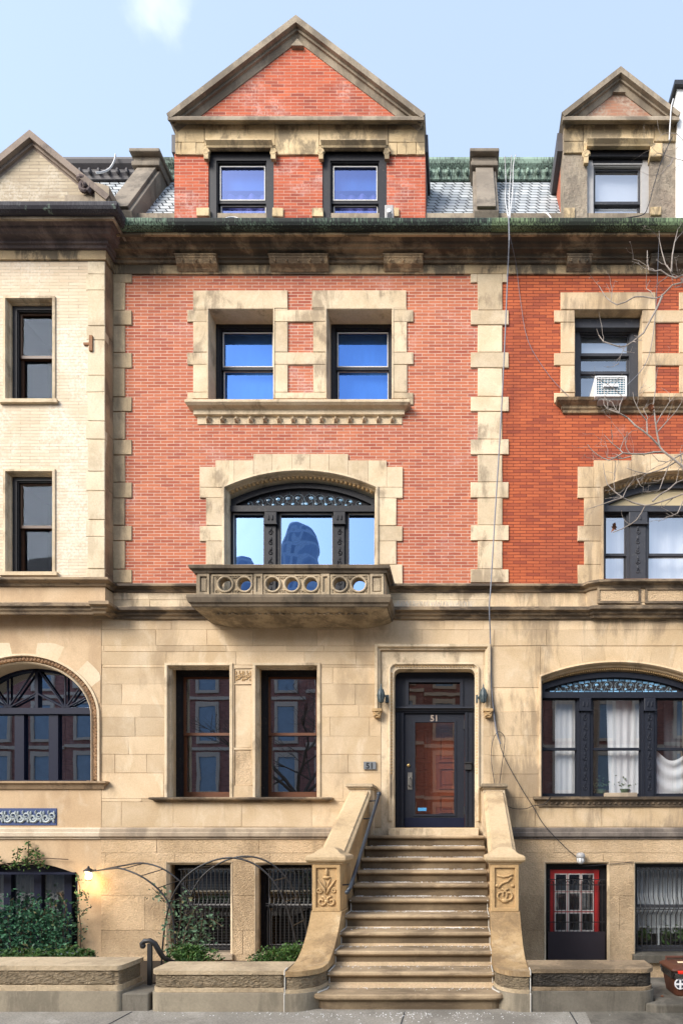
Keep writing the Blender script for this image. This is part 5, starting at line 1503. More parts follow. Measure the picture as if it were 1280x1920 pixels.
dst(1057, 1094, 232, 264, tone=.15); dst(1057, 1094, 264, 286, tone=.1); dst(1094, 1226, 232, 269, tone=.85); dst(1226, 1270, 232, 264, tone=.2); dst(1094, 1101, 269, 290, tone=.6); dst(1219, 1226, 269, 285, tone=.7)
dst(1057, 1078, 388, 412, tone=.5); dst(1219, 1240, 386, 402, tone=.8); dst(1219, 1242, 266, 292, -.05, .95)
s = MB().sweep([(DR[0] - .02, ZHR), (DR[1] + .02, ZHR)], [(-.08, .0), (-.08, -.09), (-.06, -.10), (-.02, -.06), (.0, -.05), (.0, .0)], 'XZ')
for xx in (DR[0] - .03,): s.tube(spiral(xx, DR[3] - .12, -.03, .06, .015, 0, 1.5, 12), .022, 5).box(xx - .035, xx + .035, -.045, .0, DR[3] - .26, DR[3] - .06)
s.build('window_hood', M['dormer_stone'], rig)
w = sash_window(rig, DR[0], DR[1], DR[2], DR[3] - .03, .08, Z(382, .15), 'storm_grey', 'grey_wood', 'gl_pale', 'gl_pale', fw=.11, sw=.05, blind='blind', blind_z=11.2, bottom=.05, room='room')
MB().box(DR[0] - .01, DR[1] + .01, .03, .079, DR[3] - .07, DR[3] + .02).build('head_board', M['black_wood'], w)
MB().box(DR[0] + .1, DR[1] - .1, .077, .15, Z(311, .12), Z(292, .12)).build('head_board', M['black_wood'], w)
s = MB().slab([(rel + .10, Z(230, 0)), (rel + .10, Z(217, -.1)), (rxp, rzp - .08), (rer - .10, Z(217, -.1)), (rer - .10, Z(230, 0))], [], .01, .25); s.build('pediment_brick', M['brick_p'], rig)
s = MB().sweep([(rel + .02, .0), (rer - .02, .0)], [(0, Z(233)), (.03, Z(232, -.03)), (.05, Z(229, -.05)), (.10, Z(226, -.10)), (.12, Z(224, -.12)), (.12, Z(219, -.12)), (.10, Z(217, -.10)), (0, Z(217, -.10))])
gable_coping(s, rel, rer, rze, rxp, rzp, .17, -.12, .30)
for sgn, xe in ((1, rel), (-1, rer)):
    s.prism_y([(xe + sgn * .05, Z(217, -.1) - .02), (xe + sgn * .26, Z(217, -.1) - .02), (xe + sgn * .26, rze + .05), (xe + sgn * .1, rze - .02)], -.03, .2)
s.prism_y([(rxp - .10, rzp - .29), (rxp + .10, rzp - .29), (rxp, rzp - .18)], -.03, .1)
s.build('dormer_coping', M['coping_grey'], rig)

# ================================================================ the white neighbour beyond
wh = thing('building', 'white rendered building edge with a black parapet, at the far right above the roofs', 'building', (X(1330, .1), .1, 0))
MB().box(X(1269, -.05), 9.0, -.05, 8.0, 11.07, Z(166, -.05)).build('wall', M['render_white'], wh)
MB().box(X(1269, -.05) - .06, 9.05, -.11, 8.0, Z(166, -.05), Z(150, -.1)).build('parapet', M['iron'], wh)
MB().box(XR + .01, 9.0, -.05, 8.0, -1.0, 11.06).build('wall', M['render_white'], wh)
# ================================================================ ground
g = MB().add([(-200, -300, 0), (200, -300, 0), (200, -3.40, 0), (-200, -3.40, 0)], [(0, 1, 2, 3)])
tag(g.build('pavement', M['pavement']), kind='structure')
g = MB().box(-190, 190, -16.5, -7.3, -.02, .004 - .12 + .12)
tag(g.build('road', M['asphalt']), kind='structure')
g = MB().add([(-12, -3.40, -.95), (9, -3.40, -.95), (9, 0.2, -.95), (-12, .2, -.95), (-12, -3.40, 0), (9, -3.40, 0)], [(0, 1, 2, 3), (4, 5, 1, 0)])
tag(g.build('areaway_floor', M['pavement']), kind='structure')
# darker asphalt patch of pavement on the right
g = MB().add([(X(1105, -3.9), -4.2, .004), (6, -4.2, .004), (6, -3.42, .004), (X(1098, -3.5), -3.42, .004)], [(0, 1, 2, 3)])
tag(g.build('pavement_patch', M['wall_base_r']), kind='structure')
sc_ = MB()
for i in range(260):
    x = RND.gauss(-.45, .75) if i % 4 else RND.uniform(-3, 1.5)
    y = -3.47 - abs(RND.gauss(0, .13))
    if -1.5 < x < .45: y -= .06
    r = RND.uniform(.0025, .0065)
    sc_.add([(x - r, y - r, .002), (x + r, y - r * .6, .002), (x + r * .5, y + r, .003), (x, y, .002 + r)], [(0, 1, 3), (1, 2, 3), (2, 0, 3)])
tag(sc_.build('scattered_salt', M['salt']), kind='stuff')
# planting bed soil
for a, b in ((-3.06, -1.72), (-9.0, X(226, -3.4))):
    MBs = MB().box(a, b, -3.05, -1.7, -.94, .10)
    tag(MBs.build('planting_soil', M['soil']), kind='structure')

# ================================================================ stoop
RISE, TREAD, YR1 = .156, .285, -3.42
SX0, SX1 = -1.37, .325
stoop = thing('stoop', 'brownstone front stoop of eleven steps with carved newel posts below the black door', 'stoop', (-.52, -2.0, 0))
rs = random.Random(3)
def nosing(x0, x1, y, z0, z1, rnd_l=0, rnd_r=0, tone=.5, yback=-.3):
    """one step: riser below, rounded projecting tread above"""
    b = MB()
    nt = .055
    prof = [(y, z0), (y, z1 - nt - .02), (y - .012, z1 - nt), (y - .034, z1 - nt + .008), (y - .043, z1 - nt + .024), (y - .040, z1 - .012), (y - .028, z1), (min(y + TREAD + .1, yback), z1), (min(y + TREAD + .1, yback), z0)]
    return b.prism_x(prof, x0, x1, tone)
for i in range(1, 12):
    y = YR1 + (i - 1) * TREAD
    z1 = i * RISE
    t = rs.uniform(.25, .8)
    if i == 1:
        b = MB(); nt = .06
        # wider bottom step with rounded ends
        def outline(o):
            x0, x1, r = SX0 - .09 - o, SX1 + .095 + o, .16
            pts = [(x0, y + .26)] + [(x0 + r - r * math.cos(a), y - o + r - r * math.sin(a)) for a in [math.pi / 2 * k / 6 for k in range(7)]]
            pts += [(x1 - r + r * math.sin(a), y - o + r - r * math.cos(a)) for a in [math.pi / 2 * k / 6 for k in range(7)]] + [(x1, y + .26)]
            return pts
        rings = [(0, 0), (0, z1 - nt - .02), (.012, z1 - nt), (.034, z1 - nt + .008), (.043, z1 - nt + .024), (.04, z1 - .012), (.028, z1)]
        vs = []; fs = []
        for o, z in rings: vs += [(p[0], p[1], z) for p in outline(o)]
        n = len(outline(0))
        for k in range(len(rings) - 1):
            for j in range(n):
                l = (j + 1) % n
                fs.append((k * n + j, k * n + l, (k + 1) * n + l, (k + 1) * n + j))
        fs.append(tuple((len(rings) - 1) * n + j for j in range(n)))
        b.add(vs, fs, t)
    else:
        b = nosing(SX0 - .01, SX1 + .01, y, (i - 1) * RISE - .02, z1, tone=t, yback=(YR1 + i * TREAD + .1) if i < 11 else .0)
    if i > 1: b.t[:9] = [.12, .1, .2, .75, .95, .95, .62, .3, .3]  # painted top light: risers darkened as shade, treads and worn nosings lighter
    else: b.t = [.15 if k < 2 * n else (.8 if k < 6 * n else .6) for k in range(len(b.t))]  # bottom step: same light and shade put into the tones
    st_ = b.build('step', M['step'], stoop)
    if i < 11:
        # salt lying along the back of the tread
        g = MB(); yb_ = y + TREAD - .012
        xs = SX0 + .01
        while xs < SX1 - .03:
            w_ = max(0, .007 + .012 * math.sin(xs * 7 + i * 2.1) + .008 * math.sin(xs * 23 + i) + rs.gauss(0, .004)) * (1.1 if i < 8 else .7)
            L = rs.uniform(.006, .016)
            if w_ > .003:
                zt_ = z1 + rs.uniform(.003, .009)
                g.add([(xs, yb_ + .012, z1), (xs + L * 1.3, yb_ + .012, z1), (xs + L * 1.2, yb_ - w_, z1), (xs, yb_ - w_ * .8, z1), (xs + L * .6, yb_ - w_ * .2, zt_)], [(0, 1, 4), (1, 2, 4), (2, 3, 4), (3, 0, 4)])
            xs += L
        for k in range(110 if i < 9 else 50):
            x = rs.uniform(SX0 + .02, SX1 - .02); yy = yb_ - abs(rs.gauss(0, .07))
            if yy < y - .02: continue
            r = rs.uniform(.003, .007)
            g.add([(x - r, yy - r, z1 + .001), (x + r, yy - r * .6, z1 + .001), (x + r * .5, yy + r, z1 + .001), (x, yy, z1 + r)], [(0, 1, 3), (1, 2, 3), (2, 0, 3)])
        tag(g.build('salt', M['salt'], st_), kind='stuff')
# body of the stoop under the steps
b = MB().prism_x([(YR1 + .1, -.95), (YR1 + .1, .10), (YR1 + 10 * TREAD, 10 * RISE - .04), (-.02, 10 * RISE - .04), (-.02, -.95)], SX0 - .05, SX1 + .05)
b.build('stair_mass', M['sand_rough'], stoop)

def balustrade(sgn, xi, xo):
    """xi: face towards the steps, xo: outer face"""
    x0, x1 = min(xi, xo), max(xi, xo)
    yn0, yn1 = -2.53, -2.16           # newel front and back
    # newel
    zb, zt = .84, 1.385
    n = MB().box(x0 + .005, x1 - .005, yn0 + .004, yn1, -.9, zb)
    nw = n.build('newel', M['stoop'], stoop)
    k = MB().box(x0 + .012, x1 - .012, yn0 + .012, yn1 - .004, zb + .004, zt)
    k.slab(rect(x0 + .012, x1 - .012, zb + .006, zt - .002), [rect(x0 + .055, x1 - .055, zb + .05, zt - .04)], yn0 - .012, yn0 + .011)
    k.box(x0 - .004, x1 + .004, yn0 - .008, yn1, zb - .012, zb + .003)
    kb = k.build('carved_block', M['carved'], nw, bevel=.006)
    o = MB(); xc = (x0 + x1) / 2; y = yn0 + .006
    if sgn < 0:
        o.lathe((xc, y, zb + .42), [(.006, -.0), (.05, .0)], 4) if False else None
        o.blob((xc, y, zb + .455), (.022, .02, .05), 8, 5).blob((xc, y, zb + .395), (.05, .022, .018), 8, 4)
        for s_ in (-1, 1):
            o.tube([(xc, y, zb + .20), (xc + s_ * .03, y - .004, zb + .27), (xc + s_ * .075, y, zb + .33), (xc + s_ * .10, y, zb + .37)], [.012, .016, .013, .006], 6)
            o.tube([(xc, y, zb + .25), (xc + s_ * .02, y, zb + .33), (xc + s_ * .045, y, zb + .38)], [.012, .012, .005], 6)
            o.tube(spiral(xc + s_ * .085, zb + .245, y, .035, .008, 0, 1.4 * s_, 14), .010, 5)
            o.tube(spiral(xc + s_ * .055, zb + .12, y, .06, .014, math.pi / 2, 1.2 * s_, 16), .013, 5)
        o.blob((xc, y, zb + .12), (.03, .02, .025), 8, 4)
    else:
        o.tube([(xc - .09, y, zb + .42), (xc - .02, y, zb + .40), (xc + .03, y, zb + .41), (xc + .09, y, zb + .43)], .012, 6)
        o.tube([(xc - .08, y, zb + .28), (xc - .03, y, zb + .33), (xc + .03, y, zb + .35), (xc + .08, y, zb + .40)], .013, 6)
        for s_ in (-1, 1):
            o.tube(spiral(xc + s_ * .04, zb + .19, y, .075, .016, math.pi / 2, 1.4 * s_, 18), .014, 5)
            o.blob((xc + s_ * .09, y, zb + .30), (.03, .016, .018), 6, 4)
        o.blob((xc, y, zb + .13), (.05, .02, .03), 8, 4)
    o.build('carved_ornament', M['carved'], nw, smooth=True)
    # cap: moulded slab and shallow domed top
    c = MB()
    sq = [(x0, yn0), (x0, yn1), (x1, yn1), (x1, yn0)]
    c.sweep(sq[::-1][::-1], [(-.06, zt), (.012, zt), (.02, zt + .02), (.045, zt + .03), (.055, zt + .055), (.055, zt + .085), (.04, zt + .095), (-.06, zt + .11)], closed=True) if False else None
    def ring(o_, z): return [(x0 - o_, yn0 - o_, z), (x1 + o_, yn0 - o_, z), (x1 + o_, yn1 + o_, z), (x0 - o_, yn1 + o_, z)]
    prof = [(.0, zt), (.015, zt), (.022, zt + .022), (.045, zt + .03), (.058, zt + .05), (.058, zt + .085), (.045, zt + .10), (.0, zt + .118), (-.02, zt + .128), (-.06, zt + .165), (-.10, zt + .188), (-.14, zt + .197)]
    vs = [v for q in prof for v in ring(*q)]
    m = len(prof)
    fs = [(i * 4 + k_, i * 4 + (k_ + 1) % 4, (i + 1) * 4 + (k_ + 1) % 4, (i + 1) * 4 + k_) for i in range(m - 1) for k_ in range(4)] + [(0, 1, 2, 3), tuple((m - 1) * 4 + k_ for k_ in (3, 2, 1, 0))]
    c.add(vs, fs).build('newel_cap', M['stoop_pale'], nw, bevel=.006)
    # swept foot from the newel down to the pavement wall, its corner rounded towards the steps
    f = MB(); nx, ny = 14, 16
    wid = x1 - x0
    def front(u):                      # u 0 outer .. 1 towards steps
        r = .30
        d = max(0, (u * wid) - (wid - r)) if True else 0
        return -3.50 + (r - math.sqrt(max(0, r * r - d * d)))
    def topz(t):                       # t 0 front .. 1 newel
        return .392 + .46 * max(0, (t - .16) / .84) ** 2.3
    vs = []; top = []
    for i in range(nx + 1):
        u = i / nx
        x = xo + (xi - xo) * u
        fy = front(u)
        for j in range(ny + 1):
            t = j / ny
            yy = fy + (yn0 + .004 - fy) * t
            tt = (yy + 3.50) / (yn0 + 3.50)
            vs.append((x, yy, topz(tt)))
    fs = []
    def id_(i, j): return i * (ny + 1) + j
    for i in range(nx):
        for j in range(ny): fs.append((id_(i, j), id_(i + 1, j), id_(i + 1, j + 1), id_(i, j + 1)))
    f.add(vs, fs)
    # vertical faces in three bands: coping edge, tooled body, plinth
    loop = [(xo, yn0 + .004)] + [(xo + (xi - xo) * i / nx, front(i / nx)) for i in range(nx + 1)] + [(xi, yn0 + .004)]
    foot_top = f
    m = len(loop)
    def zt_of(p): return topz((p[1] + 3.50) / (yn0 + 3.50))
    # dense sides so the swoop is followed
    dense = []
    for a, b_ in zip(loop[:-1], loop[1:]):
        k_ = 12 if abs(a[1] - b_[1]) > .3 else 1
        for q in range(k_): dense.append((a[0] + (b_[0] - a[0]) * q / k_, a[1] + (b_[1] - a[1]) * q / k_))
    dense.append(loop[-1])
    vs = [(p[0], p[1], zt_of(p)) for p in dense] + [(p[0], p[1], min(.34, zt_of(p) - .05)) for p in dense]
    m = len(dense)
    f.add(vs, [(i, i + 1, i + 1 + m, i + m) for i in range(m - 1)])
    ft = f.build('newel_foot', M['stoop'], stoop)
    def inset(p, o_):
        cx_, cy_ = (x0 + x1) / 2, -2.9
        return (p[0] + (o_ if p[0] < cx_ else -o_) * (1 if abs(p[0] - cx_) > wid * .35 else .3), p[1] + o_ * (1 if p[1] < -3.2 else 0))
    def skirt(name, m_, o_, za, zb_, ledge=True):
        b = MB()
        lp = [inset(p, o_) for p in dense]
        vs = [(p[0], p[1], zb_) for p in lp] + [(p[0], p[1], za) for p in lp]
        b.add(vs, [(i, i + 1, i + 1 + m, i + m) for i in range(m - 1)] + ([tuple(range(m))] if ledge else []))
        b.build(name, m_, ft)
    skirt('tooled_body', M['wall_body'], .014, .21, .345, False)
    skirt('plinth_band', M['wall_cap'], .006, .175, .212)
    skirt('plinth', M['wall_base'], -.008, -.02, .174)
    # raking cheek wall and coping
    y0, y1 = yn1 - .02, -.34
    za, zb2 = 1.50 - .0, 2.40
    ck = MB().prism_x([(y0, -.9), (y0, za - .09), (y1, zb2 - .09), (y1, -.9)], x0 + .05, x1 - .03)
    ck.build('cheek_wall', M['stoop'], stoop)
    cp = MB()
    sl = (zb2 - za) / (y1 - y0)
    w2 = .0
    prof = [(x0 + .02, -.10), (x1 - .02, -.10), (x1 + .0, -.06), (x1 + .0, -.02), (x1 - .035, .0), (x1 - .045, .025), (x0 + .045, .025), (x0 + .035, .0), (x0, -.02), (x0, -.06)]
    vs = [(p[0], y0, za + p[1]) for p in prof] + [(p[0], y1, zb2 + p[1]) for p in prof]
    n_ = len(prof)
    cp.add(vs, [(i, (i + 1) % n_, (i + 1) % n_ + n_, i + n_) for i in range(n_)] + [tuple(range(n_)), tuple(i + n_ for i in reversed(range(n_)))])
    cp.build('raking_coping', M['stoop_pale'], stoop, bevel=.005)
    e = MB().box(x0 + .01, x1 - .01, -.42, -.0, .9, 2.425)
    e.build('end_block', M['sand_trim'], stoop)
    e = MB()
    for o_, q0, q1 in ((.012, 2.425, 2.45), (.035, 2.451, 2.485), (.02, 2.486, 2.50)):
        e.box(x0 - o_, x1 + o_, -.44 - o_, -.0, q0, q1)
    e.build('end_cap', M['balcony'], stoop, bevel=.004)
balustrade(-1, SX0, -1.715)
balustrade(1, SX1, .665)
# white sealant lines where steps meet the newel feet
for sx_, x in ((1, SX0), (-1, SX1)):
    s = MB()
    for i in range(1, 6):
        y = YR1 + (i - 1) * TREAD; z = i * RISE
        if i == 1: s.tube([(x - .05 * sx_, y + .02, z + .004), (x + .01 * sx_, y + .16, z + .004), (x + .006 * sx_, y + TREAD, z + .004)], .008, 5)
        else: s.tube([(x + .005 * sx_, y - .04, z + .002), (x + .005 * sx_, y + TREAD, z + .004)], .007, 5)
        s.tube([(x + .004 * sx_, y + TREAD - .006, z), (x + .004 * sx_, y + TREAD - .006, z + RISE - .05), (x + .004 * sx_, y + TREAD - .045, z + RISE - .02)], .007, 5)
    s.build('sealant_line', M['grout'], stoop)
# iron handrail
xh = -1.245
h = MB()
pts = [(xh - .04, -2.60, 1.085), (xh - .02, -2.56, 1.12), (xh, -.55, 2.28), (xh, -.47, 2.335)]
for a, b_ in zip(pts[1:-1], pts[2:]): pass
h.tube(pts, [.022, .024, .024, .026], 8)
h.blob((xh, -.465, 2.34), .038, 8, 6).blob((xh - .045, -2.61, 1.075), .028, 8, 6)
hr_ = h.build('handrail', M['iron_blue'], stoop, smooth=True)
for y, z in ((-2.42, 1.19), (-1.02, 2.0), (-.52, 2.28)):
    MB().tube([(xh, y, z), (xh, y, z - .04), (SX0 - .01, y, z - .05)], .010, 6).build('rail_bracket', M['iron_blue'], hr_)

# ================================================================ low walls along the pavement
def low_wall(label, x0, x1, mats, yf=-3.49, dep=.40, r0=.0, r1=.0, cat='low wall', H=(.184, .228, .357, .40)):
    t = thing('low_wall', label, cat, ((x0 + x1) / 2, yf + dep / 2, 0))
    def plan(o):
        a, b_, c, d = x0 - o, x1 + o, yf - o, yf + dep + o
        pts = []
        def corner(cx_, cy_, r, st):
            if r <= 0: return [(cx_, cy_)]
            return None
        rl, rr = max(r0 + o, 0), max(r1 + o, 0)
        if rl > .01: pts += [(a + rl - rl * math.cos(q), c + rl - rl * math.sin(q)) for q in [math.pi / 2 * k / 8 for k in range(9)]]
        else: pts.append((a, c))
        if rr > .01: pts += [(b_ - rr + rr * math.sin(q), c + rr - rr * math.cos(q)) for q in [math.pi / 2 * k / 8 for k in range(9)]]
        else: pts.append((b_, c))
        return pts + [(b_, d), (a, d)]
    h0, h1, h2, h3 = H
    MB().prism_z(plan(.006), -.3, h0 - .001).build('plinth', M[mats[0]], t, bevel=.012)
    MB().prism_z(plan(-.010), h0, h1).build('plinth_band', M[mats[2]], t, bevel=.006)
    bd = MB().prism_z(plan(-.022), h1 + .001, h2)
    # hand-tooled face: a hammered relief of low horizontal ridges
    rw = random.Random(int(x0 * 100)); ph = [(rw.uniform(18, 60), rw.uniform(40, 110), rw.uniform(0, 6)) for _ in range(7)]
    xa_, xb_ = x0 + (r0 if r0 else 0) + .02, x1 - (r1 if r1 else 0) - .02
    nx_, nz_ = int((xb_ - xa_) / .02), 12
    vs = []
    for j in range(nz_ + 1):
        for i in range(nx_ + 1):
            x = xa_ + (xb_ - xa_) * i / nx_; z = h1 + .002 + (h2 - h1 - .003) * j / nz_
            hgt = sum(math.sin(a * x + b_ * z + c) for a, b_, c in ph) * .0016 + rw.uniform(-.0045, .0045)
            if j in (0, nz_) or i in (0, nx_): hgt = .012
            vs.append((x, yf + .011 + hgt, z))
    bd.add(vs, [(j * (nx_ + 1) + i, j * (nx_ + 1) + i + 1, (j + 1) * (nx_ + 1) + i + 1, (j + 1) * (nx_ + 1) + i) for j in range(nz_) for i in range(nx_)])
    bd.build('tooled_body', M[mats[1]], t)
    MB().prism_z(plan(0), h2 + .001, h3).build('coping', M[mats[2]], t, bevel=.014)
    return t
WM = ('wall_base', 'wall_body', 'wall_cap')
low_wall('grey tan stone planter wall left of the stoop, with rounded coping and clipped shrubs behind', -3.045, -1.722, WM, r0=.12)
low_wall('stone planter wall at the left edge, under the ivy covered window', -9.0, X(226, -3.49), WM, r1=.05, H=(.198, .255, .399, .447))
low_wall('sooty dark stone wall right of the stoop, in front of the red door', .672, 1.905, ('wall_base_r', 'wall_body_r', 'wall_cap_r'), r1=.16, H=(.20, .237, .372, .415))
s = MB()
for x in (-1.7185, .669):
    s = MB(); s.tube([(x, -3.505, .0), (x, -3.508, .17), (x, -3.49, .18), (x, -3.485, .335), (x, -3.50, .36), (x, -3.495, .40), (x, -3.40, .405)], .007, 5)
    s.build('joint_sealant', M['grout'], stoop)
# gate step and kerb
t = thing('gate_step', 'dark stone step in the gap between the two left planter walls', 'step', (X(252, -3.4), -3.35, 0))
MB().box(X(226, -3.47) + .01, -3.055, -3.47, -3.1, -.6, .172).build('step', M['wall_base_r'], t, bevel=.015)
MB().box(X(226, -3.47) + .01, -3.055, -3.099, -2.8, -.7, -.02).build('step', M['wall_base'], t, bevel=.01)
t = thing('kerb_slab', 'low worn stone slab under the brown bin, at the right edge', 'stone slab', (2.8, -3.1, 0))
s = MB().prism_z([(1.78, -3.50), (1.88, -3.54), (5, -3.54), (5, -2.5), (1.92, -2.5), (1.92, -3.40)], -.3, .088); s.build('slab', M['wall_base_r'], t, bevel=.02)

# iron handrail by the gate step
t = thing('iron_railing', 'short black iron scroll railing at the gate gap beside the planter wall', 'railing', (-3.12, -3.2, 0))
yq = -3.16; xg = X(281, yq)
s = MB().box(xg - .022, xg + .022, yq - .012, yq + .012, .15, .60); s.build('post', M['iron'], t)
pts = [(xg - .055 + .04 * math.cos(a), yq, .60 + .04 * math.sin(a)) for a in [2.6 * math.pi - k * .3 for k in range(0, 11)]]
s = MB()
s.tube([(xg - .075, yq, .565), (xg - .08, yq, .60), (xg - .055, yq, .625), (xg, yq, .632), (xg + .045, yq + .01, .60), (xg + .07, yq + .03, .53), (xg + .095, yq + .08, .44), (xg + .16, yq + .18, .36), (xg + .20, yq + .45, .25)], .026, 8)
s.blob((xg - .072, yq, .575), (.03, .026, .03), 8, 5)
s.build('handrail', M['iron'], t, smooth=True)

# ================================================================ garden arches and plants
def garden_arch(label, pts, y, dy, thick=.011, wall=0):
    t = thing('garden_arch', label, 'garden arch', (X(pts[len(pts) // 2][0], y), y, .1), group='black metal garden arches over the planting')
    def smooth(ps):
        out = []
        for i in range(len(ps) - 1):
            p0 = ps[max(i - 1, 0)]; p1 = ps[i]; p2 = ps[i + 1]; p3 = ps[min(i + 2, len(ps) - 1)]
            for k in range(6):
                u = k / 6
                out.append(tuple(.5 * ((2 * p1[c]) + (-p0[c] + p2[c]) * u + (2 * p0[c] - 5 * p1[c] + 4 * p2[c] - p3[c]) * u * u + (-p0[c] + 3 * p1[c] - 3 * p2[c] + p3[c]) * u ** 3) for c in range(2)))
        return out + [ps[-1]]
    base = smooth(pts)
    hoops = []
    for k, yy in enumerate((y, y + dy)):
        if wall:
            hp = []
            for i, p in enumerate(base):
                q = min(1, i / (len(base) * .45)); q = q * q * (3 - 2 * q)
                yq_ = -.06 + (y + .06) * q
                hp.append((X(p[0], yq_), yq_ + dy * k * q, max(.0, Z(p[1], yq_) + .05 * k * q)))
            hp = hp + [(hp[-1][0], yy, .05)]
        else:
            hp = [(X(p[0], y), yy, max(.0, Z(p[1], y))) for p in base]
            hp = [(hp[0][0], yy, .05)] + hp + [(hp[-1][0], yy, .05)]
        hoops.append(hp)
        MB().tube(hp, thick, 6).build('hoop', M['iron'], t, smooth=True)
    n = len(hoops[0])
    for i in range(3, n - 2, 5):
        MB().tube([hoops[0][i], hoops[1][i]], .006, 5).build('cross_bar', M['iron'], t)
    return t
garden_arch('arched black metal garden hoops over the gate gap, starting at the lit lantern', [(160, 1637), (180, 1634), (205, 1630), (230, 1630), (270, 1647), (305, 1677), (322, 1712), (328, 1760), (330, 1800)], -2.45, .5, wall=1)
garden_arch('arched black metal garden hoops in front of the two basement windows', [(303, 1800), (308, 1745), (320, 1690), (345, 1648), (385, 1620), (430, 1609), (475, 1620), (512, 1652), (537, 1700), (552, 1755), (558, 1800)], -2.2, .5)

def shrub(label, c, r, n, seed, leaf=.028, m='box_leaf', group=None):
    t = thing('shrub', label, 'shrub', (c[0], c[1], .1), group=group)
    rr = random.Random(seed)
    b = MB()
    lumps = [(rr.uniform(-.55, .55) * r[0], rr.uniform(-.4, .4) * r[1], rr.uniform(-.1, .45) * r[2], rr.uniform(.45, .75)) for _ in range(9)]
    for i in range(n):
        l = lumps[i % 9]
        d = Vector((rr.gauss(0, 1), rr.gauss(0, 1), rr.gauss(0, 1))).normalized() * (rr.uniform(.55, 1) ** .5 if rr.random() < .8 else rr.uniform(.2, 1.12))
        p = Vector((c[0] + l[0] + d.x * r[0] * l[3], c[1] + l[1] + d.y * r[1] * l[3], c[2] + l[2] + d.z * r[2] * l[3]))
        if p.z < .1: continue
        b.leaf(p, leaf * rr.uniform(.5, 1.5), rr, rr.random() ** 1.35)
    b.build('foliage', M[m], t)
    s = MB()
    for k in range(9):
        a = rr.uniform(0, 6.28)
        s.tube([(c[0], c[1], .08), (c[0] + .3 * r[0] * math.cos(a), c[1] + .3 * r[1] * math.sin(a), c[2] - .1), (c[0] + .8 * r[0] * math.cos(a), c[1] + .8 * r[1] * math.sin(a), c[2] + rr.uniform(0, r[2] * .7))], [.008, .005, .002], 4)
    s.build('stem', M['twig'], t)
    return t
SG = 'clipped green shrubs behind the planter wall'
shrub('loose green boxwood shrub under the climbing rose, behind the planter wall', (X(372, -2.6), -2.6, .28), (.34, .22, .22), 2600, 1, .034, group=SG)
shrub('clipped dark green boxwood shrub, the left one of the dense pair near the stoop', (X(506, -2.6), -2.6, .28), (.23, .22, .19), 2600, 2, .026, group=SG)
shrub('clipped dark green boxwood shrub touching the curved foot of the stoop', (X(548, -2.6), -2.62, .30), (.19, .22, .21), 2400, 3, .026, group=SG)
shrub('dark rounded evergreen shrub under the lit lantern, at the right end of the ivy hedge', (X(145, -2.6), -2.6, .25), (.17, .2, .22), 1900, 4, .035)
shrub('bushy dark green shrub at the foot of the ivy, behind the leftmost planter wall', (X(60, -2.65), -2.6, .24), (.42, .2, .20), 3200, 5, .035)
shrub('bushy dark green shrub cut by the left edge of the photo, behind the planter wall', (X(-20, -2.65), -2.6, .24), (.36, .2, .20), 2200, 6, .035)
# climbing rose
t = thing('climbing_rose', 'thin climbing rose with sparse pale leaves growing up the leg of the garden arch', 'climbing plant', (X(335, -2.35), -2.35, .1))
rr = random.Random(12); lv = MB(); stn = MB()
stems = [[(335, 1805), (332, 1760), (340, 1720), (338, 1690), (345, 1672)], [(340, 1805), (352, 1765), (372, 1728), (392, 1722), (418, 1738)], [(333, 1805), (322, 1770), (318, 1735), (328, 1712), (300, 1680), (285, 1665)], [(345, 1805), (360, 1780), (380, 1752), (398, 1765)], [(338, 1800), (348, 1745), (362, 1712), (370, 1700)], [(370, 1805), (372, 1770), (378, 1735), (380, 1715)]]
for st in stems:
    pts = [P(p[0], p[1], -2.35 + rr.uniform(-.12, .12)) for p in st]
    stn.tube(pts, [.008 * (1 - .7 * i / len(pts)) for i in range(len(pts))], 5)
    for a, b_ in zip(pts[:-1], pts[1:]):
        n = int((b_ - a).length / .0085)
        for k in range(n):
            p = a.lerp(b_, rr.random())
            q = p + Vector((rr.gauss(0, .055), rr.gauss(0, .06), rr.gauss(0, .05)))
            lv.leaf(q, rr.uniform(.03, .062), rr, rr.random(), flat=(0, -1, .6))
stn.build('stem', M['twig'], t); lv.build('foliage', M['rose_leaf'], t)
# ivy on the left basement window
t = thing('ivy', 'dense teal green ivy climbing over the dark basement window at the left edge', 'climbing plant', (X(55, -.2), -.25, -.6))
rr = random.Random(21); lv = MB(); stn = MB()
def ivy_path(pts, dens, spread, yj=.06, sz=(.035, .075), y=-.18):
    pts = [P(p[0], p[1], y + rr.uniform(-yj, yj)) for p in pts]
    stn.tube(pts, .008, 4)
    for a, b_ in zip(pts[:-1], pts[1:]):
        for k in range(int((b_ - a).length * dens)):
            p = a.lerp(b_, rr.random()) + Vector((rr.gauss(0, spread), rr.gauss(0, .05), rr.gauss(0, spread)))
            if p.y > -.03: p.y = -.05
            lv.leaf(p, rr.uniform(*sz), rr, rr.random() ** 1.3, flat=(0, -1, .4))
for i in range(13):
    x = -45 + i * 13.5
    hgt = 1685 + 22 * abs(math.sin(i * 1.3)) + rr.uniform(-6, 6) if x < 100 else 1735
    ivy_path([(x + rr.uniform(-8, 8), 1815), (x + rr.uniform(-9, 9), 1765), (x + rr.uniform(-12, 12), 1725), (x + rr.uniform(-14, 14), hgt)], 300, .085)
ivy_path([(150, 1800), (152, 1740), (146, 1700), (150, 1665), (143, 1640)], 60, .035, sz=(.03, .06))
ivy_path([(150, 1720), (160, 1706), (172, 1700)], 110, .03, sz=(.03, .055))
ivy_path([(146, 1680), (158, 1672), (164, 1690)], 110, .03, sz=(.03, .055))
ivy_path([(120, 1800), (118, 1745), (124, 1700), (112, 1675)], 45, .05)
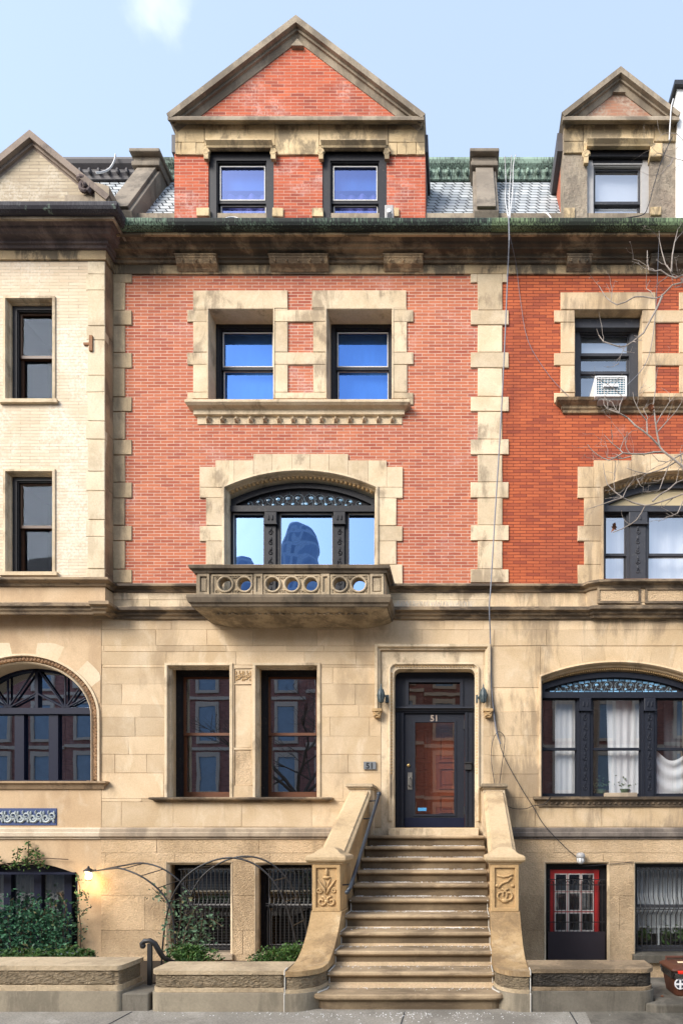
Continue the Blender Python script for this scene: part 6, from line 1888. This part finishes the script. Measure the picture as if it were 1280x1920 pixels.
stn.build('stem', M['twig'], t); lv.build('foliage', M['ivy_leaf'], t)
t = thing('ivy_tuft', 'bright green leafy tufts on a wire above the left basement window', 'climbing plant', (X(52, -.1), -.12, Z(1625)))
lv = MB(); stn = MB()
for p in ([(20, 1628), (32, 1612), (34, 1592)], [(84, 1628), (72, 1612), (66, 1592)], [(50, 1622), (54, 1600), (53, 1578)], [(26, 1620), (50, 1622), (80, 1620)]): ivy_path(p, 190, .035, .02, (.03, .06), -.08)
ivy_path([(-50, 1612), (-5, 1612), (20, 1625)], 60, .03, .02, (.03, .06), -.08)
stn.tube([P(20, 1622, -.06), P(52, 1614, -.06), P(90, 1610, -.06), P(128, 1612, -.06)], .008, 4)
stn.build('stem', M['twig'], t); lv.build('foliage', M['box_leaf'], t)

# ================================================================ lamps, signs, cables and small things
def lantern(x, side, label):
    y = -.13; z0 = Z(1317, -.13)
    t = thing('wall_lantern', label, 'lantern', (x, 0, z0), group='verdigris lanterns beside the front door')
    s = MB()
    s.lathe((x, y, z0), [(.012, -.015), (.034, 0), (.048, .05), (.056, .11), (.052, .15), (.034, .20), (.018, .225), (.010, .24), (.012, .26), (.004, .29)], 8)
    for k in range(8):
        a = math.pi * 2 * k / 8
        s.tube([(x + .036 * math.cos(a), y + .036 * math.sin(a), z0), (x + .060 * math.cos(a), y + .060 * math.sin(a), z0 + .11), (x + .036 * math.cos(a), y + .036 * math.sin(a), z0 + .20)], .006, 4)
    s.build('body', M['verdigris'], t)
    s = MB().tube([(x + side * .01, y, z0 + .13), (x + side * .07, y + .05, z0 + .10), (x + side * .085, -.01, z0 + .08)], .010, 6).box(x + side * .085 - .03, x + side * .085 + .03, -.03, .01, z0 + .02, z0 + .14)
    s.build('bracket', M['verdigris'], t)
    return t
lantern(X(714, -.13), 1, 'small verdigris lantern left of the front door')
lantern(X(906, -.13), -1, 'small verdigris lantern right of the front door')
t = thing('wall_lamp', 'grey bulkhead lamp with ribbed glass above the red basement door', 'lamp', (X(1088, -.08), 0, Z(1610)))
xl, zl, yl3 = X(1088, -.1), Z(1620, -.1), -.10
MB().lathe((xl, yl3, zl), [(.05, .09), (.068, .10), (.07, .13), (.06, .16), (.03, .175)], 14).box(xl - .03, xl + .03, -.1, -.012, zl + .12, zl + .165).build('housing', M['storm_grey'], t)
MB().lathe((xl, yl3, zl), [(.02, .0), (.045, .01), (.055, .04), (.055, .095)], 14).build('lamp_glass', M['ac_white'], t, smooth=True)
s = MB()
for k in range(8):
    a = k * math.pi / 4
    s.tube([(xl + .058 * math.cos(a), yl3 + .058 * math.sin(a), zl + .10), (xl + .06 * math.cos(a), yl3 + .06 * math.sin(a), zl + .04), (xl + .02 * math.cos(a), yl3 + .02 * math.sin(a), zl - .006)], .006, 4)
s.build('guard', M['storm_grey'], t)
# lit lantern on the left
t = thing('wall_lantern', 'lit warm lantern with a dark cap at the end of the garden arch', 'lantern', (X(165, -.2), 0, Z(1640)))
xl, zl, yl3 = X(166, -.16), Z(1650, -.16), -.16
s = MB().lathe((xl, yl3, zl), [(.065, .13), (.078, .137), (.05, .165), (.016, .185), (.016, .20), (.005, .215)], 10).box(xl - .02, xl + .02, -.16, .0, zl + .135, zl + .15)
s.build('cap', M['iron'], t)
MB().lathe((xl, yl3, zl), [(.028, 0), (.045, .015), (.058, .125)], 10).build('lamp_glass', M['lamp_glow'], t)
s = MB()
for k in range(6):
    a = k * math.pi / 3
    s.tube([(xl + .032 * math.cos(a), yl3 + .032 * math.sin(a), zl - .01), (xl + .065 * math.cos(a), yl3 + .065 * math.sin(a), zl + .135)], .006, 4)
s.lathe((xl, yl3, zl - .02), [(.02, 0), (.045, .01), (.045, .02)], 8)
s.build('cage', M['iron'], t)
ld = bpy.data.lights.new('lantern_light', 'POINT'); ld.energy = 3.2; ld.color = (1.0, .62, .26); ld.shadow_soft_size = .07
lo = bpy.data.objects.new('lantern_light', ld); COL.objects.link(lo); lo.location = (xl, yl3 - .02, zl - .09)
# number plate
t = thing('number_plate', 'small grey plate reading 51 on the stone left of the front door', 'sign', (X(693), 0, Z(1436)))
MB().box(X(682), X(705), -.03, -.006, Z(1443.5), Z(1429)).build('plate', M['plaque'], t, bevel=.003)
MB().text('51', .125, X(693.5), -.032, Z(1441.5), .006).build('numeral', M['plaque_dark'], t)

def cable(label, pts, r, m, cat='cable', y=None, sub=4, group=None):
    pts = [P(*p) for p in pts]
    out = []
    for i in range(len(pts) - 1):
        p0, p1, p2, p3 = pts[max(i - 1, 0)], pts[i], pts[i + 1], pts[min(i + 2, len(pts) - 1)]
        for k in range(sub):
            u = k / sub
            out.append(.5 * ((2 * p1) + (-p0 + p2) * u + (2 * p0 - 5 * p1 + 4 * p2 - p3) * u * u + (-p0 + 3 * p1 - 3 * p2 + p3) * u ** 3))
    out.append(pts[-1])
    o = MB().tube(out, r, 5).build('cable', M[m], None, loc=tuple(pts[0]))
    return tag(o, label, cat, group)
cable('thick grey cable hanging from the gutter down the stone party wall quoins', [(953, 405, -.5), (954, 450, -.5), (951, 520, -.30), (946, 640, -.2), (938, 800, -.14), (928, 960, -.12), (920, 1095, -.16), (917, 1140, -.17), (919, 1200, -.06), (921, 1290, -.05), (929, 1365, -.05), (938, 1395, -.05)], .011, 'cable_grey')
cable('black cable looped on the stone right of the front door', [(921, 1290, -.05), (932, 1368, -.05), (943, 1415, -.05), (975, 1475, -.05), (1000, 1515, -.07), (1020, 1548, -.09), (1060, 1590, -.08), (1082, 1609, -.06)], .0065, 'cable_black')
cable('thin black cable loop below the right lantern', [(927, 1470, -.05), (921, 1430, -.05), (922, 1395, -.05), (932, 1373, -.05), (943, 1378, -.05), (946, 1392, -.05), (940, 1440, -.05), (936, 1472, -.05)], .0055, 'cable_black')
cable('thin dark cable sagging from the right newel to the arched window sill', [(940, 1505, -.05), (960, 1516, -.05), (985, 1517, -.05), (998, 1512, -.06), (1020, 1508, -.11), (1033, 1493, -.12)], .0055, 'cable_black')
cable('short dark cable running from the red door lamp to the barred window', [(1092, 1625, -.06), (1130, 1622, -.03), (1165, 1619, -.03), (1188, 1617, -.03)], .005, 'cable_black')
WG = 'pale cables over the roof edge'
cable('leftmost pale cable of the bundle crossing the slate roof', [(946, 292, .85), (948, 340, .95), (947, 372, .5), (950, 395, 0), (953, 409, -.48)], .008, 'cable_white', group=WG)
cable('pale cable in the middle of the bundle crossing the slate roof', [(959, 290, .85), (956, 340, .95), (954, 375, .4), (954, 409, -.48)], .008, 'cable_white', group=WG)
cable('rightmost pale cable of the bundle crossing the slate roof', [(967, 289, .85), (962, 310, .9), (961, 350, .8), (958, 385, .2), (955, 409, -.48)], .008, 'cable_white', group=WG)
cable('short curled white cable lying on the roof kerb left of the narrow gable', [(1017, 398, .02), (1024, 399, -.05), (1031, 406, -.15), (1035, 415, -.3)], .010, 'cable_white')
cable('curved white cable hanging over the left slate roof', [(217, 289, .9), (214, 302, .9), (205, 316, .9), (192, 322, .85), (180, 323, .8)], .014, 'cable_white')
cable('thin pale cable arched on the gutter under the left window of the wide gable', [(405, 416, -.40), (425, 408, -.2), (440, 407, -.15), (458, 413, -.3), (470, 417, -.42)], .008, 'cable_white')
cable('pale cable hanging beside the right end of the narrow gable', [(1262, 185, -.12), (1258, 200, -.14), (1256, 230, -.16), (1254, 262, -.14)], .010, 'cable_white')
cable('thin dark cable crossing the narrow gable window', [(1260, 255, -.10), (1240, 300, -.04), (1226, 345, -.05), (1215, 385, -.05), (1205, 402, -.06), (1175, 408, -.15), (1150, 413, -.35)], .007, 'cable_black')
cable('thin grey wire slanting from the gutter across the orange brick to the AC window', [(955, 440, -.45), (962, 470, -.3), (968, 500, -.05), (975, 560, -.03), (990, 640, -.03), (1030, 705, -.03), (1075, 752, -.05)], .004, 'cable_grey')
cable('thin grey wire hanging in front of the AC window at the right', [(1236, 440, -.45), (1234, 470, -.3), (1230, 560, -.06), (1222, 640, -.06), (1205, 690, -.06), (1160, 735, -.10)], .005, 'cable_grey')
# bird spikes
t = thing('bird_spikes', 'row of thin pale bird spikes on the ledge right of the balcony', 'bird spikes', (X(810), -.1, 5.3))
s = MB(); rr = random.Random(3)
x = X(742)
while x < X(884):
    for a in (-.03, .0, .03):
        s.tube([(x, -.10, 5.305), (x + a + rr.uniform(-.02, .02), -.115 + rr.uniform(-.04, .03), 5.305 + rr.uniform(.06, .10))], .0022, 3)
    x += .027
s.build('spike', M['spike'], t); t.children[0]['kind'] = 'stuff'
MB().box(X(741), X(885), -.12, -.085, 5.297, 5.306).build('base_strip', M['spike'], t)
# floodlight box by the gable window
t = thing('floodlight', 'small pale box floodlight at the foot of the right window of the wide gable', 'lamp', (X(729), -.05, 11.05))
s = MB().box(X(722, -.1), X(738, -.1), -.16, -.02, 11.07, Z(391, -.1)); s.build('housing', M['storm_grey'], t, bevel=.01)
MB().lathe((X(729, -.16), -.161, Z(395.5, -.16)), [(.03, 0), (.03, -.012), (.01, -.015)], 10, 'Y').build('lens', M['paper_white'], t)
MB().box(X(725.5, -.16), X(735, -.16), -.166, -.161, 11.09, Z(400, -.16)).build('front_panel', M['grey_wood'], t)
# window air conditioner
t = thing('air_conditioner', 'white window air conditioner on the sill of the upper right window', 'air conditioner', (X(1142), -.15, Z(757)))
ya = -.20
ax0, ax1, az0, az1 = X(1115, ya), X(1175, ya), Z(743, ya), Z(704, ya)
s = MB().slab(rect(ax0, ax1, az0, az1), [rect(ax0 + .03, ax1 - .03, az0 + .035, az1 - .025)], ya, ya + .02)
s.box(ax0 + .004, ax1 - .004, ya + .05, .22, az0 + .003, az1 - .003)
for (a, b_, c, d) in ((ax0, ax0 + .012, az0, az1), (ax1 - .012, ax1, az0, az1)): s.box(a, b_, ya + .0205, ya + .05, c, d)
s.box(ax0 + .012, ax1 - .012, ya + .0205, ya + .05, az0, az0 + .012).box(ax0 + .012, ax1 - .012, ya + .0205, ya + .05, az1 - .012, az1)
s.build('case', M['ac_white'], t, bevel=.006)
MB().box(ax0 + .015, ax1 - .015, ya + .035, ya + .049, az0 + .02, az1 - .015).build('coil', M['ac_blue'], t)
s = MB()
for i in range(9): s.box(ax0 + .03 + (ax1 - ax0 - .06) * (i + .5) / 9 - .004, ax0 + .03 + (ax1 - ax0 - .06) * (i + .5) / 9 + .004, ya + .006, ya + .012, az0 + .03, az1 - .02)
for i in range(7): s.box(ax0 + .03, ax1 - .03, ya + .0, ya + .0055, az0 + .04 + (az1 - az0 - .07) * (i + .5) / 7 - .004, az0 + .04 + (az1 - az0 - .07) * (i + .5) / 7 + .004)
s.box(ax0 + .12, ax1 - .13, ya - .006, ya - .001, (az0 + az1) / 2 - .025, (az0 + az1) / 2 + .025)
s.build('grille', M['ac_white'], t)
MB().box(ax0 + .13, ax1 - .14, ya - .010, ya - .007, (az0 + az1) / 2 - .03, (az0 + az1) / 2 - .015).build('vent_slot', M['sticker_dark'], t)
MB().prism_x([(.12, az0 + .0), (ya + .02, az0), (ya + .04, az0 - .03), (.10, az0 - .06)], ax0 + .06, ax1 - .05).build('bracket', M['storm_grey'], t)
# bin
t = thing('bin', 'brown plastic bin with clear bag and red tag beside the sooty wall', 'bin', (X(1283, -3.15), -3.12, .09))
xc_, yc_ = X(1294, -3.15), -3.12
def rr_rect(hw, hd, z, r=.05):
    out = []
    for (cx_, cy_, a0_) in ((hw - r, hd - r, 0), (-hw + r, hd - r, 90), (-hw + r, -hd + r, 180), (hw - r, -hd + r, 270)):
        for k in range(4): out.append((xc_ + cx_ + r * math.cos(rad(a0_ + k * 30)), yc_ + cy_ + r * math.sin(rad(a0_ + k * 30)), z))
    return out
def loft(rings):
    n = len(rings[0]); vs = [v for q in rings for v in q]
    fs = [(i * n + k, i * n + (k + 1) % n, (i + 1) * n + (k + 1) % n, (i + 1) * n + k) for i in range(len(rings) - 1) for k in range(n)]
    fs += [tuple(range(n)), tuple((len(rings) - 1) * n + k for k in reversed(range(n)))]
    return MB().add(vs, fs)
zb_ = .09
loft([rr_rect(.195, .16, zb_), rr_rect(.20, .165, zb_ + 0.0160), rr_rect(.235, .19, zb_ + 0.2400)]).build('body', M['bin'], t, bevel=.004)
loft([rr_rect(.238, .195, zb_ + 0.1800), rr_rect(.250, .208, zb_ + 0.2480), rr_rect(.246, .20, zb_ + 0.2520)]).build('bag', M['bag'], t)
ld_ = loft([rr_rect(.248, .205, zb_ + 0.2528), rr_rect(.255, .212, zb_ + 0.2640), rr_rect(.252, .208, zb_ + 0.2800), rr_rect(.20, .16, zb_ + 0.3080)])
ld_.build('lid', M['bin'], t, bevel=.004)
s = MB().tube([(xc_ - .20, yc_ + .10, zb_ + 0.2880), (xc_ - .20, yc_ + .12, zb_ + 0.3360), (xc_ + .02, yc_ + .12, zb_ + 0.3360), (xc_ + .02, yc_ + .10, zb_ + 0.2880)], .016, 6); s.build('handle', M['bin'], t)
s = MB().add([(xc_ - .16, yc_ - .19, zb_ + 0.2896), (xc_ + .14, yc_ - .19, zb_ + 0.2896), (xc_ + .10, yc_ + .02, zb_ + 0.3136), (xc_ - .12, yc_ + .02, zb_ + 0.3136)], [(0, 1, 2, 3)]); s.build('paper_label', M['label_paper'], t)
MB().box(X(1271, -3.34), X(1271, -3.34) + .13, yc_ - .235, yc_ - .205, zb_ + 0.2400, zb_ + 0.2704).build('tag', M['tag_red'], t, bevel=.006)
em = MB(); ex, ez, ey = X(1274, -3.3), zb_ + 0.1320, yc_ - .183
em.lathe((ex, ey, ez), [(.056, 0), (.056, -.006), (.001, -.0065)], 24, 'Y'); em.build('emblem_disc', M['paper_white'], t)
em = MB()
for k in range(4):
    a = k * math.pi / 2 + math.pi / 4
    pts = [(ex + .044 * math.cos(a + d), ez + .044 * math.sin(a + d)) for d in (-.5, -.25, 0, .25, .5)] + [(ex + .016 * math.cos(a), ez + .016 * math.sin(a))]
    em.slab(pts, [], ey - .010, ey - .0072)
em.build('emblem_print', M['sticker_dark'], t)
# dead leaf and small litter on the slab
s = MB().blob((X(1241, -3.3), -3.3, .097), (.018, .014, .009), 7, 4); tag(s.build('dead_leaf', M['dry_leaf'], None, loc=(X(1241, -3.3), -3.3, .09)), 'small brown curled leaf on the slab beside the bin', 'leaf')

# ================================================================ bare street tree, its trunk just outside the frame
tree = thing('bare_tree', 'bare street tree whose pale twiggy branches reach in from the right edge', 'tree', (3.15, -4.1, 0))
rt = random.Random(31)
trunk = [(3.15, -4.1, 0), (3.17, -4.08, 1.5), (3.12, -4.02, 3.2), (3.16, -3.95, 5.0), (3.25, -3.9, 7.0), (3.2, -3.8, 9.0), (3.3, -3.75, 10.6)]
MB().tube(trunk, [.15, .12, .105, .09, .07, .045, .015], 10).build('trunk', M['bark'], tree)
YT = -3.0
def px_path(pts, y0=YT, y1=None):
    y1 = y0 if y1 is None else y1
    n = len(pts)
    out = []
    for i, p in enumerate(pts):
        y = y0 + (y1 - y0) * i / (n - 1) + rt.uniform(-.03, .03)
        out.append(P(p[0], p[1], y))
    return out
BR = []
def limb(pts, r0, r1, y0=YT, y1=None, root=None, name='branch'):
    ps = px_path(pts, y0, y1)
    if root is not None: ps = [Vector(r) for r in root] + ps
    n = len(ps)
    # resample with small kinks
    out = [ps[0]]
    for a, b_ in zip(ps[:-1], ps[1:]):
        m = max(1, int((b_ - a).length / .09))
        for k in range(1, m + 1):
            q = a.lerp(b_, k / m)
            if k < m: q += Vector((rt.gauss(0, .005), rt.gauss(0, .006), rt.gauss(0, .005)))
            out.append(q)
    m = len(out)
    rr_ = [1.12 * (r0 + (r1 - r0) * (i / (m - 1)) ** .8) for i in range(m)]
    BR.append((out, rr_))
    b = MB().tube(out, rr_, 6)
    # knobbly buds and side twigs
    for i in range(1, m - 1):
        if rt.random() < .30: b.blob(out[i] + Vector((rt.uniform(-1, 1), rt.uniform(-1, 1), rt.uniform(-1, 1))) * rr_[i], rr_[i] * 1.15 + .0015, 5, 3)
    b.build(name, M['bark'], tree)
def twig(b, p, d, L, r, lev):
    n = max(3, int(L / .035))
    pts = [p]
    d = d.normalized()
    for i in range(n):
        d = (d + Vector((rt.gauss(0, .22), rt.gauss(0, .22), rt.gauss(0, .22) + .03))).normalized()
        pts.append(pts[-1] + d * (L / n))
        if lev > 0 and rt.random() < .30:
            s_ = (d + Vector((rt.gauss(0, .8), rt.gauss(0, .8), rt.gauss(0, .8)))).normalized()
            twig(b, pts[-1], s_, L * rt.uniform(.3, .6), r * .7, lev - 1)
    b.tube(pts, [r * (1 - .6 * i / n) for i in range(n + 1)], 4)
    b.blob(pts[-1], r * 1.3, 5, 3)
limb([(1280, 876), (1264, 862), (1244, 847), (1235, 836), (1219, 819), (1204, 807), (1191, 798), (1177, 784), (1160, 774), (1139, 767), (1132, 759)], .022, .005, root=[(3.13, -3.98, 4.2), (2.7, -3.5, 4.55)])
limb([(1280, 926), (1262, 933), (1241, 940), (1226, 945), (1209, 948), (1203, 960), (1193, 975), (1182, 983), (1165, 992), (1149, 998)], .018, .004, root=[(3.12, -4.0, 3.7), (2.75, -3.5, 4.2)], y1=-2.8)
limb([(1280, 515), (1266, 521), (1252, 516), (1238, 506), (1228, 508), (1216, 506), (1213, 490), (1213, 470)], .017, .004, root=[(3.22, -3.9, 6.4), (2.75, -3.45, 6.9)])
limb([(1280, 529), (1260, 534), (1241, 554), (1232, 558), (1225, 559), (1207, 556), (1189, 556), (1172, 566), (1156, 571), (1145, 565), (1135, 556), (1128, 545), (1123, 536)], .014, .0035, root=[(3.22, -3.9, 6.3), (2.75, -3.45, 6.8)], y1=-2.8)
limb([(1241, 555), (1221, 596), (1206, 624), (1186, 640), (1172, 649), (1161, 650), (1145, 645), (1131, 640), (1122, 628), (1118, 616)], .010, .003)
limb([(1244, 847), (1207, 851), (1182, 851), (1167, 849), (1154, 858), (1141, 863), (1130, 859), (1120, 853), (1108, 843), (1101, 833)], .010, .003)
limb([(1167, 849), (1162, 843), (1170, 822), (1184, 808)], .006, .002)
limb([(1162, 843), (1148, 832), (1132, 815)], .005, .002)
limb([(1182, 856), (1165, 860), (1148, 858), (1138, 858), (1135, 846)], .006, .0025)
limb([(1236, 837), (1231, 811), (1228, 789), (1226, 770), (1224, 759), (1227, 740), (1229, 715), (1232, 692)], .009, .0025)
limb([(1231, 811), (1250, 790), (1266, 772), (1278, 753)], .006, .002)
limb([(1229, 796), (1240, 776), (1255, 753), (1268, 738)], .006, .002)
limb([(1213, 812), (1212, 789), (1200, 774), (1193, 760), (1188, 749), (1186, 735)], .007, .0025)
limb([(1160, 774), (1162, 758), (1168, 745), (1150, 728), (1132, 716), (1108, 705)], .006, .002)
limb([(1209, 948), (1185, 942), (1167, 933), (1152, 922), (1138, 908), (1130, 868)], .009, .0025)
limb([(1167, 933), (1150, 938), (1130, 945), (1115, 950), (1100, 955)], .006, .002)
limb([(1167, 933), (1175, 915), (1188, 898)], .005, .002)
limb([(1223, 940), (1238, 926), (1253, 918), (1267, 905), (1280, 900)], .009, .005)
limb([(1266, 866), (1253, 874), (1234, 882), (1212, 888), (1195, 899), (1200, 910)], .008, .002)
limb([(1253, 874), (1244, 896), (1236, 918), (1226, 925)], .006, .003)
limb([(1212, 888), (1192, 884), (1176, 878), (1178, 868)], .005, .002)
limb([(1280, 850), (1262, 860), (1250, 866), (1234, 864), (1222, 852)], .008, .002)
limb([(1258, 509), (1260, 478), (1264, 455), (1270, 429)], .008, .002)
limb([(1258, 509), (1247, 495), (1240, 470), (1236, 450), (1235, 432)], .007, .002)
limb([(1280, 940), (1270, 962), (1258, 968), (1248, 962)], .006, .002)
limb([(1280, 300), (1262, 296), (1246, 290), (1232, 286), (1225, 292)], .008, .002, root=[(3.3, -3.78, 10.2), (2.9, -3.4, 9.6)])
limb([(1262, 296), (1250, 312), (1240, 325), (1226, 328)], .006, .002)
limb([(1280, 262), (1268, 250), (1250, 248), (1240, 252)], .006, .002, root=[(3.3, -3.78, 10.3), (2.9, -3.4, 9.9)])
for out, rr_ in list(BR)[:]:
    m = len(out)
    b = MB()
    for k in range(max(2, m // 3)):
        i = rt.randrange(max(1, m // 4), m)
        if out[i].x * FOC / (DIST + out[i].y) + CX > 1300: continue
        d = (out[min(i + 1, m - 1)] - out[i - 1])
        if d.length < 1e-6: continue
        side = d.normalized().cross(Vector((0, -1, 0))) * rt.choice((-1, 1))
        dr_ = d.normalized() * .9 + side * rt.uniform(.5, 1.1) + Vector((0, rt.gauss(0, .4), .12))
        twig(b, out[i], dr_, rt.uniform(.10, .34), min(.0052, rr_[i] * .7), 2)
    # dense short spurs near the lower right limb
    if b.v: b.build('twigs', M['bark'], tree)
dl = MB()
for px_, py_ in ((1219, 766), (1152, 987)):
    c = P(px_, py_, YT - .02)
    for k in range(5): dl.leaf(c + Vector((rt.gauss(0, .012), rt.gauss(0, .012), rt.gauss(0, .015))), .065, rt, .5)
dl.build('dead_leaves', M['dry_leaf'], tree)

# ================================================================ what the windows mirror: the row across the street
def opposite(name, label, x0, x1, h, m, y=-21.0, floors=4, bay=False):
    t = thing(name, label, 'building', ((x0 + x1) / 2, y, 0))
    MB().box(x0, x1, y - 8, y, 0, h).build('wall', M[m], t)
    n = max(1, int((x1 - x0) / 2.0))
    for f in range(floors):
        for k in range(n):
            xc_ = x0 + (x1 - x0) * (k + .5) / n
            z0 = 1.4 + f * (h - 1.5) / floors
            w = MB().slab(rect(xc_ - .62, xc_ + .62, z0 - .15, z0 + 2.1), [rect(xc_ - .45, xc_ + .45, z0, z0 + 1.85)], y, y + .12).build('window', M['opp_trim'], t)
            MB().box(xc_ - .46, xc_ + .46, y + .005, y + .05, z0 - .01, z0 + 1.86).build('pane', M['opp_glass'], w)
    MB().sweep([(x1, y), (x0, y)], [(0, h - .5), (.2, h - .4), (.45, h - .1), (.45, h), (0, h)]).build('cornice', M['opp_trim'], t)
    for f in range(1, floors):
        z = 1.0 + f * (h - 1.5) / floors
        MB().box(x0, x1, y + .001, y + .12, z - .12, z + .05).build('string_course', M['opp_trim'], t)
opposite('row_house', 'red brick row house across the street, mirrored in the front door glass', -2.0, 4.4, 12.6, 'opp_brick')
opposite('row_house', 'red brick row house across the street, mirrored in the paired ground floor windows', -8.4, -2.02, 12.9, 'opp_brick')
opposite('row_house', 'red brick row house across the street, mirrored in the navy arched window', -14.8, -8.42, 12.4, 'opp_brick')
opposite('row_house', 'brown row house across the street, mirrored in the curtained arched window', 4.42, 10.8, 12.5, 'opp_brick')
opposite('row_house', 'brown row house across the street, mirrored in the barred window at the right edge', 10.82, 17.5, 12.8, 'opp_brick')
opposite('row_house', 'brown row house across the street, mirrored in the ivy covered window', -21.4, -14.82, 12.7, 'opp_brick')
opposite('row_house', 'brown row house across the street, mirrored at the left edge of the arched window', -28.4, -21.42, 12.5, 'opp_brick')
tw = MB().lathe((-20.3, -62, 0), [(3.5, 0), (3.0, 32), (2.45, 35.5), (2.0, 38), (1.75, 39.6), (1.2, 40.5), (.3, 40.9)], 20)
t = thing('tower_block', 'distant slender tapering tower mirrored in the middle balcony window', 'building', (X(560) * 7.4 - .6, -62, 0))
tw.build('wall', M['tower'], t, smooth=True)
tw = MB().lathe((-27.6, -62, 0), [(2.2, 0), (1.9, 33), (1.5, 35.6), (.9, 36.6), (.2, 36.9)], 20)
t = thing('tower_block', 'distant lower tower mirrored in the left balcony window', 'building', (X(445) * 7.4 - 3.2, -62, 0))
tw.build('wall', M['tower'], t, smooth=True)

# pavement joints
for i, x in enumerate((-5.2, -3.2, -.55, 1.05, 3.4)):
    tag(MB().box(x - .006, x + .006, -7.0, -3.50, -.01, .0035).build('pavement_joint', M['asphalt']), kind='structure')
# bare tree on the far pavement, seen mirrored in the glass
t = thing('bare_tree', 'bare street tree across the road, mirrored in the paired ground floor windows', 'tree', (-7.2, -15.6, 0))
rb = random.Random(77); tb = MB(); limbs = MB()
def grow(p, d, L, r, lev):
    n = 4; pts = [p]
    for i in range(n):
        d = (d + Vector((rb.gauss(0, .12), rb.gauss(0, .12), rb.gauss(0, .08) + .02))).normalized()
        pts.append(pts[-1] + d * (L / n))
    limbs.tube(pts, [r * (1 - .45 * i / n) for i in range(n + 1)], 5 if lev > 2 else 3)
    if lev > 0:
        for k in range(3 if lev > 1 else 4):
            q = pts[rb.randrange(2, n + 1)]
            s_ = (d * .8 + Vector((rb.gauss(0, .7), rb.gauss(0, .7), rb.gauss(0, .45) + .2))).normalized()
            grow(q, s_, L * rb.uniform(.55, .8), r * .55, lev - 1)
tb.tube([(-7.2, -15.6, 0), (-7.15, -15.6, 2.0), (-7.2, -15.5, 3.4)], [.2, .17, .15], 8).build('trunk', M['twig'], t)
for k in range(5): grow(Vector((-7.2, -15.5, 3.3)), Vector((math.cos(k * 1.26), math.sin(k * 1.26) * .6, 1.0)).normalized(), 2.4, .09, 4)
limbs.build('branches', M['twig'], t)
